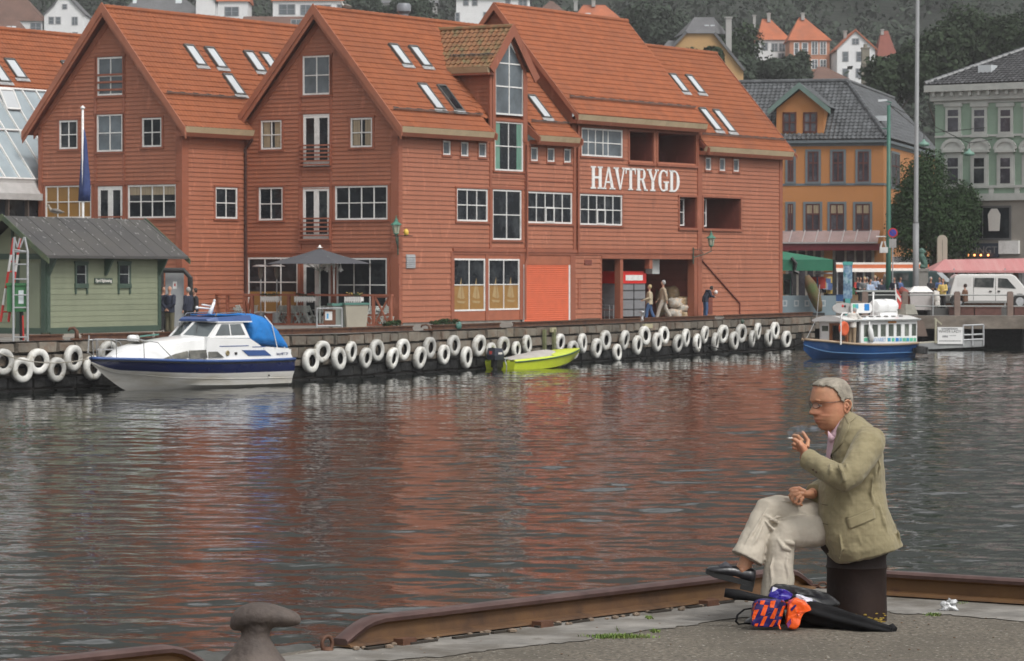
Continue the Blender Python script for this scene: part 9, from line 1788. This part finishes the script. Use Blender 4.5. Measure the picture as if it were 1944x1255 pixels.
# ---------------------------------------------------------------- bags on the ground
BKC=mat('black_nylon',(.008,.008,.009),.8,.25,12,spec=.25,b=.8,bs=16,bdist=.01); 
def obj_at(name,label,cat,px,py,dy=0): p_=atz(px,py,NZ)+Vector((0,dy,0)); return thing(name,label,cat,p_)
def rq(t,px,py,dy=0,Y=None): return aty(px,py,(Y or t.location.y))+Vector((0,dy,0))-t.location
tu=obj_at('folded_umbrella','folded black umbrella lying across the asphalt with its tip towards the right','umbrella',1640,1199); 
m=MB(); pts=[rq(tu,1500,1150,0,16.10),rq(tu,1545,1163,0,16.06),rq(tu,1590,1173,0,16.02),rq(tu,1640,1184,.0),rq(tu,1672,1192,0),rq(tu,1690,1196,0)]
rings=[]; R_=[.028,.050,.046,.034,.024,.020]
for i,(p_,r) in enumerate(zip(pts,R_)): d=(pts[min(i+1,5)]-pts[max(i-1,0)]).normalized(); s=d.cross(Vector((0,0,1))).normalized(); u=s.cross(d); rings.append([p_+(s*cos(k)+u*sin(k))*r*(1+.20*sin(5*k+i*.9)+.06*sin(11*k+i*2)) for k in [2*pi*j/30 for j in range(30)]])
m.loft(rings); m.build('canopy',BKC,tu,True); m=MB(); m.tube([rq(tu,1688,1195),rq(tu,1694,1193,.01),rq(tu,1699,1197)],[.02,.026,.018],10); m.tube([rq(tu,1690,1199),rq(tu,1698,1203)],[.02,.012],8); m.build('canopy_tip',BKC,tu,True)
m=MB(); m.tube([rq(tu,1376,1125,0,16.08),rq(tu,1400,1129,0,16.08),rq(tu,1430,1134,0,16.08),rq(tu,1470,1140,0,16.08),rq(tu,1505,1150,0,16.09)],[.022,.026,.019,.014,.02],14); m.build('handle',BKC,tu,True)
ts=obj_at('shoulder_bag','black shoulder bag lying under the shopping bags beside the bollard','bag',1530,1189,.0); 
def sheet(t,name,mt,outline,dy0,dy1,thick=.02,seed=0,sub=1,puff=.02):
    # crumpled body: outline in photo px, given depth and rounded
    pts=[rq(t,x,y) for x,y in outline]; c=sum(pts,Vector())/len(pts); n=len(pts); m=MB(); rings=[]
    puff*=.4
    for f,dy in ((.0,dy0-puff),(.8,dy0-puff*.9),(.95,dy0-puff*.4),(1,dy0+.25*(dy1-dy0)),(.97,dy1),(.0,dy1+.005)):
        rings.append([c+(p_-c)*f+Vector((0,dy+.012*noise.noise(p_*14+Vector((seed,f*3,0))),0)) for p_ in pts])
    m.loft(rings,cap=False); o=m.build(name,mt,t,True); 
    if sub: modsub(o,sub+1)
    md=o.modifiers.new('d','DISPLACE'); k='cr%d'%seed; x=bpy.data.textures.get(k) or bpy.data.textures.new(k,'VORONOI'); x.noise_scale=.06; x.distance_metric='DISTANCE'; x.weight_1=-1; x.weight_2=1; md.texture=x; md.strength=.016; md.texture_coords='GLOBAL'; return o
LTH=mat('black_leather_bag',(.014,.014,.015),.38,.2,9,b=.25,bs=25)
sheet(ts,'flap',LTH,[(1455,1118),(1470,1104),(1500,1108),(1540,1116),(1575,1124),(1600,1142),(1598,1154),(1560,1158),(1500,1150),(1460,1140)],.0,.06,seed=1,sub=2)
sheet(ts,'bag_body',BKC,[(1500,1150),(1545,1148),(1600,1156),(1606,1172),(1600,1192),(1590,1200),(1545,1198),(1505,1196)],-.06,.05,seed=2,sub=2)
m=MB(); m.tube([rq(ts,1428,1154,-.02),rq(ts,1412,1156,-.03),rq(ts,1399,1166,-.04),rq(ts,1396,1178,-.05),rq(ts,1401,1183,-.05),rq(ts,1430,1181,-.03)],[(.012,.004)]*6,8,up=(0,1,0)); m.build('strap',BKC,ts,True)
tb=obj_at('blue_plastic_bag','blue and white glossy plastic bag lying on the black shoulder bag','bag',1515,1191,.0)
def poly(mb_,t,pts,dy,mi=0): mb_.add([rq(t,x,y,dy) for x,y in pts],[tuple(range(len(pts)))],mi)
PLB=mat('glossy_blue_plastic',(.03,.02,.28),.22,.15,6,b=.6,bs=16,bdist=.012,coat=.3); PLW=mat('glossy_white_plastic',(.62,.63,.72),.25,.05,6,b=.5,bs=16,bdist=.012); PLO=mat('glossy_orange_plastic',(.80,.10,.012),.24,.06,6,b=.7,bs=15,bdist=.014,coat=.2)
sheet(tb,'blue_part',PLB,[(1454,1130),(1462,1118),(1466,1112),(1480,1116),(1496,1118),(1510,1126),(1506,1138),(1480,1146),(1458,1142)],-.02,.05,seed=3,sub=2)
sheet(tb,'white_part',PLW,[(1506,1128),(1512,1124),(1528,1130),(1548,1136),(1544,1148),(1530,1148),(1508,1142)],-.03,.04,seed=4,sub=2)
sheet(tb,'blue_corner',PLB,[(1544,1136),(1556,1142),(1577,1155),(1560,1156),(1540,1150)],-.04,.03,seed=5,sub=2)
m=MB(); poly(m,tb,[(1464,1122),(1466,1112),(1476,1115),(1470,1120)],-.045); m.build('white_stripe',PLW,tb)
to=obj_at('orange_plastic_bag','glossy orange plastic carrier bag with dark blue side and slanted orange blocks','bag',1480,1197,-.0)
fr_=sheet(to,'blue_side',mat('dark_blue_plastic',(.020,.010,.11),.28,.1,6,b=.5,bs=14,bdist=.01,coat=.2),[(1428,1140),(1440,1135),(1470,1136),(1494,1135),(1496,1150),(1488,1172),(1484,1196),(1455,1195),(1426,1194),(1423,1188),(1424,1160)],.0,.10,seed=6,sub=2)
blk=[[(1431,1141),(1438,1140),(1431,1157),(1427,1158)],[(1444,1140),(1453,1140),(1450,1148),(1442,1147)],[(1463,1141),(1473,1140),(1469,1154),(1461,1153)],[(1484,1138),(1493,1138),(1490,1143),(1482,1143)],[(1432,1158),(1441,1157),(1432,1176),(1426,1176)],[(1451,1148),(1459,1149),(1452,1169),(1443,1168)],[(1471,1154),(1477,1155),(1470,1175),(1461,1174)],[(1486,1150),(1492,1150),(1485,1170),(1478,1170)],[(1450,1170),(1457,1170),(1449,1188),(1442,1188)],[(1468,1177),(1474,1177),(1467,1190),(1460,1190)],[(1479,1176),(1484,1177),(1479,1190),(1474,1190)],[(1433,1184),(1440,1183),(1438,1189),(1432,1189)]]
for b_ in blk:
    m=MB(); n=4; a,b,c,d=[rq(to,x,y,-.12) for x,y in b_]; vs=[a.lerp(b,i/n).lerp(d.lerp(c,i/n),j/n) for j in range(n+1) for i in range(n+1)]; m.add(vs,[(j*(n+1)+i,j*(n+1)+i+1,(j+1)*(n+1)+i+1,(j+1)*(n+1)+i) for j in range(n) for i in range(n)]); o=m.build('orange_block',PLO,fr_,True); md=o.modifiers.new('w','SHRINKWRAP'); md.wrap_method='PROJECT'; md.use_project_y=True; md.use_project_x=False; md.use_project_z=False; md.target=fr_; md.offset=.002
og=sheet(to,'orange_part',PLO,[(1494,1142),(1504,1134),(1516,1133),(1530,1138),(1544,1154),(1542,1160),(1528,1163),(1522,1178),(1516,1196),(1506,1199),(1492,1196),(1488,1180),(1492,1160)],-.03,.1,seed=7,sub=2,puff=.035)
m=MB(); poly(m,to,[(1499,1155),(1508,1146),(1511,1148),(1502,1159)],-.10); poly(m,to,[(1490,1180),(1500,1172),(1501,1182),(1493,1188)],-.10); o=m.build('blue_print',MATS['dark_blue_plastic'],og); md=o.modifiers.new('w','SHRINKWRAP'); md.wrap_method='PROJECT'; md.use_project_y=True; md.use_project_x=False; md.use_project_z=False; md.target=og; md.offset=.003
# litter and grass
def tuft(px,py,w_,n,h,label,seed):
    p_=atz(px,py,NZ); rr=random.Random(seed); m=MB()
    for i in range(n):
        x=rr.gauss(0,w_*.42); y=rr.gauss(0,.03); a=rr.uniform(0,6.28); l=h*rr.uniform(.4,1.1); d=Vector((cos(a)*.6,sin(a)*.6,1)).normalized(); s=Vector((-sin(a),cos(a),0))*.0022; b0=Vector((x,y,0)); m.add([b0-s,b0+s,b0+d*l*.6+s*.7,b0+d*l*.6-s*.7,b0+d*l+Vector((cos(a),sin(a),-.2))*l*.25],[(0,1,2,3),(3,2,4)],rn=rr.random())
    tag(m.build('grass_tuft',mat('bright_grass',(.10,.17,.025),.7,.3,20,rn=.5,c2=(.16,.17,.05),k=.6),None,False,p_),label,'grass',kind='stuff')
tuft(1172,1210,.17,900,.022,'long low tuft of green grass on the joint of the kerb strip',1); tuft(1233,1175,.02,130,.02,'tiny green grass tuft close to the long rail',2); tuft(1243,1199,.03,120,.016,'small grass sprig right of the long grass tuft',3); tuft(1772,1168,.04,200,.016,'small green tuft right of the iron drum bollard',4); tuft(1822,1146,.05,120,.012,'thin green growth at the foot of the right rail',5); tuft(1172,1199,.002,5,.05,'single dry stalk in the long grass tuft',6)
p_=atz(1800,1160,NZ); m=MB(); lump(m,(0,0,.022),(.035,.025,.022),4,16,.9); lump(m,(.015,0,.045),(.022,.018,.014),7,14,.9); tag(m.build('crushed_bottle',mat('clear_plastic_litter',(.55,.56,.57),.15,.1,20,b=1,bs=40,bdist=.01,spec=.9),None,True,p_),'crushed clear plastic bottle lying right of the bollard','litter')
rr=random.Random(21); m=MB()
for i in range(140):
    p_=atz(rr.uniform(620,1940),rr.uniform(1165,1250),NZ+.004)
    if p_.y>15.5+ (p_.x+.75)*1.1: continue
    s=rr.uniform(.002,.006); m.ball((p_.x,p_.y,NZ+.003+s*.2),(s*1.2,s,s*.45),8,mi=i%2)
tag(m.build('pebbles',[mat('pale_pebble',(.26,.24,.21),.9,.2,30),mat('brown_pebble',(.13,.08,.05),.9,.2,30)]),'scattered pebbles and crumbs on the asphalt','pebbles',kind='stuff')
